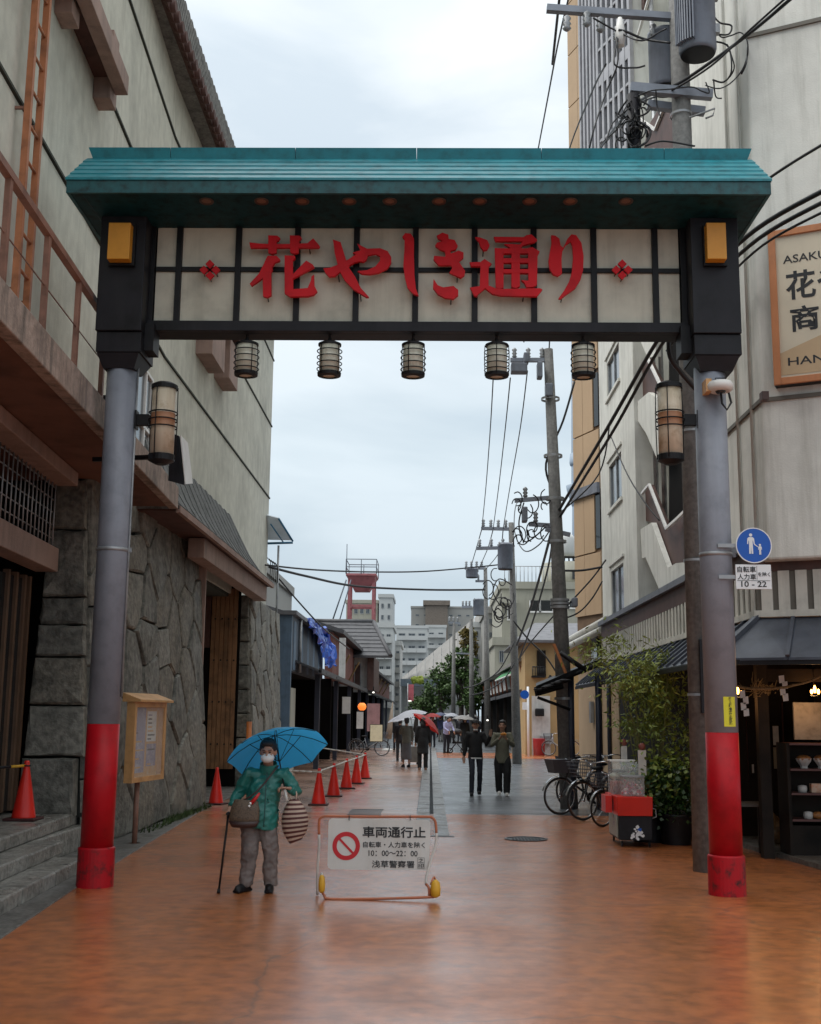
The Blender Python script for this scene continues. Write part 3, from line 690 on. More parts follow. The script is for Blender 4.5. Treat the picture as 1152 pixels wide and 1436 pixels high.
# road signs on the right post
m_sb = mat('sign_blue', (0.005, 0.085, 0.42), rough=0.35, var=0.03); m_sw = mat('sign_white', (0.72, 0.73, 0.74), rough=0.4, var=0.03)
q = onY(1057, 765, GY-0.2)
t = thing('pedestrian_zone_sign', 'round blue sign with white adult and child figures on the right gate post', 'road sign', q)
MX = Matrix.Rotation(pi/2, 3, 'X')
mb = MB(); mb.lathe([(0.178, 0.0), (0.182, 0.006), (0.178, 0.012)], q, 36, M=MX, smooth=False); mb.build('disc', m_sb, t)
mb = MB(); mb.lathe([(0.176, 0.0135), (0.186, 0.0135), (0.186, -0.002)], q, 36, M=MX, smooth=False, cap=False); mb.build('rim', m_sw, t)
def flat(pts, s, dx, dz, y): return [q+Vector((dx+a*s, y, dz+b*s)) for a, b in pts]
man = [(-0.16,0.62),(0.16,0.62),(0.30,0.50),(0.34,0.0),(0.25,-0.02),(0.20,0.30),(0.16,0.30),(0.18,-0.9),(0.03,-0.9),(0,-0.10),(-0.03,-0.9),(-0.18,-0.9),(-0.16,0.30),(-0.20,0.30),(-0.25,-0.02),(-0.34,0.0),(-0.30,0.50)]
mb = MB(); mb.prism(flat(man, 0.115, -0.03, 0.015, -0.015), (0, 0.002, 0)); mb.lathe([(0, 0), (0.017, 0)], q+Vector((-0.03, -0.0165, 0.108)), 14, M=MX, cap=False, smooth=False)
mb.prism(flat(man, 0.058, 0.062, -0.045, -0.0155), (0, 0.002, 0)); mb.lathe([(0, 0), (0.012, 0)], q+Vector((0.062, -0.0165, 0.004)), 12, M=MX, cap=False, smooth=False)
mb.prism([q+Vector((0.005, -0.016, 0.018)), q+Vector((0.042, -0.016, -0.012)), q+Vector((0.04, -0.016, -0.02)), q+Vector((0.0, -0.016, 0.008))], (0, 0.002, 0)); mb.build('figures', m_sw, t)
mb = MB(); mb.b2((rx+0.1, GY-0.19, q.z-0.02), (q.x+0.05, GY-0.17, q.z+0.02)); mb.b2((rx-0.02, GY-0.19, q.z-0.02), (rx+0.1, GY-0.165, q.z+0.02)); mb.build('clamp', m_steel, t)
q2 = onY(1057, 809, GY-0.2)
t2 = thing('sign_plate', 'small white plate reading 自転車 人力車を除く 10-22 below the blue sign', 'sign plate', q2)
mb = MB(); mb.b2((q2.x-0.183, q2.y-0.004, q2.z-0.128), (q2.x+0.183, q2.y+0.008, q2.z+0.128)); mb.build('plate', m_sw, t2, bevel=0.004)
mb = MB(); mb.b2((rx-0.02, GY-0.19, q2.z-0.02), (q2.x, GY-0.185, q2.z+0.02)); mb.build('clamp', m_steel, t2)
X1, Z1 = (1, 0, 0), (0, 0, 1); y_ = q2.y-0.0065
text_on('自転車', 0.08, m_ink, 'lettering', t2, (q2.x-0.165, y_, q2.z+0.045), X1, Z1, 0.0012, 0.0005, width=0.19, height=0.062)
text_on('人力車', 0.08, m_ink, 'lettering', t2, (q2.x-0.165, y_, q2.z-0.03), X1, Z1, 0.0012, 0.0005, width=0.19, height=0.06)
text_on('を除く', 0.05, m_ink, 'lettering', t2, (q2.x+0.045, y_, q2.z+0.005), X1, Z1, 0.0008, 0.0005, width=0.125, height=0.045)
text_on('10 - 22', 0.08, m_ink, 'lettering', t2, (q2.x-0.13, y_, q2.z-0.105), X1, Z1, 0.0012, 0.0005, width=0.26, height=0.06)
mb = MB(); mb.b2((q2.x-0.17, y_-0.0006, q2.z-0.041), (q2.x+0.17, y_+0.0005, q2.z-0.037)); mb.b2((q2.x+0.034, y_-0.0006, q2.z-0.03), (q2.x+0.037, y_+0.0005, q2.z+0.11)); mb.build('ruled_line', m_ink, t2)
# ------------------------------------------------------------ left: large plaster and stone building
FX = -4.9
KY = onX(235, 400, FX).y
DN = Vector((-0.0533, 1, 0)).normalized()            # direction of the nearer wall, turned 3 degrees
def nearP(y, off=0.0): return Vector((FX + 0.0533*(KY-y) + off, y, 0))
def onNear(u, v, off=0.0):
    n = Vector((DN.y, -DN.x, 0)); return onP(u, v, nearP(KY, off), n)
lb = thing('plaster_building', 'tall cream plaster building on rough stone base with ladder and balcony, left of the gate', 'building', (-5.2, 20, 0))
def lbb(mb, n, m, **k): return mb.build(n, m, lb, **k)
FARY = onX(381, 600, FX).y
zl = [5.2, 8.15, 10.35, 12.75, 14.45]
zl[1] = onX(214, 478, FX).z; zl[2] = onX(380, 596, FX).z; zl[3] = onX(252, 207, FX).z
zl[4] = onX(282, 187, FX).z + 0.15
lv = [4.6] + zl[1:]
NEARY = 3.0
# body behind the panels
mb = MB(); mb.prism([(FX-0.06, FARY, 4.55), (FX-0.06, KY, 4.55), (FX-0.06, KY, zl[4]), (FX-0.06, FARY, zl[4])], (-9, 0, 0))
lbb(mb, 'building_body', m_groove)
a = nearP(NEARY, -0.06); b = nearP(KY, -0.06)
mb = MB(); mb.hexa([(a.x-9, a.y, 5.0), (a.x, a.y, 5.0), (b.x, b.y, 5.0), (b.x-9, b.y, 5.0), (a.x-9, a.y, zl[4]), (a.x, a.y, zl[4]), (b.x, b.y, zl[4]), (b.x-9, b.y, zl[4])])
lbb(mb, 'building_body', m_groove)
ycut = [KY, KY+4.7, KY+9.3, FARY]
for i in range(4):
    z0, z1 = lv[i], lv[i+1]
    mb = MB(); mb.b2((FX-0.055, KY+0.0, z0+0.025), (FX, FARY, z1-0.025)); lbb(mb, 'wall_panel', m_wallp, bevel=0.01)
    mb = MB(); z00 = max(z0, 5.0)
    p0, p1, q0, q1 = nearP(NEARY), nearP(KY), nearP(NEARY, -0.055), nearP(KY, -0.055)
    mb.hexa([(q0.x, q0.y, z00+0.025), (p0.x, p0.y, z00+0.025), (p1.x, p1.y-0.01, z00+0.025), (q1.x, q1.y-0.01, z00+0.025), (q0.x, q0.y, z1-0.025), (p0.x, p0.y, z1-0.025), (p1.x, p1.y-0.01, z1-0.025), (q1.x, q1.y-0.01, z1-0.025)])
    lbb(mb, 'wall_panel', m_wallp, bevel=0.01)
# end wall facing away + small drips of the cornice
for z in lv[1:4]:
    mb = MB(); mb.b2((FX-0.05, KY, z-0.024), (FX+0.03, FARY+0.03, z+0.012)); lbb(mb, 'drip_moulding', m_groove)
    mb = MB(); mb.bar(nearP(NEARY, 0.0)+Vector((0, 0, z)), nearP(KY-0.02, 0.0)+Vector((0, 0, z)), 0.06, 0.036); lbb(mb, 'drip_moulding', m_groove)
# eave: brown soffit with tile ends, steep ribbed tiles above
es = 4.5; ez = onX(300, 187, -4.45).z
ez = onX(307, 187, -4.45).z
mb = MB(); mb.hexa([(FX, NEARY, zl[4]-0.1), (-4.47, NEARY, ez-0.12), (-4.47, FARY+0.1, ez-0.12), (FX, FARY+0.1, zl[4]-0.1), (FX, NEARY, zl[4]), (-4.47, NEARY, ez-0.02), (-4.47, FARY+0.1, ez-0.02), (FX, FARY+0.1, zl[4])]); lbb(mb, 'eave_soffit', m_eavebr)
te = MB(); te.lathe([(0.0, -0.05), (0.085, -0.04), (0.10, 0.0), (0.10, 0.12)], n=10, M=Matrix.Rotation(pi/2, 3, 'Y')); te = te.mesh('tile_end', m_eavebr)
rb = MB(); 
ridge_top = onX(322, 187, -4.75)
rz = ridge_top.z - ez
rb.hexa([(-0.0, -0.05, 0), (0.06, -0.05, 0), (0.06, 0.05, 0), (0, 0.05, 0), (-0.30, -0.05, rz), (-0.24, -0.05, rz), (-0.24, 0.05, rz), (-0.30, 0.05, rz)]); rb = rb.mesh('tile_rib', m_tileg)
mb = MB(); mb.hexa([(-4.9, NEARY, ez), (-4.47, NEARY, ez), (-4.47, FARY, ez), (-4.9, FARY, ez), (-4.9, NEARY, ez+rz), (-4.77, NEARY, ez+rz), (-4.77, FARY, ez+rz), (-4.9, FARY, ez+rz)]); lbb(mb, 'parapet_cladding', m_tileg)
y = 15.5
while y < FARY:
    part('tile_end', te, lb, Vector((-4.50, y, ez-0.02))-WLOC[lb.name]); part('tile_rib', rb, lb, Vector((-4.47, y, ez))-WLOC[lb.name]); y += 0.30
# far end return of wall
mb = MB(); mb.b2((FX-6, FARY, 4.6), (FX-0.02, FARY+0.05, zl[4])); lbb(mb, 'end_wall', m_wallp)
# upper window with projecting pinkish frame
def nbox(u0, v0, u1, v1, proj, name, m, dz=0.0):
    pa, pb = onNear(u0, v0), onNear(u1, v1)
    mb = MB(); ya, yb = pa.y, pb.y; z0, z1 = min(pa.z, pb.z), max(pa.z, pb.z)
    A, B = nearP(ya), nearP(yb)
    mb.hexa([(A.x, A.y, z0), (A.x+proj, A.y, z0), (B.x+proj, B.y, z0), (B.x, B.y, z0), (A.x, A.y, z1), (A.x+proj, A.y, z1), (B.x+proj, B.y, z1), (B.x, B.y, z1)])
    return lbb(mb, name, m, bevel=0.012)
def npart(y0, y1, z0, z1, o0, o1, name, m, parent=None):
    A, B = nearP(y0), nearP(y1); mb = MB()
    mb.hexa([(A.x+o0, A.y, z0), (A.x+o1, A.y, z0), (B.x+o1, B.y, z0), (B.x+o0, B.y, z0), (A.x+o0, A.y, z1), (A.x+o1, A.y, z1), (B.x+o1, B.y, z1), (B.x+o0, B.y, z1)])
    return mb.build(name, m, parent or lb, bevel=0.008)
# bracket blocks (faces seen at 75-113 x and 130-162 x) and the sill running over them
for (un, vn, uf, vf, u2) in ((76, 17, 85, 43, 101), (130, 137, 137, 156, 155)):
    n0, f0 = onNear(un, vn), onNear(uf, vf); pr = onY(u2, vn, n0.y).x - n0.x
    npart(n0.y, max(f0.y, n0.y+0.35), n0.z, n0.z+1.0, 0.0, pr, 'bracket_block', m_pinkc)
S0 = onNear(162, 134, 0.25); S1 = onY(180, 134, S0.y); po = S1.x - nearP(S0.y).x
npart(S0.y-6.0, S0.y, S0.z, S0.z+0.27, 0.25, po, 'window_ledge', m_pinkc)
npart(S0.y-6.0, S0.y-0.02, S0.z+0.14, S0.z+0.27, 0.0, 0.248, 'window_ledge_back', m_eavebr)
npart(S0.y-6.0, S0.y-0.9, S0.z+0.272, S0.z+2.6, 0.0, 0.14, 'window_bay', m_wallp)
npart(S0.y-2.6, S0.y-1.4, S0.z+0.30, S0.z+2.5, 0.142, 0.16, 'window', m_steel)
# far wall window brackets seen under the sign
for (u0, v0, u1, v1, pj) in ((298, 440, 316, 496, 0.35), (322, 470, 334, 530, 0.35)):
    a, b = onX(u0, v1, FX+pj), onX(u1, v1, FX+pj)
    mb = MB(); mb.b2((FX, a.y, a.z), (FX+pj, b.y, a.z+0.95)); lbb(mb, 'bracket_block', m_pinkc, bevel=0.01)
a = onX(316, 440, FX+0.4); b = onX(336, 487, FX+0.4)
mb = MB(); mb.b2((FX, a.y-2, b.z+0.05), (FX+0.45, b.y+0.3, b.z+0.2)); lbb(mb, 'window_ledge', m_eavebr)
# lower window right of the left post
w0, w1 = onNear(188, 505), onNear(209, 560)
wt = npart(w0.y-1.6, w1.y, 5.3, 7.3, -0.03, 0.02, 'window', m_glassb)
for yy in (w0.y-1.55, w0.y-0.5, w1.y-0.55, w1.y-0.03): npart(yy, yy+0.07, 5.3, 7.35, 0.0, 0.06, 'window_frame', m_white, wt)
for zz in (5.3, 6.35, 7.3): npart(w0.y-1.55, w1.y+0.05, zz, zz+0.06, 0.0, 0.065, 'window_frame', m_white, wt)
# ladder
ly0 = onNear(50, 100, 0.12).y; ly1 = ly0+0.55
r1 = onNear(41, 100, 0.12); r2 = onNear(58, 100, 0.12)
for yy in (r1.y, r2.y):
    mb = MB(); p_ = nearP(yy, 0.14); mb.b2((p_.x-0.035, p_.y-0.03, 5.2), (p_.x+0.035, p_.y+0.03, 14.0)); lbb(mb, 'ladder_rail', m_ladder)
z = 5.45
while z < 13.8:
    mb = MB(); mb.tube([nearP(r1.y, 0.14)+Vector((0, 0, z)), nearP(r2.y, 0.14)+Vector((0, 0, z))], 0.018, 6); lbb(mb, 'ladder_rung', m_ladder); z += 0.40
for z in (6.0, 8.0, 10.0, 12.0):
    mb = MB(); mb.bar(nearP(r1.y, 0.0)+Vector((0, 0, z)), nearP(r1.y, 0.14)+Vector((0, 0, z)), 0.03); mb.bar(nearP(r2.y, 0.0)+Vector((0, 0, z)), nearP(r2.y, 0.14)+Vector((0, 0, z)), 0.03); lbb(mb, 'ladder_bracket', m_rail)
# balcony slab, its end found from the photograph's corner at (250,714)
Eend = onX(250, 714, -3.95); Ebz = Eend.z
Etz = onX(250, 682, -3.95).z
Ed = Vector((-0.0503, 1, 0))
def edgeP(y, off=0.0): return Vector((Eend.x - 0.0503*(y-Eend.y) + off, y, 0))
def epart(y0, y1, z0, z1, o0, o1, name, m, z1b=None, bevel=0.012):
    A, B = edgeP(y0), edgeP(y1); mb = MB(); zz = z1 if z1b is None else z1b
    mb.hexa([(A.x+o0, A.y, z0), (A.x+o1, A.y, z0), (B.x+o1, B.y, z0), (B.x+o0, B.y, z0), (A.x+o0, A.y, z1), (A.x+o1, A.y, z1), (B.x+o1, B.y, zz), (B.x+o0, B.y, zz)])
    return lbb(mb, name, m, bevel=bevel)
epart(NEARY, Eend.y, Ebz, Etz, -0.14, 0.0, 'balcony_edge', m_slabedge)
epart(NEARY, Eend.y-0.01, Ebz+0.04, Etz-0.06, -2.6, -0.141, 'balcony_floor', m_soffit)
epart(NEARY, Eend.y-0.002, Etz-0.055, Etz-0.02, -2.6, -0.141, 'balcony_top', m_pinkc)
# rail
rtop = onP(62, 318, edgeP(10, -0.07), Vector((1, 0.0503, 0))).z
yend = 13.6
mb = MB(); mb.bar(edgeP(4.5, -0.07)+Vector((0, 0, rtop)), edgeP(yend, -0.07)+Vector((0, 0, rtop)), 0.07, 0.07); lbb(mb, 'rail_top', m_rail)
mb = MB(); zmid = (Etz+rtop)/2-0.03; mb.tube([edgeP(4.5, -0.07)+Vector((0, 0, zmid)), edgeP(yend, -0.07)+Vector((0, 0, zmid))], 0.007, 5); lbb(mb, 'rail_wire', m_rail)
for u, v in ((4, 380), (62, 420), (106, 480), (143, 520)):
    yy = onP(u, v, edgeP(10, -0.07), Vector((1, 0.0503, 0))).y
    p_ = edgeP(yy, -0.07); mb = MB(); mb.b2((p_.x-0.025, p_.y-0.03, Etz-0.02), (p_.x+0.025, p_.y+0.03, rtop-0.03)); lbb(mb, 'rail_post', m_rail)
mb = MB(); c = edgeP(yend+0.3, -0.25); mb.b2((c.x-0.1, c.y-0.15, Etz), (c.x+0.1, c.y+0.2, Etz+0.35)); lbb(mb, 'junction_box', m_blackb)
# beams below
PFY = 15.5                                  # front of the stone pier
def sweepbox(A, B, w, z0, z1, name, m):
    A = Vector(A); B = Vector(B); mb = MB()
    mb.hexa([(A.x-w, A.y, z0), (A.x, A.y, z0), (B.x, B.y, z0), (B.x-w, B.y, z0), (A.x-w, A.y, z1), (A.x, A.y, z1), (B.x, B.y, z1), (B.x-w, B.y, z1)]); return lbb(mb, name, m, bevel=0.012)
e1 = onY(108, 681, PFY-0.3); 
sweepbox((e1.x+0.62, 6, 0), (e1.x, PFY-0.25, 0), 0.35, e1.z, Ebz+0.03, 'beam', m_pinkc)
e2 = onY(78, 801, PFY-0.3); e2t = onY(78, 768, PFY-0.3)
sweepbox((e2.x+0.5, 6, 0), (e2.x, PFY-0.2, 0), 0.30, e2.z, e2t.z, 'lintel_beam', m_pinkc)
# grille between the beams
gx = e1.x-0.28
for k in range(36):
    yy = 9.0+k*0.175
    mb = MB(); mb.tube([(gx+0.62*(PFY-yy)/10, yy, e2t.z), (gx+0.62*(PFY-yy)/10, yy, e1.z+0.05)], 0.011, 5); lbb(mb, 'grille_bar', m_steel)
for k in range(5):
    zz = e2t.z+0.12+k*0.17
    mb = MB(); mb.tube([(gx+0.62*(PFY-9)/10, 9, zz), (gx, PFY-0.3, zz)], 0.010, 5); lbb(mb, 'grille_bar', m_steel)
# recessed entrance: dark interior, glass doors in brown frames
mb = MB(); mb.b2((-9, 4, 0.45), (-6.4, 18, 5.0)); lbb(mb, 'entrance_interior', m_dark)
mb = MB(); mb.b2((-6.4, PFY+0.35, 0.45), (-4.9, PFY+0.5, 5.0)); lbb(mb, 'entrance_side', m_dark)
m_framew = mat('brown_door_frame', (0.13, 0.075, 0.045), rough=0.5)
m_warm = mat('dim_warm_lobby', (0.10, 0.055, 0.03), rough=0.7, c2=(0.02, 0.014, 0.01), scale=1.2)
mb = MB(); mb.b2((-6.3, 8, 0.5), (-6.25, 15.4, 3.4)); lbb(mb, 'lobby_wall', m_warm)
for k, (u) in enumerate((2, 14, 26, 33)):
    q = onX(u, 900, -5.35)
    mb = MB(); mb.b2((-5.38, q.y-0.035, 0.5), (-5.30, q.y+0.035, 3.5)); lbb(mb, 'door_frame', m_framew)
for a_, b_ in ((6, 11.5), (11.6, 12.8), (12.9, 15.2)):
    mb = MB(); mb.b2((-5.35, a_, 0.5), (-5.34, b_, 3.45)); lbb(mb, 'door_glass', m_glassd)
# stone pier: battered, big coursed blocks on the front, rough stones on the street side
def lerp(a, b, t): return a+(b-a)*t
TL, TR = onY(84, 640, PFY+0.25), onY(127, 632, PFY+0.25)
BL, BR = onY(26, 1141, PFY-0.15), onY(119, 1141, PFY-0.15)
BL.z = BR.z = 0.40; TL.z = TR.z = Ebz+0.02
mb = MB(); off = Vector((0.03, 0.12, 0))
mb.hexa([BL+Vector((0.05, 0.1, 0)), BR+Vector((-0.06, 0.1, 0)), (BR.x-0.06, PFY+0.6, 0.4), (BL.x+0.05, PFY+0.6, 0.4), TL+Vector((0.05, 0.1, 0)), TR+Vector((-0.06, 0.1, 0)), (TR.x-0.06, PFY+0.6, TR.z), (TL.x+0.05, PFY+0.6, TL.z)])
lbb(mb, 'stone_backing', m_joint)
cz = [0.40]
for v in (1062, 990, 922, 877, 838, 742): cz.append(onY(100, v, PFY).z)
cz.append(TR.z)
nrm = (BR-BL).cross(TL-BL).normalized(); 
if nrm.y > 0: nrm = -nrm
for i in range(len(cz)-1):
    z0, z1 = cz[i], cz[i+1]; t0 = (z0-0.4)/(TL.z-0.4); t1 = (z1-0.4)/(TL.z-0.4); j = 0.012
    a, b, c, d = BL.lerp(TL, t0), BR.lerp(TR, t0), BR.lerp(TR, t1), BL.lerp(TL, t1)
    pts = [a+Vector((0, 0, j)), b+Vector((0, 0, j+random.uniform(-.01, .02))), c-Vector((0, 0, j)), d-Vector((0, 0, j))]
    if i == 0: pts[1].x -= 0.12; pts[2].x -= 0.10
    q = []
    for s in range(4):                       # subdivide so that faces can be uneven
        for k in range(4): q.append(pts[s].lerp(pts[(s+1) % 4], k/4))
    stone(q, nrm, 0.10, 0.035, 0.010).build('stone', SMAT(i), lb)
# rough stone facing towards the street
def stone_wall(P00, P10, P01, P11, size, seed, n, gap=0.028, stretch=1.0, holes=()):
    """P00 bottom near, P10 bottom far, P01 top near, P11 top far"""
    rnd = random.Random(seed)
    Lw = (P10-P00).length; Hh = (P01-P00).length
    ny = max(2, round(Hh/size)); nx = max(2, round(Lw/(size*stretch))); seeds = []
    for j in range(ny):
        for i in range(nx):
            seeds.append(Vector(((i+0.5+(0.25 if j % 2 else -0.25)+rnd.uniform(-.3, .3))*Lw/nx, (j+0.5+rnd.uniform(-.3, .3))*Hh/ny)))
    cells = voronoi(seeds, [(0.01, 0.01), (Lw-0.01, 0.01), (Lw-0.01, Hh-0.01), (0.01, Hh-0.01)], gap)
    for ci, cell in enumerate(cells):
        cell2 = []
        for k in range(len(cell)):
            a, b = cell[k], cell[(k+1) % len(cell)]
            cell2.append(a)
            if (b-a).length > 0.35: cell2.append((a+b)/2 + Vector((rnd.uniform(-.02, .02), rnd.uniform(-.02, .02))))
        cell3 = []
        for q in cell2:
            s, t = q.x/Lw, q.y/Hh
            cell3.append(P00.lerp(P10, s).lerp(P01.lerp(P11, s), t))
        if len(cell3) < 3: continue
        ar = sum((cell[k].x*cell[(k+1) % len(cell)].y-cell[(k+1) % len(cell)].x*cell[k].y) for k in range(len(cell)))/2
        if abs(ar) < 0.015: continue
        stone(cell3, n, rnd.uniform(0.05, 0.085), rnd.uniform(0.022, 0.04), 0.009).build('stone', SMAT(rnd.randrange(4)), lb)
N1 = Vector((1, 0, 0.09)).normalized()
WX0 = -4.28
P00 = Vector((BR.x, PFY-0.1, 0.0)); P10 = Vector((WX0, onX(288, 1120, WX0).y, 0.0))
P10.y = 22.6
P01 = Vector((TR.x-0.02, PFY+0.2, Ebz+0.15)); P11 = Vector((-4.62, P10.y, 5.35))
mb = MB(); o_ = Vector((-0.07, 0, 0)); mb.hexa([P00+Vector((-0.5, 0.1, 0)), P00+o_+Vector((0, .1, 0)), P10+o_, P10+Vector((-0.5, 0, 0)), P01+Vector((-0.4, 0, 0)), P01+o_, P11+o_, P11+Vector((-0.4, 0, 0))]); lbb(mb, 'stone_backing', m_joint)
mb = MB(); mb.hexa([P00+Vector((-.62, .12, 0)), P00+Vector((-.08, .12, 0)), P10+Vector((-.08, -.05, 0)), P10+Vector((-.9, -.05, 0)), P01+Vector((-.62, .0, -.02)), P01+Vector((-.08, .0, -.02)), P11+Vector((-.08, -.05, -.02)), P11+Vector((-.3, -.05, -.02))]); 
stone_wall(P00, P10, P01, P11, 0.66, 11, N1, 0.03, 1.9)
# front return of the wall at the recess, second stretch of wall beyond it
R0 = onX(355, 1000, -4.3).y; R1 = onX(391, 1000, -4.3).y+0.6
R0 = 28.6; 
Q00, Q10 = Vector((-4.3, R0, 0)), Vector((-4.3, R1, 0)); Q01, Q11 = Vector((-4.5, R0+0.1, 4.62)), Vector((-4.5, R1, 4.62))
mb = MB(); mb.hexa([Q00+Vector((-.8, 0.06, 0)), Q00+Vector((-.06, 0.06, 0)), Q10+Vector((-.06, 0, 0)), Q10+Vector((-.8, 0, 0)), Q01+Vector((-.6, 0.06, 0)), Q01+Vector((-.06, 0.06, 0)), Q11+Vector((-.06, 0, 0)), Q11+Vector((-.6, 0, 0))]); lbb(mb, 'stone_backing', m_joint)
stone_wall(Q00, Q10, Q01, Q11, 0.60, 5, N1, 0.03, 1.7)
F0a, F1a = Vector((-5.0, R0, 0)), Vector((-4.3, R0, 0)); F0b, F1b = Vector((-5.05, R0+0.1, 4.62)), Vector((-4.5, R0+0.1, 4.62))
nz = 8
for i in range(nz):
    a, b = F0a.lerp(F0b, i/nz), F1a.lerp(F1b, i/nz); c, d = F1a.lerp(F1b, (i+1)/nz), F0a.lerp(F0b, (i+1)/nz); j = Vector((0, 0, 0.012))
    sp = 0.45+random.uniform(-.15, .15) if i % 2 else None
    if sp:
        m0, m1 = a.lerp(b, sp), d.lerp(c, sp); g_ = Vector((0.012, 0, 0))
        quads = [[a+j, m0+j-g_, m1-j-g_, d-j], [m0+j+g_, b+j, c-j, m1-j+g_]]
    else: quads = [[a+j, b+j, c-j, d-j]]
    for qd in quads:
        q = []
        for s in range(4):
            for k in range(3): q.append(qd[s].lerp(qd[(s+1) % 4], k/3))
        stone(q, (0, -1, 0.02), 0.07, 0.03, 0.010).build('stone', SMAT(i), lb)
# recess: plaster back strip, plank door, dark gap
RX = -5.62
mb = MB(); mb.b2((RX-0.2, P10.y, 0), (RX, R0+0.2, 5.1)); lbb(mb, 'recess_wall', m_wallp)
mb = MB(); mb.b2((RX, P10.y-0.1, 0), (P10.x-0.1, P10.y-0.02, 5.0)); lbb(mb, 'recess_reveal', m_pinkc)
dy = R0-0.15; 
dl = onY(296, 900, dy).x; drr = onY(333, 900, dy).x
mb = MB(); mb.b2((dl-0.4, dy+0.03, 0.0), (drr+0.05, dy+0.1, 5.1)); lbb(mb, 'door_backing', m_dark)
npk = 6
for k in range(npk):
    a = dl+(drr-dl)*k/npk; b = dl+(drr-dl)*(k+1)/npk-0.008
    mb = MB(); mb.b2((a, dy-0.02-random.uniform(0, .008), 0.42), (b, dy+0.028, 4.75)); lbb(mb, 'plank', m_woodd, bevel=0.004)
for zz in (1.0, 2.0, 3.0, 4.0):
    for k in range(4):
        mb = MB(); mb.ball((dl+(drr-dl)*(k+0.6)/4, dy-0.035, zz), 0.022, 8, 5); lbb(mb, 'door_stud', m_black)
mb = MB(); mb.b2((dl-0.3, dy-0.05, 3.3), (dl-0.02, dy, 4.9)); lbb(mb, 'red_brown_panel', m_eavebr)
# pent roof over the recess, tiled in overlapping strips, with lintel
ex = -3.98
a0 = onX(252, 712, ex); zz0 = a0.z; y0r = a0.y; y1r = onX(380, 803, ex).y
t0 = onX(267, 667, FX+0.02); t1 = onX(347, 738, FX+0.02)
prof = [(ex, zz0+0.04), (ex-0.28, zz0+0.28), (ex-0.5, zz0+0.62), (ex-0.68, zz0+1.02), (FX+0.02, t0.z)]
y0t, y1t = y0r+0.9, y1r-0.9
y1r += 0.6
n_s = 30
for k in range(n_s):
    mb = MB()
    fa, fb = k/n_s, (k+1)/n_s-0.004
    pts0, pts1 = [], []
    for i, (x, z) in enumerate(prof):
        s = i/(len(prof)-1)
        ya = lerp(y0r, y0t, s); yb = lerp(y1r, y1t, s)
        pts0.append(Vector((x, lerp(ya, yb, fa), z+0.02*(k % 2)))); pts1.append(Vector((x, lerp(ya, yb, fb), z+0.02*(k % 2))))
    for i in range(len(prof)-1):
        dn = Vector((-0.04, 0, -0.06))
        mb.hexa([pts0[i]+dn, pts1[i]+dn, pts1[i+1]+dn, pts0[i+1]+dn, pts0[i], pts1[i], pts1[i+1], pts0[i+1]])
    lbb(mb, 'roof_tile_course', m_tileroof)
# hip end towards the viewer
mb = MB()
for i in range(len(prof)-1):
    (x, z), (x2, z2) = prof[i], prof[i+1]; s, s2 = i/4, (i+1)/4
    mb.hexa([(FX, lerp(y0r, y0t, s), z-0.06), (x, lerp(y0r, y0t, s), z-0.06), (x2, lerp(y0r, y0t, s2), z2-0.06), (FX, lerp(y0r, y0t, s2), z2-0.06), (FX, lerp(y0r, y0t, s)-0.02, z), (x, lerp(y0r, y0t, s)-0.02, z), (x2, lerp(y0r, y0t, s2)-0.02, z2), (FX, lerp(y0r, y0t, s2)-0.02, z2)])
lbb(mb, 'roof_hip_end', m_tileroof)
mb = MB(); mb.b2((ex-0.06, y0r+0.02, zz0-0.07), (ex+0.015, y1r, zz0+0.035)); lbb(mb, 'eave_board', m_pinkc)
mb = MB(); mb.b2((FX, y0r+0.05, zz0-0.04), (ex-0.065, y1r-0.02, zz0-0.012)); lbb(mb, 'eave_soffit', m_eavebr)
lt = onX(279, 731, -4.12); 
mb = MB(); mb.b2((-4.42, 20.9, zz0-0.42), (-4.12, y1r-0.2, zz0-0.055)); lbb(mb, 'lintel_beam', m_pinkc, bevel=0.01)
# ------------------------------------------------------------ entrance steps
steps = thing('entrance_steps', 'three wet grey stone steps rising to the dark entrance on the left', 'steps', (-4, 9, 0))
def stp(y0, y1, z0, z1, x0, off, n):
    for k in range(n):
        a = lerp(y0, y1, k/n)+0.004; b = lerp(y0, y1, (k+1)/n)-0.004
        A, B = edgeP(a), edgeP(b); mb = MB(); dz = random.uniform(-.004, .004)
        mb.hexa([(-7, a, z0), (A.x+off, a, z0), (B.x+off, b, z0), (-7, b, z0), (-7, a, z1+dz), (A.x+off, a, z1+dz), (B.x+off, b, z1+dz), (-7, b, z1+dz)])
        mb.build('stone_slab', m_step, steps, bevel=0.018)
mb = MB(); mb.b2((-6, 13.0, 0.0), (BR.x-0.02, 15.62, 0.30)); lbb(mb, 'plinth', m_step, bevel=0.02)
s1 = onZ(60, 1232, 0.15).x - edgeP(onZ(60, 1232, 0.15).y).x
stp(3, 13.3, 0.0, 0.15, 0, s1, 9); stp(3, 13.6, 0.152, 0.30, 0, s1-0.32, 8); stp(3, PFY+0.4, 0.302, 0.45, 0, s1-0.64, 8)
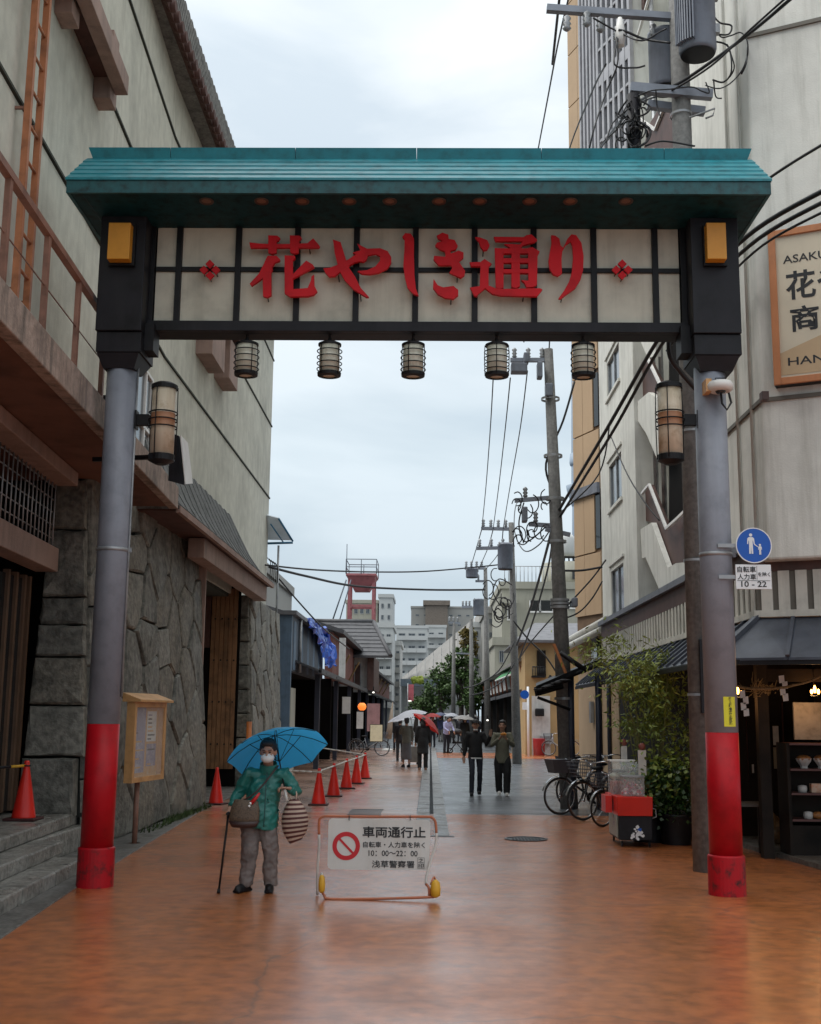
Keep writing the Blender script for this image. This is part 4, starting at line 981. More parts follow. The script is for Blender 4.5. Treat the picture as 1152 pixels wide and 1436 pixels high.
# stone kerb strip and gutter along the wall foot
c0 = [onZ(0, 1318), onZ(105, 1247), onZ(185, 1197), onZ(300, 1127)]
kb = thing('kerb', 'dark grey stone kerb along the foot of the left wall and steps', 'kerb', (-4, 14, 0))
kp = [(-3.36, 4), (c0[0].x, c0[0].y), (c0[1].x, c0[1].y), (c0[2].x, c0[2].y), (c0[3].x, c0[3].y), (-4.0, 33)]
for (xa, ya), (xb, yb) in zip(kp, kp[1:]):
    n = max(1, round((yb-ya)/1.0))
    for k in range(n):
        A = Vector((lerp(xa, xb, k/n), lerp(ya, yb, k/n)+0.005, 0)); B = Vector((lerp(xa, xb, (k+1)/n), lerp(ya, yb, (k+1)/n)-0.005, 0))
        mb = MB(); h = 0.012; mb.hexa([A+Vector((-0.3, 0, -0.03)), A+Vector((0, 0, -0.03)), B+Vector((0, 0, -0.03)), B+Vector((-0.3, 0, -0.03)), A+Vector((-0.3, 0, h)), A+Vector((0, 0, h)), B+Vector((0, 0, h)), B+Vector((-0.3, 0, h))]); mb.build('kerb_stone', m_kerb, kb, bevel=0.006)
mb = MB(); mb.add([(-3.8, 3, 0.006), (-3.68, 12, 0.006), (-4.1, 20, 0.006), (-4.2, 33, 0.006), (-5.3, 33, 0.006), (-5.3, 3, 0.006)], [(0, 1, 2, 3, 4, 5)]); structure('gutter_ground', mb, m_kerb)
# moss and weeds at the wall foot
m_weed = mat('weed_green', (0.05, 0.085, 0.02), rough=0.7, var=0.3, scale=20)
mb = MB(); rnd = random.Random(3)
for _ in range(420):
    y = rnd.choice([rnd.uniform(17.5, 22.5), rnd.gauss(20.0, .8)]); x = -4.17+rnd.uniform(-.08, .10)*1.0; h = rnd.uniform(.03, .13); a = rnd.uniform(0, 6.3)
    p0 = Vector((x, y, 0.005)); w = Vector((cos(a), sin(a), 0))*rnd.uniform(.008, .02); tip = p0+Vector((rnd.uniform(-.03, .08), rnd.uniform(-.05, .05), h))
    mb.add([p0-w, p0+w, tip], [(0, 1, 2)])
tag(mb.build('weeds', m_weed), 'small green weeds and moss at the foot of the left stone wall', 'weeds', kind='stuff')

# ------------------------------------------------------------ notice case on a post
a = onX(176, 1040, -4.02); b = onX(221, 1040, -3.86)
A = Vector((a.x, a.y, 0)); B = Vector((b.x, b.y, 0)); d = (B-A).normalized(); nrm2 = Vector((d.y, -d.x, 0))
zt_ = onP(181, 984, A, nrm2).z; zb_ = onP(176, 1098, A, nrm2).z
nc = thing('notice_case', 'pale wooden notice case with posters behind glass on a thin post by the stone wall', 'notice board', A.lerp(B, .4))
L_ = (B-A).length; M3 = Matrix((d, -nrm2, Vector((0, 0, 1)))).transposed()
def nbx(s0, s1, z0, z1, o0, o1, name, m, par=nc, bev=0.004):
    mb = MB(); mb.box(A + d*((s0+s1)/2) + nrm2*((o0+o1)/2) + Vector((0, 0, (z0+z1)/2)), (s1-s0, o1-o0, z1-z0), M=M3); return mb.build(name, m, par, bevel=bev)
nbx(0, 0.07, zb_, zt_, 0, .12, 'frame_side', m_woodl); nbx(L_-0.07, L_, zb_, zt_, 0, .12, 'frame_side', m_woodl)
nbx(0.07, L_-0.07, zb_, zb_+0.07, 0, .12, 'frame_bottom', m_woodl); nbx(0.07, L_-0.07, zt_-0.07, zt_, 0, .12, 'frame_top', m_woodl)
nbx(0.07, L_-0.07, zb_+0.07, zt_-0.07, 0, .03, 'back_panel', m_postero)
nbx(0.07, L_-0.07, zb_+0.07, zt_-0.07, .095, .10, 'glass', m_glass, bev=0)
mb = MB(); e = 0.09
q0, q1 = A-d*0.04+Vector((0, 0, zt_)), B+d*0.04+Vector((0, 0, zt_))
mb.hexa([q0-nrm2*.05, q0+nrm2*.2, q1+nrm2*.2, q1-nrm2*.05, q0-nrm2*.05+Vector((0, 0, .12)), q0+nrm2*.2+Vector((0, 0, .03)), q1+nrm2*.2+Vector((0, 0, .03)), q1-nrm2*.05+Vector((0, 0, .12))]); mb.build('little_roof', m_woodl, nc)
rnd = random.Random(5)
posters = [(.12, .60, .12, 1.0), (.66, 1.0, .55, .95), (.68, 1.02, .2, .5), (1.06, 1.3, .5, .98), (1.06, 1.28, .15, .42)]
H_ = zt_-zb_
pm_ = [m_posterb, m_paper, m_posterb, m_paper, m_posterb]
for i, (s0, s1, t0_, t1_) in enumerate(posters):
    if s1 > L_-0.09: s1 = L_-0.09
    if s0 > s1-0.05: continue
    o = nbx(s0, s1, zb_+H_*t0_*0.9, zb_+H_*t1_*0.93, .031, .035, 'poster', pm_[i], bev=0)
    for k in range(7):       # lines of small print
        z = zb_+H_*(t0_*0.9)+ (H_*(t1_*0.93-t0_*0.9))*(k+0.6)/7.6
        nbx(s0+.03, s0+.03+(s1-s0-.06)*rnd.uniform(.4, 1), z-.008, z+.012, .0355, .0365, 'print', rnd.choice([m_posterb, m_ink, m_postero]), par=o, bev=0)
c = A.lerp(B, 0.42)
mb = MB(); mb.tube([(c.x, c.y, 0), (c.x, c.y, zb_)], 0.035, 10); mb.build('post', m_rail, nc)
mb = MB(); mb.tube([(c.x, c.y, 0.0), (c.x, c.y, 0.012)], 0.09, 12); mb.build('base_plate', m_rail, nc)

# ------------------------------------------------------------ traffic cones
def make_cone():
    t = thing('traffic_cone', '', 'traffic cone', group='red traffic cones along the left side of the street')
    mb = MB(); mb.lathe([(0.145, 0.03), (0.14, 0.045), (0.033, 0.64), (0.033, 0.68), (0.025, 0.70), (0.012, 0.70)], n=20); mb.build('cone_body', m_cone, t)
    mb = MB(); mb.box((0, 0, 0.016), (0.38, 0.38, 0.03)); mb.build('base', m_coneb, t, bevel=0.008); return t
cone = make_cone()
cpos = [((33, 1150), 0.452, 'red traffic cone on the top stone step at far left'), ((303, 1128), 0.0, 'red traffic cone alone beside the stone wall, left of the blue umbrella'),
        ((447, 1129), 0, 'largest red cone, nearest of the row right of the blue umbrella'), ((468, 1117), 0, 'second nearest cone of the row holding the white bars'), ((486, 1106), 0, 'middle cone of the row of five by the shops'), ((500, 1099), 0, 'fourth cone of the row, next to the farthest one'), ((512, 1092), 0, 'farthest and smallest cone of the row, beside the parked bicycle')]
cw = []
for i, ((u, v), z, lb_) in enumerate(cpos):
    q = onZ(u, v, z); o = cone if i == 0 else dup(cone, q, random.uniform(-.3, .3)); o.location = q; o['label'] = lb_; cw.append(Vector(q))
def conebar(a, b, m1, m2, label, name='cone_bar'):
    n = 9; t = thing(name, label, 'barrier bar', a)
    for k in range(n):
        mb = MB(); mb.tube([a.lerp(b, k/n), a.lerp(b, (k+0.999)/n)], 0.017, 8); mb.build('bar_section', (m1, m2)[k % 2], t)
    mb = MB(); mb.ring(a, 0.045, 0.009, 16, 6); mb.ring(b, 0.045, 0.009, 16, 6); mb.build('end_ring', m2, t)
up = Vector((0, 0, 0.64))
conebar(cw[0]+up, cw[0]+Vector((-1.2, -1.6, .58)), m_bary, m_blackb, 'yellow and black striped bar running left from the cone on the steps')
for i, s in zip((2, 3, 4, 5), ('nearest', 'second', 'third', 'farthest')):
    conebar(cw[i]+up, cw[i+1]+up, m_barw, m_barw, 'pale bar linking cones of the row, %s of the four between them' % s)
# far side bar going back to the wall
pf = cw[6]+up; conebar(pf, onX(440, 1047, -3.4), m_barw, m_barw, 'pale bar running left from the farthest cone to the shopfront')
conebar(cw[2]+up+Vector((0, 0, -.02)), Vector((cw[2].x-1.3, cw[2].y+1.0, .62)), m_barw, m_barw, 'pale bar running left behind the umbrella from the nearest cone')
# ------------------------------------------------------------ right: corner shop with fluted fascia and seamed metal awning
m_pl = mat('white_grey_plaster', (0.66, 0.66, 0.61), rough=0.8, scale=0.6, var=0.07, streak=0.75, streakc=(0.38, 0.375, 0.33), bump=0.15, bscale=50, mottle=0.06)
m_fas = mat('fascia_flute_cream', (0.58, 0.565, 0.50), rough=0.6, var=0.10, streak=0.4, streakc=(0.22, 0.21, 0.18))
m_fasb = mat('fascia_recess', (0.13, 0.12, 0.10), rough=0.7, var=0.1)
m_awn = mat('awning_slate_metal', (0.055, 0.062, 0.08), rough=0.42, metal=0.2, var=0.18, streak=0.4, streakc=(0.05, 0.055, 0.065), rvar=0.1)
m_brn = mat('brown_cladding', (0.085, 0.042, 0.034), rough=0.6, var=0.18, streak=0.35)
m_flash = mat('grey_flashing', (0.16, 0.165, 0.19), rough=0.45, metal=0.3, var=0.15)
m_boardc = mat('shop_sign_cream', (0.56, 0.50, 0.38), rough=0.5, var=0.03)
m_boardo = mat('shop_sign_orange', (0.46, 0.18, 0.07), rough=0.5, var=0.08, streak=0.3, streakc=(0.2, 0.08, 0.04))
m_boardt = mat('shop_sign_tan', (0.47, 0.34, 0.20), rough=0.5, var=0.03)
m_bulb = mat('warm_bulb', (1, 0.7, 0.3), emit=(1.0, 0.42, 0.08), estr=14)
RXW = 4.0
Yc = onX(1068, 558, RXW).y
dA = Vector((2.14, -1, 0)).normalized(); nA = Vector((-dA.y, dA.x, 0)); nA = nA if nA.y < 0 else -nA
cs = thing('corner_shop', 'white plastered corner building with fluted fascia and slate metal awning, right behind the post', 'building', (RXW, Yc, 0))
def csb(mb, n, m, parent=None, **k): return mb.build(n, m, parent or cs, **k)
Cn = Vector((RXW, Yc, 0)); yB = onX(966, 600, RXW).y
def onA(u, v, off=0.0): return onP(u, v, Cn + nA*off, nA)
mb = MB(); E = Cn + dA*9
mb.prism([(RXW, yB, 3.6), (RXW, Yc, 3.6), (E.x, E.y, 3.6), (16, E.y, 3.6), (16, yB, 3.6)], (0, 0, 18)); csb(mb, 'upper_wall', m_pl, bevel=0.03)
# thin joints (raised mouldings) in the plaster
zj = onX(1072, 558, RXW).z
mb = MB(); mb.b2((RXW-0.03, Yc-0.02, zj-0.03), (RXW-0.001, yB, zj+0.02)); csb(mb, 'wall_moulding', m_fasb)
mb = MB(); a = Cn+nA*0.015; mb.bar(a+Vector((0, 0, zj)), a+dA*9+Vector((0, 0, zj)), 0.03, 0.05); csb(mb, 'wall_moulding', m_fasb)
zj2 = onA(1150, 28).z
mb = MB(); mb.bar(a+Vector((0, 0, zj2)), a+dA*9+Vector((0, 0, zj2)), 0.03, 0.05); csb(mb, 'wall_moulding', m_fasb)
for yy in (Yc+0.35, Yc+1.0):
    mb = MB(); mb.tube([(RXW-0.03, yy, 3.9), (RXW-0.03, yy, 20)], 0.02, 6); csb(mb, 'drain_pipe', m_pl)
# clutter of brackets
mb = MB(); q = onX(1072, 556, RXW-0.05); mb.box(q, (0.08, 0.12, 0.1)); csb(mb, 'junction_box', m_brn)
# fascia
FXW = 3.93
Yf = onX(1063, 860, FXW).y; zfb = onX(1063, 860, FXW).z; zft = onX(969, 817, FXW).z-0.24; Cf = Vector((FXW, Yf, 0)); yFe = onX(845, 905, FXW).y
mb = MB(); Ef = Cf+dA*8
mb.prism([(FXW, yFe, zfb), (FXW, Yf, zfb), (Ef.x, Ef.y, zfb), (12, Ef.y, zfb), (12, yFe, zfb)], (0, 0, zft-zfb)); csb(mb, 'fascia_board', m_fasb)
sl = MB(); sl.b2((-0.022, -0.065, 0.03), (-0.001, 0.065, zft-zfb-0.03)); sl = sl.mesh('slat', m_fas)
yy = Yf+0.14
while yy < yFe: part('slat', sl, cs, Vector((FXW, yy, zfb))-WLOC[cs.name]); yy += 0.25
sl2 = MB(); ang = atan2(dA.y, dA.x); sl2.box((0, 0, (zft-zfb)/2), (0.13, 0.035, zft-zfb-0.06), rz=ang); sl2 = sl2.mesh('slat', m_fas)
s = 0.12
while s < 6: part('slat', sl2, cs, Cf+dA*s+nA*0.018+Vector((0, 0, zfb))-WLOC[cs.name]); s += 0.20
for (za, zb2, m, o) in ((zfb-0.05, zfb+0.03, m_fas, 0.05), (zft-0.03, zft+0.26, m_brn, 0.02), (zft+0.261, zft+0.36, m_flash, 0.10)):
    mb = MB(); a0_ = Vector((FXW-o, yFe, 0)); a1_ = Vector((FXW-o, Yf-o*0.4, 0)); a2_ = Ef+nA*o
    mb.prism([a0_+Vector((0, 0, za)), a1_+Vector((0, 0, za)), a2_+Vector((0, 0, za)), (12, a2_.y, za), (12, yFe, za)], (0, 0, zb2-za)); csb(mb, 'fascia_trim', m)
# awning
AO = 0.62; zab = zfb-0.56
def awq(p0, p1, q0, q1, nm):   # p: top edge, q: bottom edge
    mb = MB(); t = Vector((0, 0, -0.03)); mb.hexa([p0+t, p1+t, q1+t, q0+t, p0, p1, q1, q0]); return csb(mb, nm, m_awn)
cornerq = Vector((FXW-AO, Yf-AO*0.55, zab)); cornerp = Vector((FXW, Yf, zfb-0.055))
yy = Yf; ys = [Yf]
while yy < yFe: yy += 0.5; ys.append(min(yy, yFe))
for k in range(len(ys)-1):
    a, b = ys[k], ys[k+1]-0.01
    q0 = Vector((FXW-AO, a, zab)) if k else cornerq; 
    awq(Vector((FXW, a, zfb-0.055)), Vector((FXW, b, zfb-0.055)), q0, Vector((FXW-AO, b, zab)), 'awning_panel')
    mb = MB(); mb.bar((FXW, b, zfb-0.04), (FXW-AO, b, zab+0.015), 0.045, 0.04); csb(mb, 'awning_seam', m_awn)
s = 0; k = 0
while s < 6.0:
    s2 = s+0.42; off = nA*AO
    p0 = Cf+dA*s+Vector((0, 0, zfb-0.055)); p1 = Cf+dA*(s2-0.01)+Vector((0, 0, zfb-0.055))
    q0 = (Cf+dA*s+off); q0.z = zab; q1 = Cf+dA*(s2-0.01)+off; q1.z = zab
    if s == 0: q0 = cornerq
    awq(p0, p1, q0, q1, 'awning_panel'); mb = MB(); mb.bar(p1+Vector((0, 0, .015)), q1+Vector((0, 0, .015)), 0.045, 0.04); csb(mb, 'awning_seam', m_awn); s = s2
mb = MB(); mb.bar(cornerp+Vector((0, 0, .02)), cornerq+Vector((0, 0, .02)), 0.07, 0.05); csb(mb, 'awning_seam', m_awn)
mb = MB(); mb.bar(cornerq+Vector((0, 0, -.05)), Vector((FXW-AO, yFe, zab-.05)), 0.03, 0.06); csb(mb, 'gutter', m_black)
mb = MB(); qe = Cf+dA*6+nA*AO; qe.z = zab-.05; mb.bar(cornerq+Vector((0, 0, -.05)), qe, 0.03, 0.06); csb(mb, 'gutter', m_black)
# ground floor: dark timber room open to the street
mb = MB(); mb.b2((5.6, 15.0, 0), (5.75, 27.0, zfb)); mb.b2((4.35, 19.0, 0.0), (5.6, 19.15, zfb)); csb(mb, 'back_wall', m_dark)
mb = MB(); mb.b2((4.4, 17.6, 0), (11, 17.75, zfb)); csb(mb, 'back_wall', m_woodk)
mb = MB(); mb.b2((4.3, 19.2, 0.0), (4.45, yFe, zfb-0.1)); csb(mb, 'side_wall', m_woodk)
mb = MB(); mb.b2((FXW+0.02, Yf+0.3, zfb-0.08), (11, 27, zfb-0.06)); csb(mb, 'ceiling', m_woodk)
for (x, y) in ((4.3, 15.4), (5.55, 16.9), (7.2, 16.9)):
    mb = MB(); mb.b2((x-0.07, y-0.07, 0), (x+0.07, y+0.07, zfb-0.08)); csb(mb, 'post', m_woodk)
mb = MB(); mb.bar((4.3, 15.4, 2.3), (9, 14.6, 2.3), 0.12, 0.16); csb(mb, 'beam', m_woodk)
a, b = onY(1112, 985, 15.6), onY(1112, 1037, 15.6)
mb = MB(); mb.b2((a.x, 15.58, b.z), (a.x+1.4, 15.62, a.z)); csb(mb, 'menu_panel', mat('menu_panel_pale', (0.30, 0.26, 0.22), rough=0.6, var=0.2, scale=6))
for (u0, u1, v0, v1, m) in ((1084, 1093, 1018, 1045, m_paper), (1085, 1094, 1048, 1078, mat('old_paper', (0.28, 0.24, 0.17), rough=0.7)), (1062, 1066, 1045, 1065, m_paper), (1055, 1058, 1072, 1084, m_paper)):
    a, b = onY(u0, v0, 17.5), onY(u1, v1, 17.5); mb = MB(); mb.b2((a.x, 17.5, b.z), (b.x, 17.52, a.z)); csb(mb, 'wall_poster', m)
for (u0, u1, v0, v1) in ((1070, 1076, 985, 1080), (1097, 1101, 985, 1100), (1046, 1050, 990, 1095)):
    a, b = onY(u0, v0, 17.45), onY(u1, v1, 17.45); mb = MB(); mb.b2((a.x, 17.42, b.z), (b.x, 17.47, a.z)); csb(mb, 'door_stile', mat('dark_red_wood', (0.06, 0.02, 0.014), rough=0.5))
mb = MB(); k0 = [onZ(1030, 1172), onZ(1046, 1190), onZ(1152, 1220), onZ(1180, 1228)]
mb.prism([(k0[1].x, k0[1].y, 0.0), (k0[2].x, k0[2].y, 0.0), (k0[2].x+6, k0[2].y-2.2, 0.0), (11, 19, 0), (4.35, 19, 0), (4.15, 18, 0.0)], (0, 0, 0.06)); tag(mb.build('shop_threshold', m_kerb), kind='structure')
# bulbs and folded paper streamers on a rope
bl = [onY(1035, 972, 15.3), onY(1143, 970, 15.0)]
for q, nm in zip(bl, ('glowing warm bulb cluster hanging beside the right post, under the awning', 'glowing warm bulb cluster hanging at the right edge above the shelf')):
    t = thing('hanging_bulb', nm, 'lamp', q, group='warm bulbs in the shop front')
    mb = MB()
    for dx, dz, h in ((-0.04, 0, .06), (0.0, 0.03, .10), (0.045, 0, .07)): mb.ball(q+Vector((dx, 0, dz)), (0.018, 0.018, h/2), 8, 6)
    mb.build('bulb', m_bulb, t)
    pl_ = bpy.data.lights.new('bulb_light', 'POINT'); pl_.energy = 5; pl_.color = (1, .55, .22); pl_.shadow_soft_size = .06; po_ = bpy.data.objects.new('bulb_light', pl_); COL.objects.link(po_); po_.location = q+Vector((0, .1, -.12))
    mb = MB(); mb.tube([q+Vector((0, 0, -.06)), q+Vector((0, 0, .02))], 0.008, 5); mb.lathe([(0.06, -0.05), (0.07, -0.03)], q, 10); mb.tube([q+Vector((0, 0.03, .02)), q+Vector((0, 0.03, .30))], 0.006, 5); mb.build('holder', m_black, t)
ra, rb_ = onY(1026, 962, 14.9), onY(1160, 945, 14.6)
t = thing('sacred_rope', 'rough straw rope strung under the awning with orange lit straw', 'rope', ra)
pts = [ra.lerp(rb_, k/14)+Vector((0, 0, -0.10*sin(pi*k/14)+random.uniform(-.01, .01))) for k in range(15)]
mb = MB(); mb.tube(pts, 0.016, 6); mb.build('rope', mat('straw', (0.25, 0.17, 0.08), rough=0.9, var=0.3, scale=40), t)
mb = MB(); c_ = onY(1062, 968, 15.0); rnd = random.Random(2)
for k in range(60):
    p0 = c_+Vector((rnd.gauss(0, .09), rnd.gauss(0, .03), rnd.gauss(0, .04))); mb.tube([p0, p0+Vector((rnd.gauss(.03, .05), 0, rnd.uniform(-.02, .14)))], 0.004, 3)
mb.build('straw_ends', mat('straw', (0, 0, 0)), t)
for (u, v), nm in zip(((1044, 978), (1099, 957)), ('white zigzag paper streamer next to the right post', 'white zigzag paper streamer on the rope, farther right')):
    q = onY(u, v, 14.85); mb = MB(); y = 0
    for k in range(4):
        x = (-0.02, 0.018, -0.012, 0.02)[k]; mb.prism([q+Vector((x-.035, 0, -k*.075+.08)), q+Vector((x+.03, 0, -k*.075+.09)), q+Vector((x+.035, 0, -k*.075)), q+Vector((x-.03, 0, -k*.075-.01))], (0, 0.003+0.002*k, 0))
    tag(mb.build('paper_streamer', m_white, loc=q), nm, 'paper streamer', 'paper streamers on the shop rope')
# shelf with goods
sb = onZ(1112, 1200, 0.06); SYs = sb.y-0.0
t = thing('display_shelf', 'dark display shelf with bowls and small packs at the right edge', 'shelf', (sb.x, SYs, 0.06))
m_shelf = mat('shelf_red_brown', (0.11, 0.04, 0.035), rough=0.5)
xs0 = onY(1110, 1100, SYs).x
for v in (1042, 1078, 1112, 1149):
    q = onY(1110, v, SYs); mb = MB(); mb.b2((xs0, SYs, q.z-0.025), (xs0+1.3, SYs+0.42, q.z)); mb.build('shelf_board', m_shelf, t)
zt2 = onY(1110, 1042, SYs).z
mb = MB(); mb.b2((xs0-0.04, SYs+0.01, 0.06), (xs0, SYs+0.45, zt2)); mb.build('side_panel', m_woodk, t)
mb = MB(); mb.b2((xs0, SYs+0.43, 0.06), (xs0+1.3, SYs+0.45, zt2)); mb.build('back_panel', m_woodk, t)
mb = MB(); mb.b2((xs0, SYs+0.05, 0.06), (xs0+1.3, SYs+0.40, onY(1110, 1158, SYs).z)); mb.build('base_cabinet', m_woodk, t)
m_bowlw = mat('bowl_white', (0.6, 0.58, 0.55), rough=0.3); m_food = mat('food_brown', (0.35, 0.14, 0.04), rough=0.5, var=0.3, scale=30); m_pack = mat('pack_orange_white', (0.6, 0.42, 0.3), rough=0.4, c2=(0.6, 0.2, 0.08), scale=14)
bi = 0
for v, items in ((1078, ((1128, 'b'), (1153, 'b'))), (1112, ((1126, 's'), (1148, 'p'))), (1149, ((1134, 's'), (1148, 'b2')))):
    for u, kd in items:
        q = onY(u, v, SYs+0.16); q.y = SYs+0.16; mb = MB(); place = {1078: 'upper', 1112: 'middle', 1149: 'lowest'}[v]
        if kd == 'b':
            tt = thing('food_bowl', 'white footed bowl with brown food on the %s shelf, %s' % (place, 'left one' if u < 1140 else 'right one at the photo edge'), 'bowl', q, group='bowls on the display shelf')
            mb.lathe([(0.05, 0.0), (0.045, 0.03), (0.09, 0.09), (0.105, 0.13)], q, 8, smooth=False); mb.build('bowl', m_bowlw, tt)
            mb = MB(); mb.ball(q+Vector((0, 0, .125)), (0.1, 0.1, 0.05), 12, 6); mb.build('food', m_food, tt)
        elif kd == 's': mb.lathe([(0.05, 0), (0.06, 0.05), (0.055, 0.09), (0.02, 0.10)], q, 12); tag(mb.build('small_pot', m_bowlw, loc=q), 'small white pot standing on the %s shelf' % place, 'pot')
        elif kd == 'p': mb.box(q+Vector((0, 0, .06)), (0.2, 0.1, 0.12)); tag(mb.build('food_pack', m_pack, loc=q, bevel=0.01), 'orange and white food pack on the middle shelf', 'pack')
        else: mb.ball(q+Vector((0, 0, .05)), (0.08, 0.06, 0.05), 12, 6); tag(mb.build('bread_roll', m_food, loc=q), 'round brown bread roll on the lowest shelf', 'bread')
# stool and bag
q = onZ(1052, 1193, 0.05); t = thing('wooden_stool', 'dark slatted wooden stool behind the red base of the right post', 'stool', q)
for k in range(5): mb = MB(); mb.b2((q.x-0.22, q.y-0.22+k*0.1, 0.62), (q.x+0.24, q.y-0.14+k*0.1, 0.66)); mb.build('seat_slat', mat('worn_dark_wood', (0.07, 0.055, 0.045), rough=0.6, var=0.3), t)
for sx in (-.18, .2):
    for sy in (-.18, .2): mb = MB(); mb.b2((q.x+sx-.025, q.y+sy-.025, 0.0), (q.x+sx+.025, q.y+sy+.025, 0.62)); mb.build('leg', m_woodk, t)
q = onZ(1085, 1183, 0.06); mb = MB(); rnd = random.Random(9)
mb.ball(q+Vector((0, 0, .2)), (0.18, 0.14, 0.2), 20, 14)
for v in mb.v:
    w = noise.noise(v*7); v += (v-(q+Vector((0, 0, .2)))).normalized()*w*0.07; v.z = max(v.z, 0.062)
    if v.z > .36: v.x += (q.x-v.x)*.3
mb.smooth = False; mb.sm = [False]*len(mb.f)
tag(mb.build('rubbish_bag', mat('plastic_bag_tan', (0.30, 0.20, 0.11), rough=0.25, c2=(0.42, 0.36, 0.28), scale=6, spec=0.7), loc=q), 'crumpled tan plastic bag full of rubbish on the shop threshold', 'bag')

# big shop sign on the angled wall
so = 0.14
def sA(u, v, o=so): return onA(u, v, o)
TLs, BLs = sA(1077, 326), sA(1086, 541); xL = (TLs+BLs)/2
t = thing('shopping_street_sign', 'large orange framed cream sign reading ASAKUSA 花やしき 商店街 HANAYASHIKI on the right wall', 'sign', TLs)
zT, zB = sA(1077, 326).z, sA(1086, 541).z; s0 = (Vector((xL.x, xL.y, 0))-Cn).dot(dA)
Wd = 1.75
def sbx(a, b, z0, z1, o0, o1, nm, m, bev=0.0):
    mb = MB(); M = Matrix((dA, -nA, Vector((0, 0, 1)))).transposed(); mb.box(Cn+dA*(s0+(a+b)/2)+nA*((o0+o1)/2)+Vector((0, 0, (z0+z1)/2)), (b-a, o1-o0, z1-z0), M=M); return mb.build(nm, m, t, bevel=bev)
sbx(0.0, Wd, zB, zT, 0.0, so-0.01, 'sign_box', m_black)
fw = 0.085
sbx(0, fw, zB, zT, so-.009, so+.03, 'frame_side', m_boardo, .006); sbx(Wd-fw, Wd, zB, zT, so-.009, so+.03, 'frame_side', m_boardo, .006)
sbx(fw, Wd-fw, zB, zB+fw, so-.009, so+.03, 'frame_bottom', m_boardo, .006); sbx(fw, Wd-fw, zT-fw, zT, so-.009, so+.03, 'frame_top', m_boardo, .006)
sbx(fw, Wd-fw, zB+fw, zT-fw, so-.009, so, 'face', m_boardc)
# tan mountain shape at the foot of the face
def fp(s, z, o=so+.002): return Cn+dA*(s0+s)+nA*o+Vector((0, 0, z))
zz = lambda f: zB+(zT-zB)*f
mb = MB(); mb.prism([fp(fw+.002, zz(.20)), fp(fw+.002, zz(.06)), fp(Wd-fw, zz(.06)), fp(Wd-fw, zz(.22)), fp(Wd*.72, zz(.40)), fp(Wd*.6, zz(.38))], nA*0.002); mb.build('tan_band', m_boardt, t)
HH = zT-zB
text_on('ASAKUSA', .1, m_ink, 'lettering', t, fp(.165, zz(.775), so+.003), dA, Z1, .001, .0005, width=.70, height=HH*.052)
text_on('花やしき', .3, m_ink, 'lettering', t, fp(.185, zz(.535), so+.003), dA, Z1, .006, .0005, width=1.38, height=HH*.185)
text_on('商店街', .3, m_ink, 'lettering', t, fp(.22, zz(.325), so+.003), dA, Z1, .006, .0005, width=1.05, height=HH*.165)
text_on('HANAYASHIKI', .1, m_ink, 'lettering', t, fp(.17, zz(.115), so+.005), dA, Z1, .001, .0005, width=1.3, height=HH*.052)

# ------------------------------------------------------------ white building with zigzag stair
BX = 4.2
b2 = thing('white_stair_building', 'white building with narrow windows and zigzag outdoor stair between the tan tower and corner shop', 'building', (BX, 26, 0))
yL = onX(843, 700, BX).y; yR = onX(891, 700, BX).y
def bb(mb, n, m, parent=None, **k): return mb.build(n, m, parent or b2, **k)
mb = MB(); mb.b2((BX+0.12, yR, 3.5), (8, yL, 19)); bb(mb, 'building_body', m_pl)
wins = []
for (u0, u1, v0, v1) in ((854, 868, 478, 553), (855, 871, 632, 712), (859, 875, 788, 866)):
    a = onX(u1, v0, BX); b = onX(u0, v1, BX); wins.append((a.y, b.y, (onX(u0, (v1+(4)), BX).z), a.z))
# wall in strips around the window openings
ya = min(w[0] for w in wins); yb_ = max(w[1] for w in wins); ya_, yb2_ = wins[1][0], wins[1][1]
mb = MB(); mb.b2((BX, yR, 3.5), (BX+.119, ya_, 19)); bb(mb, 'wall', m_pl, bevel=.01)
mb = MB(); mb.b2((BX, yb2_, 3.5), (BX+.119, yL, 19)); bb(mb, 'wall', m_pl, bevel=.01)
zs = sorted([(w[2], w[3]) for w in wins]); 
step_ = zs[1][0]-zs[0][0]; zs += [(zs[-1][0]+step_*k, zs[-1][1]+step_*k) for k in (1, 2, 3)]
prev = 3.5
for (z0, z1) in zs:
    if z1 > 18.5: break
    mb = MB(); mb.b2((BX, ya_+.002, prev), (BX+.119, yb2_-.002, z0)); bb(mb, 'wall', m_pl); prev = z1
    fr = MB(); fr.b2((BX+.06, ya_+.004, z0), (BX+.118, yb2_-.004, z1)); w_ = bb(fr, 'window', m_glassb)
    for (p, q_) in (((BX+.03, ya_+.01, z0+.01), (BX+.058, ya_+.06, z1-.01)), ((BX+.03, yb2_-.06, z0+.01), (BX+.058, yb2_-.01, z1-.01)), ((BX+.03, (ya_+yb2_)/2-.03, z0+.01), (BX+.058, (ya_+yb2_)/2+.03, z1-.01)), ((BX+.03, ya_+.06, z0+.01), (BX+.057, yb2_-.06, z0+.06))):
        mb = MB(); mb.b2(p, q_); mb.build('window_frame', m_steel, w_)
    mb = MB(); mb.b2((BX-.05, ya_-.12, z0-.09), (BX-.002, yb2_+.12, z0-.02)); bb(mb, 'window_sill', m_pl)
    mb = MB(); mb.b2((BX-.04, ya_-.15, z1+.12), (BX-.002, yb2_+.15, z1+.18)); bb(mb, 'window_hood', m_pl)
mb = MB(); mb.b2((BX, ya_+.002, prev), (BX+.119, yb2_-.002, 19)); bb(mb, 'wall', m_pl)
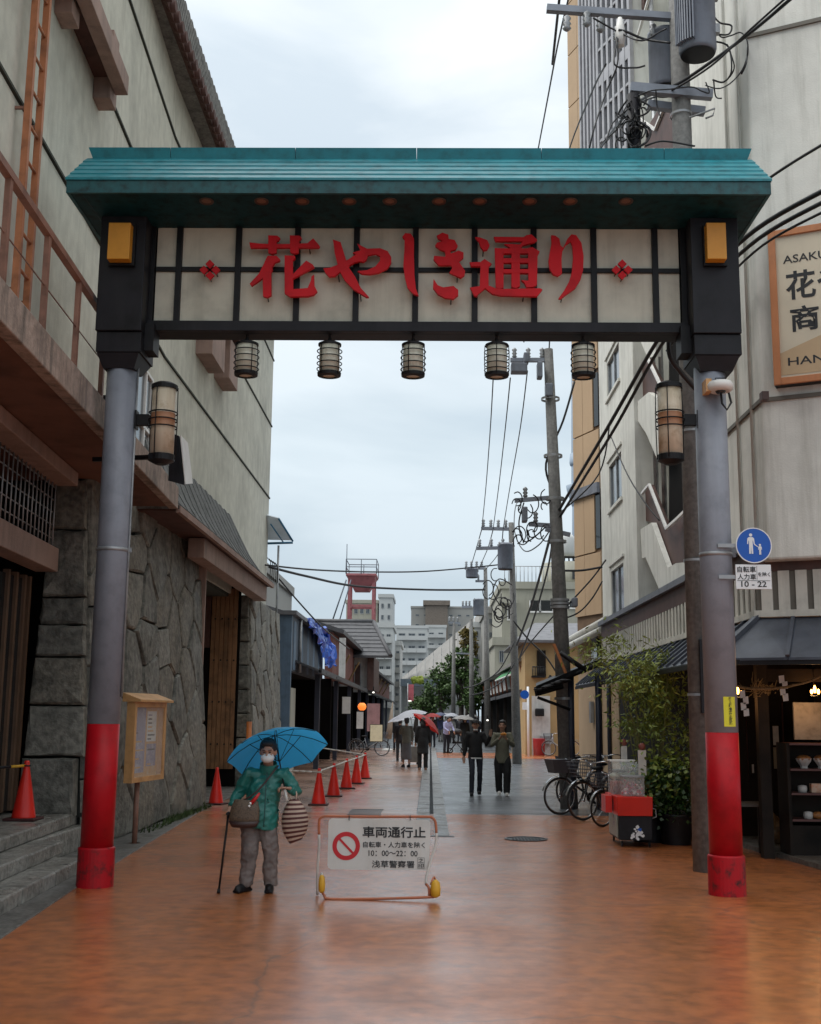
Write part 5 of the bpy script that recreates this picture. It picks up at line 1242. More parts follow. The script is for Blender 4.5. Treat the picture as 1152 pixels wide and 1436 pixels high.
# stair well
SXB = 4.27
mb = MB(); mb.b2((4.95, yB, 3.4), (5.1, yR-.01, 19)); bb(mb, 'stair_back_wall', m_pl)
mb = MB(); mb.b2((4.2, yR-.12, 3.4), (4.95, yR-.01, 19)); bb(mb, 'return_wall', m_pl)
def z4(pts, X): return [onX(830+a/3.34, 470+b/3.34, X) for a, b in pts]
def zig(pts, X, m, nm, dz=0.0, th=.10):
    mb = MB(); mb.prism([p+Vector((0, 0, dz)) for p in z4(pts, X)], (th, 0, 0)); bb(mb, nm, m)
zig([(362,0),(452,0),(455,835),(362,905)], 4.5, m_dark, 'stair_shaft')
zig([(228,910),(280,878),(355,1090),(395,1068),(470,1060),(470,1170),(325,1212),(252,1040),(236,1045)], SXB, m_pl, 'stair_parapet')
zig([(236,742),(270,700),(350,905),(395,866),(455,800),(470,1068),(395,1066),(352,1088),(282,878),(240,865)], SXB+.12, m_brn, 'stair_side_panel')
zig([(216,310),(265,268),(300,290),(345,330),(345,560),(312,592),(255,460),(216,400)], SXB, m_pl, 'stair_parapet')
zig([(232,150),(262,108),(325,240),(345,260),(345,330),(232,300)], SXB+.12, m_brn, 'stair_side_panel')
zig([(225,20),(240,-60),(300,-60),(300,100),(262,105)], SXB, m_pl, 'stair_parapet')
for zt4 in ([(232,150),(262,108),(325,240)], [(236,742),(270,700),(350,905),(395,866),(455,808)]):
    P4 = z4(zt4, SXB-.02); mb = MB()
    for a, b in zip(P4, P4[1:]): mb.bar(a, b, 0.05, 0.05)
    bb(mb, 'stair_rail', m_white)
for aa in (308, 345):
    mb = MB(); p0, p1 = z4([(aa, -60)], SXB+.25)[0], z4([(aa, 890)], SXB+.25)[0]; mb.tube([(p0.x, p1.y, p1.z), (p0.x, p1.y, 18)], 0.05, 8); bb(mb, 'stair_pipe', m_steel)
# upper stair seen above the gate roof
def z3(pts, X): return [onX(790+a/3.18, b/3.18, X) for a, b in pts]
mb = MB(); mb.prism(z3([(430,480),(500,455),(500,660),(360,660),(380,560)], SXB), (.1, 0, 0)); bb(mb, 'stair_side_panel', m_brn)
mb = MB(); mb.prism(z3([(305,-60),(365,-60),(360,30),(300,250),(290,200)], SXB+.1), (.1, 0, 0)); bb(mb, 'stair_side_panel', m_brn)
P4 = z3([(450,480),(410,578),(340,530)], SXB-.03); mb = MB()
for a, b in zip(P4, P4[1:]): mb.bar(a, b, 0.05, 0.05)
bb(mb, 'stair_rail', m_white)
P4 = z3([(395,-50),(300,270)], SXB-.03); mb = MB(); mb.bar(P4[0], P4[1], .05, .05); bb(mb, 'stair_rail', m_white)
# gridded window wall turned towards the gate
dT = Vector((-0.36, 0.93, 0)).normalized(); nT = Vector((-dT.y, dT.x, 0)); 
gw0 = onX(890, 200, BX-.05); 
pL = onP(843, 150, gw0, nT); Lg = (Vector((pL.x, pL.y, 0))-Vector((gw0.x, gw0.y, 0))).length
m_grid = mat('grid_frame_pale', (0.36, 0.36, 0.38), rough=0.5, var=0.1)
G0 = Vector((gw0.x, gw0.y, 0))
mb = MB(); zb0 = 13; mb.prism([G0+Vector((0, 0, zb0)), G0+dT*Lg+Vector((0, 0, zb0)), G0+dT*Lg+Vector((1.2, 0, zb0)), G0+Vector((1.2, 0, zb0))], (0, 0, 20)); bb(mb, 'grid_body', m_pl)
mb = MB(); mb.prism([G0+nT*.02+Vector((0, 0, zb0)), G0+nT*.02+dT*Lg+Vector((0, 0, zb0)), G0+nT*.001+dT*Lg+Vector((0, 0, zb0)), G0+nT*.001+Vector((0, 0, zb0))], (0, 0, 20)); bb(mb, 'grid_window_glass', mat('grid_glass', (0.02, 0.024, 0.03), rough=0.15, spec=0.6))
for k in range(7):
    c = G0+dT*(Lg*k/6); mb = MB(); mb.box((c.x+nT.x*.04, c.y+nT.y*.04, zb0+10), (.09, .09, 20), rz=atan2(dT.y, dT.x)); bb(mb, 'grid_mullion', m_grid)
for k in range(27):
    z = zb0+.4+k*.72; h = .30 if k % 3 == 0 else .06; a = G0+nT*.05+Vector((0, 0, z)); mb = MB(); mb.bar(a, a+dT*Lg, .05, h); bb(mb, 'grid_rail', m_grid)
# fine vertical louvres at its left edge
for k in range(5):
    c = G0+dT*(Lg+.12+.16*k); mb = MB(); mb.box((c.x, c.y, zb0+10), (.07, .2, 20), rz=atan2(dT.y, dT.x)); bb(mb, 'louvre', m_grid)

# ------------------------------------------------------------ tan tower
m_tan = mat('tan_render', (0.42, 0.29, 0.175), rough=0.75, var=0.06, scale=.5, streak=.2, streakc=(.25, .16, .09))
m_tanj = mat('tan_joint', (0.17, 0.105, 0.06), rough=0.8)
tt = thing('tan_tower', 'tall narrow tan panelled tower block behind the white stair building', 'building', (5, 34, 0))
T1 = onY(843, 650, 33.0); T0 = onP(806, 650, T1, nT)
A_, B_ = Vector((T1.x, T1.y, 0)), Vector((T0.x, T0.y, 0)); Lt = (B_-A_).length
mb = MB(); mb.prism([A_+Vector((0.02, 0, 0)), B_+Vector((0.02, 0, 0)), B_+Vector((6, 0, 0)), A_+Vector((6, 0, 0))], (0, 0, 28.6)); mb.build('tower_body', m_tanj, tt)
nz_ = 13
for i in range(nz_):
    z0 = 4.6+i*1.8
    for j in range(2):
        s0_, s1_ = (0.02, .60) if j == 0 else (.61, .99)
        if j == 0 and i % 2 == 1 and True:
            # window in this panel
            a = A_+dT*Lt*.04+nT*.005; b = A_+dT*Lt*.20
            mb = MB(); mb.prism([a+Vector((0, 0, z0+.1)), b+nT*.005+Vector((0, 0, z0+.1)), b+nT*.005+Vector((0, 0, z0+1.7)), a+Vector((0, 0, z0+1.7))], nT*.02); mb.build('window', m_glassd, tt); s0_ = .22
        a = A_+dT*Lt*s0_; b = A_+dT*Lt*s1_; mb = MB()
        mb.prism([a+Vector((0, 0, z0+.02)), b+Vector((0, 0, z0+.02)), b+Vector((0, 0, z0+1.78)), a+Vector((0, 0, z0+1.78))], nT*.05); mb.build('wall_panel', m_tan, tt)
zb_t = onP(825, 690, A_, nT).z
mb = MB(); mb.bar(A_+nT*.1+Vector((0, 0, zb_t)), B_+nT*.1+Vector((0, 0, zb_t)), .1, .3); mb.build('belt_course', m_flash, tt)

# ------------------------------------------------------------ low tan house behind the bicycles
lh = thing('low_tan_house', 'low tan plastered house with rolled gutters behind the bamboo and second pole', 'house', (4.4, 30, 0))
ylh0, ylh1 = yFe+.1, onX(812, 1000, 4.3).y
mb = MB(); mb.b2((4.3, ylh0, 0), (7, ylh1, 3.9)); mb.build('wall', m_tan, lh)
mb = MB(); mb.hexa([(4.0, ylh0, 3.75), (7, ylh0, 4.7), (7, ylh1, 4.7), (4.0, ylh1, 3.75), (4.0, ylh0, 3.85), (7, ylh0, 4.8), (7, ylh1, 4.8), (4.0, ylh1, 3.85)]); mb.build('roof', m_flash, lh)
for z_, x_ in ((3.72, 3.95), (3.95, 4.05)):
    mb = MB(); mb.tube([(x_, ylh0, z_), (x_, ylh1+.2, z_)], .09, 10); mb.build('gutter', m_pl, lh)
for yy in (ylh0+1.2, ylh0+2.7): mb = MB(); mb.tube([(4.25, yy, 0), (4.25, yy, 3.7)], .05, 8); mb.build('drain_pipe', mat('pipe_navy', (.025, .03, .05), rough=.5), lh)
q = onX(829, 1000, 4.22); mb = MB(); mb.b2((4.2, q.y-.12, q.z-.25), (4.28, q.y+.2, q.z+.3)); mb.build('meter_box', m_steel, lh)
q = onX(836, 900, 4.28); mb = MB(); mb.b2((4.27, q.y-.2, q.z-.6), (4.295, q.y+.8, q.z+.3)); mb.build('window', m_glassb, lh)

# dark folding canopy frame in front of it
cf = thing('canopy_frame', 'black folding canopy frame reaching out past the second pole above the bicycles', 'canopy', onY(800, 950, 23))
P_ = lambda u, v, y=22.6: onY(u, v, y)
mb = MB(); mb.hexa([P_(752,966,22.2)+Vector((0,0,-.02)), P_(845,928,22.8)+Vector((0,0,-.02)), P_(845,926,24.2)+Vector((0,0,-.02)), P_(752,962,23.8)+Vector((0,0,-.02)), P_(752,962,22.2), P_(845,922,22.8), P_(845,920,24.2), P_(752,958,23.8)]); mb.build('canopy_sheet', m_black, cf)
for a, b, r in (((750,967),(845,930),.045), ((752,966),(754,976),.04), ((754,978),(800,995),.03), ((786,915),(823,941),.05), ((756,972),(790,962),.05)):
    mb = MB(); mb.tube([P_(*a), P_(*b)], r, 8); mb.build('frame_bar', m_black, cf)
mb = MB(); mb.bar(P_(777, 903), P_(794, 945), .09, .05); mb.build('orange_pole', mat('orange_stick', (.45, .16, .05), rough=.6), cf)
for u in (800, 838): 
    p0 = P_(u, 945, 22.9); mb = MB(); mb.tube([(p0.x, p0.y, 0), (p0.x, p0.y, p0.z)], .05 if u > 810 else .07, 8); mb.build('support_post', mat('pipe_navy', (0, 0, 0)), cf)
rnd = random.Random(12); mb = MB()
for k in range(9):
    c = P_(757+k*4.5, 967-k*1.6, 22.15+rnd.uniform(0, .2)); mb.ball(c, (rnd.uniform(.08, .14), .06, .03), 8, 5)
mb.build('rolled_cloth', m_black, cf)
# ------------------------------------------------------------ utility poles, transformers, cables
def insul(mb, p, h=.18, r=.045):
    mb.lathe([(r*.4, 0), (r, h*.15), (r*.55, h*.3), (r, h*.45), (r*.55, h*.6), (r, h*.8), (r*.35, h)], p, 8)
def xform(t, c, r, h, fins=0, name='transformer', m=None):
    mb = MB(); mb.lathe([(r*.93, -h/2), (r, -h/2+.05), (r, h/2-.05), (r*1.04, h/2-.04), (r*1.04, h/2), (r*.6, h/2+.06)], c, 24, smooth=True)
    if fins:
        for k in range(fins):
            a = pi+0.2+1.1*k/fins; mb.box(c+Vector((cos(a)*r*1.06, sin(a)*r*1.06, -.02)), (.10*r/.25, .018, h*.8), rz=a)
    o = mb.build(name, m or m_trans, t)
    mb = MB(); mb.lathe([(0, -h/2-.012), (r*.9, -h/2-.01)], c, 24, cap=False); mb.build('tank_bottom', m_black, o)
    mb = MB()
    for a in (-.3, .7, -2.5): insul(mb, c+Vector((cos(a)*r*1.0, sin(a)*r*1.0, h/2-.12)), .2, .05)
    mb.box(c+Vector((r*1.02, -.05, h*.25)), (.06, .09, .12)); mb.box(c+Vector((r*1.02, -.05, -h*.2)), (.06, .09, .12)); mb.build('bushing', m_steel, o)
    return o
m_arm = mat('crossarm_grey', (.24, .26, .30), rough=.5, metal=.3, var=.1)
p1 = onZ(989, 1222); PX, PY = p1.x, p1.y
t = thing('utility_pole', 'stained concrete utility pole with two transformers behind the right gate post', 'utility pole', p1, group='utility poles along the street')
mb = MB(); mb.tube([(PX, PY, 0), (PX+.01, PY, 13.5)], .135, 20, r2=.115); mb.build('shaft', m_conc, t)
q = onY(984, 950, PY); q2 = onY(984, 1000, PY)
mb = MB(); mb.b2((PX-.02, PY-.19, q2.z), (PX+.13, PY-.12, onY(984, 898, PY).z)); mb.build('cover_plate', m_blackb, t)
for z in (2.0, 3.6, 5.2, 8.8, 9.4): mb = MB(); mb.lathe([(.14, z), (.14, z+.03)], (PX, PY, 0), 20, cap=False); mb.build('band', m_steel, t)
A1c = onY(976, 30, PY-.15); mb_c = A1c
xform(t, Vector((onY(976, 45, PY-.25).x, PY-.32, onY(976, 25, PY-.3).z)), .235, 1.05, fins=9)
cB = Vector((onY(934, 85, PY+.2).x, PY+.25, onY(934, 84, PY+.2).z)); xform(t, cB, .215, .80)
ar0, ar1 = onY(767, 12, PY), onY(955, 25, PY); mb = MB(); mb.bar(ar0, ar1, .09, .09); mb.build('crossarm', m_arm, t)
a0_, a1_ = onY(882, 130, PY), onY(996, 140, PY); mb = MB(); mb.bar(a0_+Vector((0, -.12, 0)), a1_+Vector((0, -.12, 0)), .1, .12); mb.bar(a0_+Vector((.3, .3, 0)), a1_+Vector((0, .3, 0)), .1, .1); mb.build('crossarm', m_arm, t)
for u, v in ((795, 18), (823, 12), (842, 20), (866, 32)):
    q = onY(u, v, PY-.02); mb = MB(); insul(mb, q+Vector((0, 0, -.26)), .22, .06); mb.build('insulator', m_steel, t)
q = onY(870, 45, PY-.1); mb = MB(); mb.lathe([(.05, -.2), (.07, -.05), (.06, .05), (.03, .2)], q, 10); mb.build('cutout_fuse', m_white, t)
mb = MB(); mb.tube([onY(967, 165, PY-.16), onY(1003, 152, PY-.16), onY(1000, 162, PY-.16), onY(990, 166, PY-.16)], .012, 6); mb.build('step_hook', m_steel, t)
rnd = random.Random(21)
def wirebundle(nm, label, segs, parent_loc):
    tw = thing(nm, label, 'cable', parent_loc)
    for (pts, r) in segs:
        mb = MB(); mb.tube(pts, r, 6); mb.build('cable', m_cable, tw)
    return tw
def spline(ps, n=6):
    out = []
    for i in range(len(ps)-1):
        p0 = ps[max(i-1, 0)]; p1_ = ps[i]; p2 = ps[i+1]; p3 = ps[min(i+2, len(ps)-1)]
        for k in range(n):
            s = k/n; out.append(0.5*((2*p1_)+(p2-p0)*s+(2*p0-5*p1_+4*p2-p3)*s*s+(3*p1_-p0-3*p2+p3)*s**3))
    out.append(ps[-1]); return out
Y_ = lambda pts, y=None: spline([onY(u, v, (w[0] if w else (PY-.2 if y is None else y))) for (u, v, *w) in pts])
segs = []
segs.append((Y_([(1112, -4, 11.5), (1060, 40, 12.2), (1000, 85, 13.2), (950, 118, 13.9), (900, 140, 15), (862, 180, 18), (838, 215, 24)]), .022))
segs.append((Y_([(1108, -8, 11.5), (1052, 42, 12.2), (998, 92, 13.2), (940, 128, 13.9), (890, 150, 15), (850, 200, 18)]), .014))
for pts in ([(1001,22),(1010,32),(1026,36),(1022,48),(1005,48)], [(1002,40),(1012,52),(1025,50),(1040,46),(1049,62),(1045,90),(1030,112),(1010,124),(990,120)], [(1003,58),(1022,66),(1026,100),(1015,115),(1000,112)], [(1049,66),(1047,88),(1040,104)], [(1020,62),(1030,92),(1024,108)], [(1001,112),(1004,135),(1012,138)],
            [(990,115),(995,130),(985,128),(970,122),(940,125),(910,128),(890,140),(872,165)], [(940,60),(905,55),(880,45),(868,42)], [(868,50),(862,90),(890,95),(905,92)], [(880,140),(868,160),(885,165),(905,160),(912,150),(900,142)], [(885,150),(860,172),(850,200)], [(880,165),(862,185),(845,200),(840,212)], [(895,170),(912,182),(906,200),(880,212)], [(872,180),(880,170),(898,172),(910,180)],
            [(920,125),(922,150),(927,165)], [(905,130),(890,138),(878,150),(870,175),(872,210)], [(893,135),(902,160),(900,190),(890,212)], [(885,155),(892,175),(884,195),(888,212)], [(832,25),(868,45),(900,57),(925,45),(935,40)], [(865,52),(866,90),(850,130),(835,175),(826,212)], [(975,205),(930,198),(905,205)]):
    segs.append((Y_([(u, v, PY-.25+rnd.uniform(-.15, .15)) for u, v in pts]), rnd.choice([.009, .012, .016])))
for k in range(18):
    c = (rnd.uniform(868, 905), rnd.uniform(135, 205)); r = rnd.uniform(6, 16); a0 = rnd.uniform(0, 6)
    segs.append((Y_([(c[0]+r*cos(a0+j*.7), c[1]+r*1.3*sin(a0+j*.7), PY-.2+rnd.uniform(-.2, .2)) for j in range(6)]), .011))
wirebundle('cable_tangle', 'tangle of black cables looping round the transformers at top right', segs, p1)
mb = MB(); q = onY(887, 175, PY); mb.tube([(q.x, PY-.1, q.z-.7), (q.x, PY-.1, q.z+.35)], .09, 12); tag(mb.build('splice_case', m_blackb, loc=q), 'black cable splice case hanging inside the cable tangle', 'splice case')
wirebundle('service_cable', 'pair of thick black cables dropping from the right behind the sign to the second pole', [
    (Y_([(1165, 262, 11.8), (1060, 322, 13), (985, 395, 14.2), (922, 478, 15.6), (858, 590, 18), (812, 668, 20.5), (784, 716, 23)]), .030),
    (Y_([(1165, 278, 11.8), (1065, 334, 13), (990, 405, 14.2), (928, 484, 15.6), (864, 598, 18), (816, 676, 20.5), (785, 726, 23)]), .026),
    (Y_([(1165, 292, 11.8), (1070, 344, 13), (1000, 412, 14.4), (935, 492, 15.6)]), .016)], onY(1060, 322, 13))
wirebundle('upper_cable', 'single black cable passing behind the roof end at right', [(Y_([(1165, 196, 12), (1086, 245, 13), (1000, 310, 14), (960, 345, 14.0)]), .018)], onY(1086, 245, 13))
wirebundle('conduit_hose', 'grey flexible conduit hanging under the sign beside the right lantern', [(Y_([(938, 468, 13.2), (940, 500, 13.2), (955, 522, 13.3), (975, 545, 13.4)]), .03)], onY(938, 468, 13.2))
# poles farther down the street
def pole(u0, v0, Y, u1, v1, r, label, cover=None):
    a = onY(u0, v0, Y); b = onY(u1, v1, Y); a2 = a + (a-b)*((a.z)/(b.z-a.z)); t = thing('utility_pole', label, 'utility pole', a2, group='utility poles along the street')
    mb = MB(); mb.tube([a2, b], r*1.05, 14, r2=r*.58); mb.build('shaft', m_conc, t); return t
def arm(t, p0, p1_, Y, n=4, w=.08, ins=.22):
    a, b = onY(*p0, Y), onY(*p1_, Y); mb = MB(); mb.bar(a, b, w, w); mb.build('crossarm', m_arm, t)
    for k in range(n):
        q = a.lerp(b, (k+.3)/n); mb = MB(); insul(mb, q+Vector((0, 0, w/2)), ins, ins*.25); mb.build('insulator', m_steel, t)
P2Y = 23.0
t2 = pole(795, 1055, P2Y, 769, 490, .165, 'thick dark concrete utility pole rising from behind the parked bicycles')
arm(t2, (716, 505), (774, 505), P2Y, 3); arm(t2, (722, 702), (772, 698), P2Y, 1); arm(t2, (742, 735), (774, 737), P2Y, 1); arm(t2, (765, 742), (800, 750), P2Y, 1)
for (u, v, w, h) in ((728, 517, 22, 13), (757, 520, 7, 22), (738, 503, 7, 14), (770, 548, 10, 18), (736, 722, 7, 20), (806, 845, 7, 12)):
    q = onY(u, v, P2Y-.1); s = P2Y*1.06/1635; mb = MB(); mb.box(q, (w*s, .25, h*s)); mb.build('equipment_box', m_trans, t2, bevel=.02)
for v in (560, 640, 700, 760, 842, 847, 852, 980):
    u = 769+(v-490)*26/565; q = onY(u, v, P2Y); mb = MB(); mb.lathe([(.19, -.02), (.19, .03)], q, 14, cap=False); mb.build('band', m_steel, t2)
P3Y = 44
t3 = pole(724, 1010, P3Y, 717, 733, .17, 'second tallest utility pole with a round transformer farther up the street')
arm(t3, (675, 741), (717, 742), P3Y, 4, .12, .3); arm(t3, (668, 769), (717, 768), P3Y, 3, .12, .3)
xform(t3, onY(709, 781, P3Y-.4), .29, .95)
P4Y = 66
t4 = pole(684, 1000, P4Y, 681, 796, .18, 'utility pole with a small transformer near the beige building')
arm(t4, (652, 797), (681, 797), P4Y, 4, .14, .35); xform(t4, onY(662, 804, P4Y-.4), .34, .5); arm(t4, (667, 815), (681, 815), P4Y, 1, .12, .3)
P5Y = 92
t5 = pole(636, 1000, P5Y, 637, 873, .19, 'pale slim utility pole standing in front of the street trees'); arm(t5, (629, 873), (646, 874), P5Y, 3, .15, .4); arm(t5, (640, 916), (665, 917), P5Y, 1, .12, .3)
P6Y = 80
t6 = pole(662, 1000, P6Y, 661, 868, .2, 'dark utility pole between the trees and the shop row'); arm(t6, (648, 851), (662, 851), P6Y, 3, .15, .35); xform(t6, onY(672, 852, P6Y), .4, 1.1)
# overhead lines
wl = []
wl += [(Y_([(692, 530, 25), (688, 600, 30), (682, 680, 37), (676, 741, P3Y)]), .014), (Y_([(716, 530, 25), (709, 600, 30), (700, 680, 37), (692, 741, P3Y)]), .014), (Y_([(740, 520, 25), (730, 600, 30), (716, 680, 37), (706, 741, P3Y)]), .014),
       (Y_([(798, -4, 15), (783, 60, 17), (768, 140, 20), (752, 225, 24), (738, 300, 24), (735, 480, 24)]), .014), (Y_([(785, -4, 15), (775, 90, 17)]), .02), (Y_([(850, 90, 15), (830, 130, 17), (797, 215, 22), (780, 300, 24), (770, 500, 23)]), .014)]
wl += [(Y_([(676, 742, P3Y), (668, 770, 55), (660, 797, P4Y)]), .02), (Y_([(692, 742, P3Y), (684, 770, 55), (672, 797, P4Y)]), .02), (Y_([(706, 742, P3Y), (700, 775, 50), (680, 800, P4Y)]), .02)]
wirebundle('overhead_lines', 'thin overhead power lines running from pole to pole down the street', wl, (0, 30, 8))
wirebundle('crossing_cable', 'upper of two long cables crossing the street in front of the red tower', [(Y_([(370, 792, 34), (440, 799, 36), (520, 802, 40), (600, 801, 42), (690, 793, P3Y), (720, 789, P3Y)]), .028)], (0, 40, 7))
wirebundle('crossing_cable', 'lower thicker cable crossing the street in front of the red tower', [(Y_([(378, 795, 34), (430, 808, 36), (500, 822, 39), (600, 827, 42), (680, 827, 44)]), .04)], (0, 40, 6.5))
wirebundle('sagging_cable', 'cable sloping down from the stone wall to the blue tarpaulin', [(Y_([(392, 812, 34), (420, 845, 35), (455, 882, 37), (490, 910, 45)]), .024)], (-4, 34, 6))
cl = []
for pts in ([(776, 690), (766, 650), (790, 590), (806, 535)], [(775, 740), (762, 790), (745, 850), (725, 905)], [(777, 745), (768, 800), (748, 870), (728, 925)], [(774, 740), (755, 765), (735, 772), (722, 745), (724, 708), (735, 700)], [(735, 705), (728, 735), (738, 760), (770, 735)], [(720, 870), (740, 895), (765, 920), (782, 945)], [(780, 860), (745, 900), (728, 925)], [(782, 870), (810, 860), (830, 840), (845, 815)], [(780, 800), (815, 800), (845, 795)], [(795, 850), (830, 812), (850, 785)], [(722, 930), (705, 955), (680, 970), (660, 975)], [(722, 900), (700, 940), (670, 960), (650, 965)], [(720, 860), (700, 868), (690, 850), (700, 838), (715, 842)], [(718, 820), (700, 812), (692, 830), (702, 850)], [(785, 720), (840, 665), (856, 590)]):
    y0 = P2Y if pts[0][0] > 730 else 42; cl.append((Y_([(u, v, y0+(k*4 if pts[-1][0] < 740 and pts[0][0] > 740 else 0)) for k, (u, v) in enumerate(pts)]), rnd.choice([.016, .022, .03])))
for k in range(16):
    c = (rnd.uniform(722, 772), rnd.uniform(695, 765)); r = rnd.uniform(4, 10); a0 = rnd.uniform(0, 6); cl.append((Y_([(c[0]+r*cos(a0+j*.8), c[1]+r*1.4*sin(a0+j*.8), P2Y-.1) for j in range(6)]), .012))
for k in range(14):
    c = (rnd.uniform(684, 715), rnd.uniform(800, 870)); r = rnd.uniform(4, 10); a0 = rnd.uniform(0, 6); cl.append((Y_([(c[0]+r*cos(a0+j*.8), c[1]+r*1.4*sin(a0+j*.8), 43) for j in range(6)]), .02))
wirebundle('drop_cables', 'untidy drop cables hanging between the second and third poles', cl, (4, 25, 6))
wirebundle('thin_cable', 'thin cable hanging down in front of the narrow windows of the white building', [(Y_([(857, 612, 22), (880, 665, 20), (905, 705, 18.5), (925, 730, 18)]), .012)], (4, 20, 5))

# ------------------------------------------------------------ folding barrier sign
BY = onZ(530, 1262).y
bt = thing('barrier_sign', 'white no vehicles sign hung in a rusty orange and white tube frame mid street', 'barrier sign', onZ(530, 1260))
B_ = lambda u, v, y=BY: onY(u, v, y)
m_rust = mat('rusty_orange_tube', (.42, .12, .05), rough=.45, c2=(.30, .12, .07), scale=18, var=.2)
m_tubew = mat('tube_white_worn', (.55, .52, .48), rough=.4, streak=.3, streakc=(.25, .15, .1))
g = lambda a, b: (435+a/5.908, 1130+b/5.908)
R = .013
def tb(pts, m, nm, r=R): mb = MB(); mb.tube(spline([B_(*g(a, b), y) for a, b, y in pts], 3), r, 10); mb.build(nm, m, bt)
yt = BY+.12
tb([(75,238,yt),(74,160,yt),(82,108,yt),(110,90,yt),(160,86,yt),(560,90,yt),(960,90,yt),(1010,98,yt),(1036,125,yt),(1044,170,yt),(1048,225,yt)], m_rust, 'top_tube')
tb([(75,239,yt),(76,330,yt),(66,480,yt+.02),(60,600,yt+.05),(62,735,yt+.1)], m_tubew, 'side_tube')
tb([(1048,226,yt),(1042,320,yt),(1000,460,yt-.03),(965,590,yt-.06),(962,650,yt-.08)], m_tubew, 'side_tube')
tb([(100,620,BY),(98,690,BY),(120,745,BY),(170,772,BY-.02),(560,770,BY-.02),(980,757,BY-.02),(1040,745,BY),(1058,700,BY)], m_rust, 'foot_tube')
tb([(962,650,yt-.08),(985,680,BY),(990,745,BY)], m_rust, 'foot_tube'); tb([(1000,650,BY),(1028,590,yt),(1048,650,yt)], m_rust, 'brace', .009); tb([(78,600,yt),(98,560,yt),(100,620,BY)], m_tubew, 'brace', .009)
for (a, b, c) in ((98, 650, .03), (1040, 690, .045)):
    q = B_(*g(a, b), BY-.02); mb = MB(); mb.lathe([(.012, -.08), (c, -.06), (c*1.1, 0), (c*.9, .06), (.015, .085)], q, 12); mb.build('yellow_weight', m_bary, bt)
yp = yt-.02
c4 = [B_(*g(a, b), yp) for a, b in ((145, 525), (985, 535), (1000, 118), (155, 103))]
pl = []
for i in range(4):
    p0, p, p2_ = c4[i-1], c4[i], c4[(i+1) % 4]
    for s in (.035, .012): pl.append(p+(p0-p).normalized()*s+(p2_-p).normalized()*(.035-s)*.35)
    pl.append(p+(p2_-p).normalized()*.035)
mb = MB(); mb.prism(pl, (0, .006, 0)); mb.build('sign_plate', mat('barrier_plate_white', (.58, .57, .54), rough=.4, var=.06, streak=.3, streakc=(.42, .34, .26)), bt)
for a in (325, 830): q = B_(*g(a, 100), yp-.01); mb = MB(); mb.ring(q, .022, .004, 14, 5, M=Matrix.Rotation(pi/2, 3, 'Y')); mb.build('clip_ring', m_black, bt)
q = B_(*g(300, 333), yp-.003); m_rs = mat('sign_red', (.50, .012, .02), rough=.4, var=.04)
mb = MB(); r1_, r2_ = .134, .092; n = 40
o = len(mb.v)
for k in range(n): a = 2*pi*k/n; mb.v += [q+Vector((r1_*cos(a), 0, r1_*sin(a))), q+Vector((r2_*cos(a), 0, r2_*sin(a)))]
for k in range(n): mb.face([2*k, 2*((k+1) % n), 2*((k+1) % n)+1, 2*k+1])
mb.build('red_ring', m_rs, bt)
mb = MB(); a = radians(135); mb.bar(q+Vector((cos(a)*.092, -.0005, sin(a)*.092)), q-Vector((cos(a)*.092, .0005, sin(a)*.092)), .022, .001, up=(0, 1, 0)); mb.build('red_bar', m_rs, bt)
sc_ = (B_(*g(1000, 300), yp)-B_(*g(0, 300), yp)).length/1000
def bt_text(txt, a, b, w, h, bold): 
    p = B_(*g(a, b), yp-.003); text_on(txt, .1, m_ink, 'lettering', bt, p, (1, 0, 0), Z1, bold, .0004, width=w*sc_, height=h*sc_)
bt_text('車両通行止', 436, 262, 522, 90, .0022); bt_text('自転車・人力車を除く', 440, 345, 512, 48, .0012); bt_text('10：00〜22：00', 485, 415, 405, 45, .001); bt_text('浅草警察署', 512, 512, 352, 58, .0012)
p = B_(*g(920, 475), yp-.003)
mb = MB()
for (x0, x1, z0, z1) in ((-.033, .033, .048, .051), (-.033, .033, -.051, -.048), (-.033, -.030, -.048, .048), (.030, .033, -.048, .048)): mb.b2((p.x+x0, p.y-.0005, p.z+z0), (p.x+x1, p.y, p.z+z1))
mb.build('seal_outline', m_ink, bt)
for zz_ in (.002, -.046):
    text_on('之印'[0 if zz_ > 0 else 1], .04, m_ink, 'lettering', bt, p+Vector((-.026, 0, zz_)), (1, 0, 0), Z1, .0006, .0003, width=.052, height=.042)

# ------------------------------------------------------------ candy cart
q = onZ(868, 1182); CY = onZ(890, 1188).y
c = lambda u, v, y=None: onY(u, v, CY if y is None else y)
ct = thing('candy_cart', 'small black and red candy cart with glass cases, stickered front and silver side', 'cart', (c(890, 1188).x, CY+.3, 0))
xl, xr = c(868, 1150).x, c(915, 1150).x; zt_c = c(890, 1144).z; D = .85
skew = .0
mb = MB(); mb.b2((xl, CY, .09), (xr, CY+D, zt_c+.05)); mb.build('body', m_blackb, ct, bevel=.01)
mb = MB(); mb.b2((xl-.012, CY+.06, .12), (xl-.001, CY+D-.03, zt_c+.16)); mb.build('side_panel', mat('cart_silver_green', (.30, .33, .27), rough=.3, metal=.4, scale=5, c2=(.22, .27, .20)), ct)
rnd = random.Random(4)
for k in range(5): mb = MB(); y0 = CY+.2+rnd.uniform(0, .5); z0 = .25+k*.09; mb.b2((xl-.016, y0, z0), (xl-.013, y0+rnd.uniform(.05, .15), z0+.06)); mb.build('sticker', (m_posterb, m_paper)[k % 2], ct)
mb = MB()
z0, z1 = zt_c, c(890, 1117).z
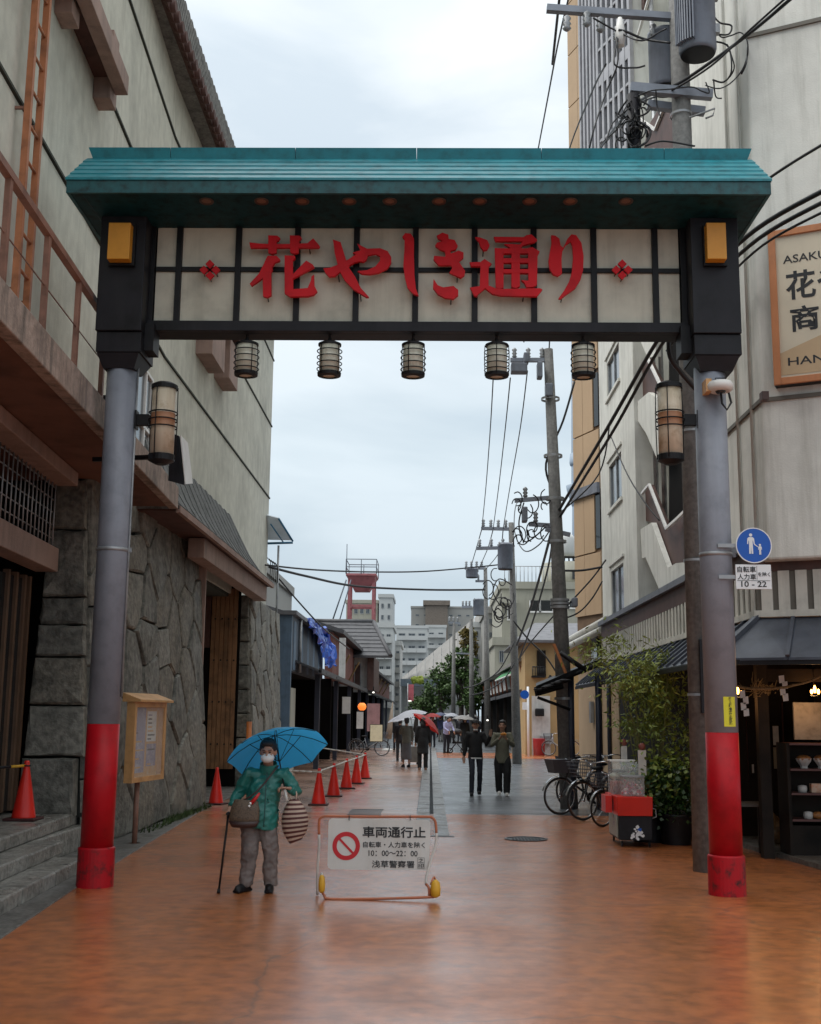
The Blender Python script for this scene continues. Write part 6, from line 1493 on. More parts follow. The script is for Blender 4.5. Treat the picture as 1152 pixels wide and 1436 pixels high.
mb.hexa([(xl-.02, CY-.05, z0), (xr+.0, CY-.05, z0), (xr, CY+D+.02, z0), (xl-.02, CY+D+.02, z0), (xl-.03, CY-.08, z1), (xr-.0, CY-.08, z1), (xr, CY+D+.05, z1), (xl-.05, CY+D+.05, z1)]); mb.build('red_tray', mat('tray_red', (.62, .022, .012), rough=.3, var=.05), ct, bevel=.008)
mb = MB(); mb.b2((xl-.14, CY+.25, z0+.02), (xl-.05, CY+.65, z1-.01)); mb.build('side_tray', mat('tray_red', (0, 0, 0)), ct)
for (dx, dy) in ((.05, .05), (.42, .05), (.05, D-.05), (.42, D-.05)):
    mb = MB(); mb.lathe([(.035, -.012), (.035, .012)], (xl+dx, CY+dy, .036), 12, M=Matrix.Rotation(pi/2, 3, 'Y')); mb.build('castor', m_black, ct)
mb = MB(); mb.tube([(xr+.0, CY+.1, zt_c+.1), (xr+.07, CY+.12, zt_c+.08), (xr+.08, CY+.12, zt_c-.02), (xr, CY+.12, zt_c-.05)], .01, 6); mb.build('handle', m_steel, ct)
# abstract white and blue sticker on the front
mb = MB(); cc = c(892, 1170)
for k in range(22):
    a = rnd.uniform(0, 6.28); r = rnd.uniform(.02, .10); u_ = Vector((cc.x+r*cos(a), CY-.004-.0004*k, cc.z+r*1.1*sin(a))); s_ = rnd.uniform(.012, .03)
    mb.prism([u_+Vector((s_*cos(b+a), 0, s_*1.2*sin(b+a)*rnd.uniform(.4, 1))) for b in (0, 1.2, 2.5, 3.7, 5)], (0, .0003, 0))
mb.build('front_sticker', m_sw, ct)
mb = MB(); u_ = c(897, 1164); mb.prism([Vector((u_.x-.03, CY-.015, u_.z)), Vector((u_.x+.02, CY-.015, u_.z-.02)), Vector((u_.x+.03, CY-.015, u_.z+.02)), Vector((u_.x-.01, CY-.015, u_.z+.03))], (0, .0003, 0)); mb.build('front_sticker', m_sb, ct)
# glass cases and candy
m_gl = mat('case_glass', (.75, .8, .78), rough=.06, alpha=.28, var=0, spec=.9)
x0, x1 = c(874, 1100).x, c(904, 1100).x; zc0, zc1 = z1+.005, c(890, 1090).z
box = thing('candy_case', 'square clear case full of pink and white sweets on the cart', 'display case', (x0, CY+.05, zc0))
mb = MB(); mb.b2((x0, CY, zc0), (x1, CY+.25, zc1)); mb.build('glass_box', m_gl, box); mb = MB(); mb.b2((x0-.01, CY-.01, zc1), (x1+.01, CY+.26, zc1+.02)); mb.build('lid', m_steel, box)
cm = [mat('sweet_pink', (.65, .12, .18), rough=.4), mat('sweet_white', (.75, .70, .70), rough=.4), mat('sweet_mauve', (.5, .3, .42), rough=.4)]
for j, m in enumerate(cm):
    mb = MB()
    for k in range(45): mb.ball((rnd.uniform(x0+.02, x1-.02), rnd.uniform(CY+.015, CY+.22), zc0+.02+abs(rnd.gauss(0, .07))), .016, 6, 4)
    tag(mb.build('sweets', m, box), kind='stuff')
xa, xb = c(857, 1100, CY+.5).x, c(893, 1100, CY+.5).x
dome = thing('candy_dome', 'rounded glass dome case with red topped jars at the back of the cart', 'display case', (xa, CY+.5, zc0))
zd = c(875, 1068, CY+.5).z; r_ = .18
mb = MB(); n = 10; prof = [(CY+.28, zc0+.18)]
pts = [(CY+.3, zc0), (CY+.3, zd-.16)]+[(CY+.3+.17-.17*cos(pi/2*k/5), zd-.16+.16*sin(pi/2*k/5)) for k in range(1, 6)]+[(CY+.75, zd), (CY+.75, zc0)]
mb.prism([Vector((xa, y, z)) for y, z in pts], (xb-xa, 0, 0)); mb.build('glass_dome', m_gl, dome)
mb = MB(); mb.b2((xa-.01, CY+.47, zd), (xb+.01, CY+.76, zd+.02)); mb.build('top_rail', m_white, dome)
for k in range(4):
    mb = MB(); xx = lerp(xa+.06, xb-.06, k/3); mb.lathe([(.035, 0), (.04, .05), (.03, .10), (.03, .12)], (xx, CY+.42, zc0+.005), 10); mb.cur = 1; mb.ball((xx, CY+.42, zc0+.15), .035, 8, 6); mb.build('jar', [mat('jar_dark_red', (.10, .012, .012), rough=.25), mat('jar_cap_red', (.3, .05, .03), rough=.3)], dome)
mb = MB(); mb.b2((xa+.02, CY+.5, zc0+.005), (xb-.02, CY+.7, zc0+.17)); mb.build('pink_box', mat('box_pinkish', (.45, .20, .16), rough=.4), dome)
mb = MB()
for k in range(4): mb.ball((lerp(xa+.07, xb-.06, k/3), CY+.6, zc0+.24), (.07, .07, .05), 12, 7)
mb.build('wrapped_buns', mat('bun_pale_green', (.50, .55, .46), rough=.35), dome)
for (u0, u1, v0, v1, yy, nm) in ((895, 907, 1052, 1088, CY+.26, 'tall white price board standing at the right of the cart'), (871, 880, 1046, 1069, CY+.78, 'small white price board behind the dome of the cart')):
    a, b = c(u0, v0, yy), c(u1, v1, yy); t = thing('price_board', nm, 'price board', b, group='price boards on the candy cart')
    mb = MB(); mb.b2((a.x, yy, b.z), (b.x, yy+.012, a.z)); mb.build('board', mat('board_greyish_white', (.48, .47, .45), rough=.5), t)
    mb = MB(); mb.tube([((a.x+b.x)/2, yy+.02, z1), ((a.x+b.x)/2, yy+.02, a.z+.03)], .008, 6); mb.build('stick', m_black, t)
    mb = MB(); mb.ball(((a.x+b.x)/2, yy-.0, a.z+.05), (.05, .02, .05), 10, 7); mb.build('red_topper', mat('topper_red_brown', (.16, .04, .03), rough=.5), t)

# ------------------------------------------------------------ plants
def leafcloud(name, n, center, radii, lsize, m, seed, parent, narrow=.2, droop=.5, clump=24):
    rnd = random.Random(seed); mb = MB(); cl = []
    for k in range(clump):
        d = Vector((rnd.gauss(0, 1), rnd.gauss(0, 1), rnd.gauss(0, 1))); d = d.normalized()*(rnd.random()**.45); cl.append((Vector((d.x*radii[0], d.y*radii[1], d.z*radii[2]))+Vector(center), rnd.uniform(.12, .32)))
    for k in range(n):
        c0, r = rnd.choice(cl); p = c0+Vector((rnd.gauss(0, r), rnd.gauss(0, r), rnd.gauss(0, r*.7)))*.7
        d = Vector((rnd.gauss(0, 1), rnd.gauss(0, 1), rnd.gauss(-droop, .6))).normalized(); s = d.cross(Vector((rnd.gauss(0, 1), rnd.gauss(0, 1), rnd.gauss(0, 1)))).normalized(); L_ = lsize*rnd.uniform(.6, 1.3)
        if p.z < .1: continue
        w = L_*narrow; mb.add([p, p+d*L_*.35+s*w, p+d*L_, p+d*L_*.35-s*w], [(0, 1, 2, 3)], False)
    return tag(mb.build(name, m, parent), kind='stuff')
m_bam = mat('bamboo_leaf', (.15, .20, .03), rough=.5, c2=(.07, .11, .016), scale=5, var=.3)
m_bam2 = mat('bamboo_leaf_lit', (.22, .26, .05), rough=.5, scale=6, var=.3)  # paler leaf green with the light put into the colour, for upper clumps
m_bush = mat('bush_leaf', (.026, .065, .015), rough=.4, c2=(.012, .03, .008), scale=5, var=.3)
m_culm = mat('bamboo_culm', (.12, .13, .04), rough=.5)
bp = onZ(930, 1190); by = bp.y+.95
bm = thing('bamboo_plant', 'tall feathery potted bamboo in front of the fluted fascia, above the round bush', 'plant', (bp.x-.1, by, 0))
bc = onY(915, 985, by)
rnd = random.Random(8)
mb = MB()
for k in range(16):
    a = Vector((bp.x+rnd.uniform(-.15, .15), by+rnd.uniform(-.15, .15), .45)); tip = onY(rnd.uniform(855, 965), rnd.uniform(905, 1000), by+rnd.uniform(-.4, .4)); midp = a.lerp(tip, .6)+Vector((0, 0, .25)); mb.tube(spline([a, midp, tip], 5), .011, 5, r2=.004)
mb.build('culm', m_culm, bm)
leafcloud('leaves', 2000, bc, (.55, .45, .62), .10, m_bam, 31, bm, .13, .6, 34); leafcloud('leaves', 1100, bc+Vector((-.25, -.1, .45)), (.45, .3, .35), .10, m_bam2, 32, bm, .13, .6, 18)
leafcloud('leaves', 500, onY(853, 915, by+1.5), (.35, .2, .28), .10, m_bam2, 35, bm, .13, .5, 9)
leafcloud('leaves', 600, onY(945, 1040, by-.1), (.38, .3, .45), .09, m_bam, 36, bm, .14, .6, 18)
mb = MB(); mb.lathe([(.24, 0), (.30, .45), (.33, .5), (.31, .5), (.28, .42)], (bp.x, by, 0), 20, cap=False); mb.build('pot', m_blackb, bm)
bs = thing('round_bush', 'dark green leafy bush in a black tub beside the candy cart', 'plant', (bp.x+.12, by-.35, 0))
bc2 = onY(940, 1100, by-.35)
leafcloud('leaves', 2600, bc2, (.30, .22, .33), .075, m_bush, 33, bs, .38, .2, 30); leafcloud('leaves', 500, bc2+Vector((0, -.15, .18)), (.3, .2, .25), .075, m_bam, 34, bs, .38, .2, 14)
mb = MB(); cx_ = onY(948, 1150, by-.35).x
mb.lathe([(.20, 0), (.26, .38), (.28, .42), (.26, .42), (.22, .30)], (cx_, by-.35, 0), 20, cap=False); mb.build('tub', m_black, bs)
mb = MB()
for k in range(14): tip = bc2+Vector((rnd.uniform(-.3, .3), rnd.uniform(-.2, .2), rnd.uniform(-.1, .3))); mb.tube([(cx_, by-.35, .3), tip], .008, 5, r2=.004)
mb.build('stem', m_culm, bs)

# ------------------------------------------------------------ bicycles
m_tyre = mat('tyre_black', (.012, .012, .013), rough=.6); m_frame = mat('bike_frame_black', (.02, .02, .024), rough=.3); m_chrome = mat('chrome', (.55, .56, .58), rough=.22, metal=.9, var=.05)
m_bask = mat('basket_grey', (.07, .075, .09), rough=.5); m_fred = mat('bike_frame_red', (.35, .02, .03), rough=.35); m_fpale = mat('bike_frame_silver', (.35, .36, .37), rough=.35, metal=.4)
def make_bike(fm, basket='solid'):
    """front wheel towards -X, stands at the origin"""
    t = thing('bicycle', '', 'bicycle')
    Mx = Matrix.Rotation(pi/2, 3, 'X'); R_ = .315
    for x, nm in ((-.55, 'front'), (.55, 'rear')):
        mb = MB(); mb.ring((x, 0, R_+.018), R_, .018, 32, 6, M=Mx); w = mb.build('wheel', m_tyre, t)
        mb = MB(); mb.ring((x, 0, R_+.018), R_-.022, .008, 32, 4, M=Mx)
        for k in range(16): a = 2*pi*k/16; mb.tube([(x, (.02 if k % 2 else -.02), R_+.018), (x+(R_-.025)*cos(a), 0, R_+.018+(R_-.025)*sin(a))], .0016, 3, cap=False)
        mb.lathe([(.02, -.04), (.02, .04)], (x, 0, R_+.018), 8, M=Mx); mb.build('rim', m_chrome, w)
        mb = MB(); a0, a1 = (radians(20), radians(165)) if x < 0 else (radians(-10), radians(175))
        pts = [Vector((x+(R_+.045)*cos(a0+(a1-a0)*k/12), 0, R_+.018+(R_+.045)*sin(a0+(a1-a0)*k/12))) for k in range(13)]
        for a, b in zip(pts, pts[1:]): mb.bar(a, b, .045, .006)
        mb.build('mudguard', m_chrome if x < 0 else fm, t)
    mb = MB(); hub = Vector((.55, 0, .333)); bb_ = Vector((.08, 0, .30)); st = Vector((.20, 0, .74)); hd = Vector((-.38, 0, .80)); hd2 = Vector((-.42, 0, .64))
    for a, b, r in ((bb_, st, .016), (bb_, hd2, .02), (hub, bb_, .011), (hub, st-Vector((.02, 0, .08)), .009), (hd, hd2, .02), (hd2, Vector((-.55, .04, .333)), .011), (hd2, Vector((-.55, -.04, .333)), .011)): mb.tube([a, b], r, 8)
    mb.build('frame', fm, t)
    mb = MB(); mb.ball((.22, 0, .82), (.13, .085, .035), 12, 6); mb.tube([st, (.21, 0, .8)], .012, 6); mb.build('saddle', m_black, t)
    mb = MB(); mb.tube([hd, (-.36, 0, .95)], .012, 6); mb.tube(spline([Vector((-.12, -.27, .97)), Vector((-.28, -.25, .99)), Vector((-.36, 0, .95)), Vector((-.28, .25, .99)), Vector((-.12, .27, .97))], 4), .011, 6); mb.build('handlebar', m_chrome, t)
    mb = MB(); mb.lathe([(.09, -.006), (.09, .006)], bb_, 16, M=Mx); mb.tube([bb_+Vector((0, -.06, 0)), bb_+Vector((.08, -.06, -.14))], .01, 5); mb.tube([bb_+Vector((0, .06, 0)), bb_+Vector((-.08, .06, .14))], .01, 5)
    for s in (-1, 1): mb.box(bb_+Vector((-.08*s, .1*s, .14*s)), (.09, .07, .02))
    mb.bar(bb_+Vector((0, -.03, .06)), hub+Vector((0, -.03, .04)), .01, .012); mb.build('crank', m_black, t)
    mb = MB(); mb.tube([hub, (.62, .12, .01)], .008, 5); mb.build('kickstand', m_chrome, t)
    mb = MB(); mb.bar((.40, 0, .72), (.78, 0, .70), .13, .012); mb.tube([hub, (.66, 0, .70)], .006, 5); mb.build('rack', m_chrome, t)
    if basket:
        mb = MB(); z0, z1 = .74, .98; a, b = (-.72, -.45), (-.78, -.40); w0, w1 = .12, .17
        if basket == 'solid': mb.hexa([(a[0], -w0, z0), (a[1], -w0, z0), (a[1], w0, z0), (a[0], w0, z0), (b[0], -w1, z1), (b[1], -w1, z1), (b[1], w1, z1), (b[0], w1, z1)])
        else:
            for k in range(8):
                s = k/7
                mb.tube([(lerp(a[0], a[1], s), -w0, z0), (lerp(b[0], b[1], s), -w1, z1)], .004, 4); mb.tube([(lerp(a[0], a[1], s), w0, z0), (lerp(b[0], b[1], s), w1, z1)], .004, 4); mb.tube([(a[0], lerp(-w0, w0, s), z0), (b[0], lerp(-w1, w1, s), z1)], .004, 4); mb.tube([(a[1], lerp(-w0, w0, s), z0), (b[1], lerp(-w1, w1, s), z1)], .004, 4)
            for k in range(5):
                s = k/4; x0_, x1_ = lerp(a[0], b[0], s), lerp(a[1], b[1], s); w = lerp(w0, w1, s); z = lerp(z0, z1, s); mb.tube([(x0_, -w, z), (x1_, -w, z), (x1_, w, z), (x0_, w, z), (x0_, -w, z)], .005, 4)
        mb.build('basket', m_bask, t)
    return t
bk1 = make_bike(m_frame, 'solid'); bk2 = make_bike(m_frame, 'wire'); bk3 = make_bike(m_fred, 'wire'); bk4 = make_bike(m_fpale, 'wire')
def putbike(b, u, v, rz, label, off=.55):
    p = onZ(u, v); b.location = (p.x+off*cos(rz), p.y+off*sin(rz), 0); b.rotation_euler = (0, 0, rz); b['label'] = label; b['group'] = 'bicycles parked along the street'
putbike(bk1, 786, 1143, radians(22), 'black bicycle with solid grey front basket, leftmost of the bikes by the pole')
putbike(bk2, 818, 1151, radians(30), 'black bicycle with wire basket in the middle of the parked bikes')
b5 = dup(bk2, (0, 0, 0), 0, scale=.86); putbike(b5, 846, 1160, radians(40), 'smaller black bicycle parked tight behind the candy cart', .47)
putbike(bk3, 838, 1128, radians(35), 'red framed bicycle at the back of the parked bikes')
putbike(bk4, 770, 1060, radians(5), 'silver bicycle parked before the yellow house far behind the bikes')
b6 = dup(bk4, (0, 0, 0), 0); putbike(b6, 536, 1060, radians(178), 'silver bicycle parked at the left shopfront beyond the last cone', .55)
b7 = dup(bk1, (0, 0, 0), 0); putbike(b7, 800, 1133, radians(28), 'black bicycle half hidden between the pole and the wire basket bike')
# ------------------------------------------------------------ people
m_skin = mat('skin', (.40, .22, .15), rough=.5, var=.05); m_hair = mat('black_hair', (.012, .010, .010), rough=.5, bump=.5, bscale=160)
m_mask = mat('mask_white', (.68, .68, .66), rough=.7, var=.03); m_eye = mat('eye_dark', (.02, .012, .01), rough=.3)
m_lip = mat('lip', (.30, .11, .09), rough=.5)
def V(*a): return Vector(a)
def hand(mb, w, d, s=1.0, curl=.6, side=1, up=V(0, 0, 1)):
    """palm and five fingers from wrist w towards d"""
    d = Vector(d).normalized(); x = d.cross(up)
    if x.length < .1: x = V(1, 0, 0)
    x.normalize(); n = x.cross(d).normalized()*-1
    mb.tube([w-d*.03*s, w+d*.03*s, w+d*.085*s], [(.026*s, .018*s), (.036*s, .018*s), (.036*s, .014*s)], 8) if False else None
    for k in range(4): mb.tube([w-d*.02*s+x*(k-1.5)*.008*s, w+d*.045*s+x*(k-1.5)*.017*s, w+d*.085*s+x*(k-1.5)*.019*s], .0125*s, 6)
    for k, L in enumerate((.062, .078, .072, .056)):
        b = w+d*.085*s+x*(k-1.5)*.019*s; d1 = (d*cos(curl*.6)+n*sin(curl*.6)); d2 = (d*cos(curl*1.8)+n*sin(curl*1.8)); d3 = (d*cos(curl*2.8)+n*sin(curl*2.8))
        p1_ = b+d1*L*.45*s; p2_ = p1_+d2*L*.35*s; p3 = p2_+d3*L*.25*s; mb.tube([b-d*.01, p1_, p2_, p3], [.0095*s, .009*s, .008*s, .006*s], 6)
    b = w+d*.02*s-x*.03*s*side; t1 = (d*.6-x*.6*side+n*.4).normalized(); p1_ = b+t1*.035*s; p2_ = p1_+(d*.8+n*.6).normalized()*.03*s; mb.tube([w+d*.01*s, b, p1_, p2_], [.014*s, .013*s, .011*s, .008*s], 6)
def face_head(mb, c, s=1.0, yaw=0.0, pitch=0.0):
    R = Matrix.Rotation(yaw, 3, 'Z') @ Matrix.Rotation(pitch, 3, 'X')
    P = lambda x, y, z: c + R @ (V(x, y, z)*s)
    mb.ball(P(0, .012, .02), (.076*s, .094*s, .098*s), 18, 12, M=R); mb.ball(P(0, -.018, -.045), (.058*s, .068*s, .062*s), 14, 10, M=R); mb.ball(P(0, -.06, -.085), (.03*s, .024*s, .02*s), 10, 6, M=R)
    mb.tube([P(0, -.085, .012), P(0, -.104, -.018), P(0, -.098, -.03)], [.009*s, .014*s, .010*s], 8)
    for q in (-1, 1): mb.ball(P(.078*q, .01, -.01), (.012*s, .02*s, .03*s), 8, 6, M=R); mb.ball(P(.035*q, -.073, -.02), (.022*s, .018*s, .018*s), 8, 6, M=R)
    mb.ball(P(0, -.078, .032), (.05*s, .018*s, .012*s), 10, 6, M=R)
    return P, R
def head_parts(t, P, R, s, hair='short', mask=None, cap=None):
    mb = MB()
    for q in (-1, 1): mb.ball(P(.03*q, -.084, .013), (.013*s, .006*s, .006*s), 8, 6, M=R)
    for i_, q in enumerate((-1, 1)):
        e = MB(); e.ball(P(.03*q, -.084, .012), (.013*s, .006*s, .006*s), 8, 6, M=R); e.build('eye', m_eye, t, world=False)
        e = MB(); e.bar(P(.013*q, -.092, .032), P(.047*q, -.083, .034), .006*s, .006*s); e.build('eyebrow', m_hair, t, world=False)
    if mask != 'full':
        e = MB(); e.ball(P(0, -.088, -.052), (.022*s, .008*s, .006*s), 8, 6, M=R); e.build('mouth', m_lip, t, world=False)
    h = MB(); h.ball(P(0, .028, .045), (.090*s, .100*s, .090*s), 16, 12, M=R); h.ball(P(0, .05, -.01), (.082*s, .07*s, .085*s), 14, 10, M=R)
    h.ball(P(0, -.035, .090), (.070*s, .050*s, .034*s), 12, 8, M=R)
    if hair == 'long': h.tube([P(0, .06, 0), P(0, .075, -.12), P(0, .07, -.24)], [(.08*s, .05*s), (.085*s, .045*s), (.05*s, .03*s)], 12)
    if hair == 'bun': h.ball(P(0, .10, .09), .045*s, 10, 8)
    for v in h.v: v += (v-c_of(P)).normalized()*noise.noise(v*28)*.008
    if hair != 'none': h.build('hair', m_hair, t, world=False)
    if mask == 'full':
        k = MB(); k.ball(P(0, -.048, -.048), (.070*s, .078*s, .052*s), 16, 10, M=R); k.build('mask', m_mask, t, world=False)
    if mask == 'chin':
        k = MB(); k.ball(P(0, -.03, -.105), (.055*s, .062*s, .028*s), 14, 8, M=R); k.build('mask', m_mask, t, world=False)
    if cap:
        k = MB(); k.ball(P(0, .02, .065), (.094*s, .105*s, .07*s), 16, 10, M=R); k.add([P(-.07, -.07, .07), P(.07, -.07, .07), P(.05, -.16, .055), P(-.05, -.16, .055), P(-.07, -.07, .082), P(.07, -.07, .082), P(.05, -.16, .062), P(-.05, -.16, .062)], [(3,2,1,0),(4,5,6,7),(0,1,5,4),(1,2,6,5),(2,3,7,6),(3,0,4,7)]); k.build('cap', cap, t, world=False)
def c_of(P): return P(0, 0, 0)
def wrinkle(o, amp=.008, f=9):
    for v in o.data.vertices:
        q_ = v.co; n = noise.noise(Vector((q_.x*f*1.4, q_.y*f*1.4, q_.z*f*.8)))+.5*noise.noise(q_*f*2.7)+.7*(1-abs(noise.noise(Vector((q_.x*f*.8+q_.z*f*1.1, q_.y*f, q_.z*f*1.6-q_.x*f*.9))))*4)*.5; v.co += v.normal*n*amp
def shoe(t, a, d, m, s=1.0):
    d = Vector((d[0], d[1], 0)).normalized(); rz = atan2(d.y, d.x); M = Matrix.Rotation(rz, 3, 'Z')
    mb = MB(); g = Vector((a.x, a.y, 0)); z0 = a.z-.075
    mb.ball(g+d*.05*s+V(0, 0, .045+z0), (.125*s, .045*s, .042*s), 14, 8, M=M); mb.ball(g+d*(-.02)*s+V(0, 0, .065+z0), (.05*s, .042*s, .055*s), 12, 8, M=M)
    mb.box(g+d*.045*s+V(0, 0, .014+z0), (.235*s, .085*s, .026), M=M)
    for v in mb.v: v.z = max(v.z, .002)
    organic(mb, 'shoe', m, t, .011, 2)
DEF = dict(head=(0, -.02, 1.56), neck=(0, .01, 1.40), sh=.165, shz=1.36, hip=.09, hipz=.90, elR=(-.215, .02, 1.10), wrR=(-.235, -.07, .86), elL=(.215, .02, 1.10), wrL=(.235, -.07, .86), knR=(-.10, -.03, .50), anR=(-.10, .0, .075), knL=(.10, -.03, .50), anL=(.10, .0, .075), fR=(0, -1), fL=(0, -1), hdR=(0, -.2, -1), hdL=(0, -.2, -1), cx=0, lean=0, build=1.0)
def make_person(label, loc, rz, h, D, top, legs, shoes, hair='short', mask=None, cap=None, coat=None, hem=.82, sleeves='long', belly=1.0, voxel=.013, yaw=0, pitch=0, legr=1.0, group=None, toph=.0, skirt=None, wr=.006):
    t = thing('person', label, 'person', loc, rz, group); J = dict(DEF); J.update(D); k = h/1.70
    G = {n: V(*v)*k for n, v in J.items() if isinstance(v, tuple) and len(v) == 3}
    b = J['build']; cx = J['cx']*k
    shR, shL = V(-J['sh']+J['cx'], .0+J['lean'], J['shz'])*k, V(J['sh']+J['cx'], .0+J['lean'], J['shz'])*k
    hpR, hpL = V(-J['hip'], 0, J['hipz'])*k, V(J['hip'], 0, J['hipz'])*k
    # one continuous body
    mb = MB(); nk = G['neck']+V(0, 0, 0); ch = (shR+shL)/2-V(0, 0, .10*k); pel = (hpR+hpL)/2
    P, R = face_head(mb, G['head'], k, yaw, pitch)
    mb.tube([ch, nk, G['head']-V(0, -.012, .06)*k], [.06*k, .052*k, .05*k], 12)
    mb.tube([pel-V(0, 0, .05), pel+V(0, 0, .15*k), ch, ch+V(0, 0, .07*k)], [(.12*k, .09*k), (.115*k, .085*k), (.14*k, .095*k), (.10*k, .06*k)], 14)
    for s_, e_, w_, hd, q in ((shR, G['elR'], G['wrR'], J['hdR'], 1), (shL, G['elL'], G['wrL'], J['hdL'], -1)):
        mb.tube([ch+V(0, 0, .04*k), s_, e_, w_], [.05*k, .047*k, .036*k, .024*k], 10); hand(mb, w_, hd, k, J.get('curl', .5), q)
    for s_, n_, a_ in ((hpR, G['knR'], G['anR']), (hpL, G['knL'], G['anL'])): mb.tube([s_, s_.lerp(n_, .4), n_, n_.lerp(a_, .4), a_], [.058*k, .058*k, .044*k, .042*k, .032*k], 10)
    organic(mb, 'body', m_skin, t, voxel*.75, 2)
    head_parts(t, P, R, k, hair, mask, cap)
    # top
    mb = MB(); B = b*k; hz = hem*k; up_ = shR.lerp(shL, .5)
    c0 = V(pel.x, pel.y, hz); mid = c0.lerp(up_, .45)
    mb.tube([c0, c0.lerp(mid, .5), mid, mid.lerp(up_, .55), up_-V(0, 0, .03*k), up_+V(0, 0, .035*k)], [(.168*B*belly, .130*B*belly), (.164*B*belly, .132*B*belly), (.150*B*(belly+1)/2, .122*B*(belly+1)/2), (.162*B, .118*B), (.145*B, .085*B), (.072*B, .062*B)], 20)
    for s_, e_, w_ in ((shR, G['elR'], G['wrR']), (shL, G['elL'], G['wrL'])):
        q_ = up_.lerp(s_, .5)-V(0, 0, .03*k)
        if sleeves == 'long': mb.tube([q_, s_, s_.lerp(e_, .5), e_, e_.lerp(w_, .5), w_.lerp(e_, .04)], [.075*B, .072*B, .066*B, .058*B, .05*B, .040*B], 12)
        else: mb.tube([q_, s_, s_.lerp(e_, .75)], [.075*B, .07*B, .062*B], 12)
    if coat:
        mb.tube([V(pel.x, pel.y+.01, coat*k), V(pel.x, pel.y, (coat+hem)/2*k), c0+V(0, 0, .06)], [(.20*B, .16*B), (.18*B, .145*B), (.165*B, .125*B)], 18)
    o = organic(mb, 'coat' if coat else 'top', top, t, voxel, 4); wrinkle(o, wr, 8)
    mb = MB(); mb.tube([up_+V(0, 0, .005)*k, nk+V(0, -.004, .015)*k], [(.078*k, .07*k), (.060*k, .058*k)], 14, cap=False); mb.build('collar', top, t, world=False)
    # legs
    mb = MB()
    if skirt: mb.tube([V(pel.x, pel.y, skirt*k), V(pel.x, pel.y, .6*k), pel+V(0, 0, .05)], [(.19*B, .17*B), (.17*B, .15*B), (.14*B, .11*B)], 18)
    else:
        mb.tube([pel-V(0, 0, .06*k), pel+V(0, 0, .06*k)], [(.138*B, .105*B), (.135*B, .10*B)], 16)
        for s_, n_, a_ in ((hpR, G['knR'], G['anR']), (hpL, G['knL'], G['anL'])): mb.tube([s_, s_.lerp(n_, .4), n_, n_.lerp(a_, .5), a_-V(0, 0, .015*k)], [.080*B, .086*B*legr, .072*B*legr, .066*B*legr, .062*B*legr], 12)
    o = organic(mb, 'skirt' if skirt else 'trousers', legs, t, voxel, 3); wrinkle(o, wr*.8, 8)
    shoe(t, G['anR'], J['fR'], shoes, k); shoe(t, G['anL'], J['fL'], shoes, k)
    return t
def make_umbrella(label, hub, hand_p, axis, R_, m_cloth, spin=0.2, m_rib=None, handle_len=.9, curve=.22, loc=None, group=None, n=8, cat='umbrella'):
    """hub, hand_p world points; axis points out of the top"""
    a = Vector(axis).normalized(); loc = Vector(hand_p); t = thing('umbrella', label, 'umbrella', loc, 0, group); rib = m_rib or m_black
    x = a.cross(V(0, 1, 0.01)).normalized(); y = a.cross(x).normalized(); hub = Vector(hub)
    def pt(rho, th, scal=1.0):
        k = th*n/(2*pi); f = k-math.floor(k); sag = 1-.07*sin(pi*f)*rho*scal
        r = R_*rho*sag; drop = curve*(rho**2.0)*(1+.10*sin(pi*f)*rho*scal*-1)
        return hub + (x*cos(th+spin)+y*sin(th+spin))*r - a*drop
    mb = MB(); mb.smooth = True; NR, NT = 7, n*6
    for i in range(NR+1):
        for j in range(NT): mb.v.append(pt(max(.02, i/NR), 2*pi*j/NT))
    for i in range(NR):
        for j in range(NT): mb.face([i*NT+j, i*NT+(j+1) % NT, (i+1)*NT+(j+1) % NT, (i+1)*NT+j])
    mb.build('canopy', m_cloth, t)
    for k in range(n):
        th = 2*pi*k/n; mb = MB(); mb.tube([pt(r, th, 0)-a*.006 for r in (.03, .25, .5, .75, 1.0)], .004, 5)
        mb.tube([hub-a*(curve+.10), pt(.5, th, 0)-a*.01], .0035, 4); mb.build('rib', rib, t)
    mb = MB(); mb.tube([hub+a*.06, hub-a*handle_len], .007, 8); mb.build('shaft', rib, t)
    mb = MB(); e = hub-a*handle_len; mb.tube([e, e-a*.13], .013, 8); mb.build('handle', m_barw, t)
    mb = MB(); mb.tube([hub+a*.0, hub+a*.07], .008, 6, r2=.004); mb.build('tip', rib, t)
    return t

# --- woman under the blue umbrella
W_ = onZ(358, 1250); W_.z = 0
m_jk = mat('jacket_teal_green', (.014, .145, .12), rough=.40, var=.08, scale=7, rvar=.1, bump=.5, bscale=18); m_tr = mat('trousers_taupe', (.165, .135, .125), rough=.75, var=.15, scale=8, bump=.5, bscale=22)
KW = 1.0
WD = dict(head=(.10, -.09, 1.365), neck=(.095, -.01, 1.22), sh=.175, shz=1.145, cx=.085, hip=.085, hipz=.72, elR=(-.20, .03, .95), wrR=(-.25, -.11, .82), elL=(.385, .03, .945), wrL=(.325, -.09, 1.01),
          knR=(-.055, -.05, .42), anR=(-.095, -.02, .075), knL=(.15, -.03, .42), anL=(.145, .0, .075), fR=(-.5, -1), fL=(.05, -1), hdR=(0, -.55, -.6), hdL=(-.9, -.3, .1), build=1.02, curl=.9)
def scaleD(D): return {k: (tuple(x*1.7/1.70 for x in v) if isinstance(v, tuple) else v) for k, v in D.items()}
woman = make_person('elderly woman in teal jacket and white mask walking with a cane under a blue umbrella', W_, 0, 1.70, WD, m_jk, m_tr, m_black, hair='short', mask='full', hem=.62, belly=1.22, voxel=.010, pitch=.18, legr=1.15, wr=.017)
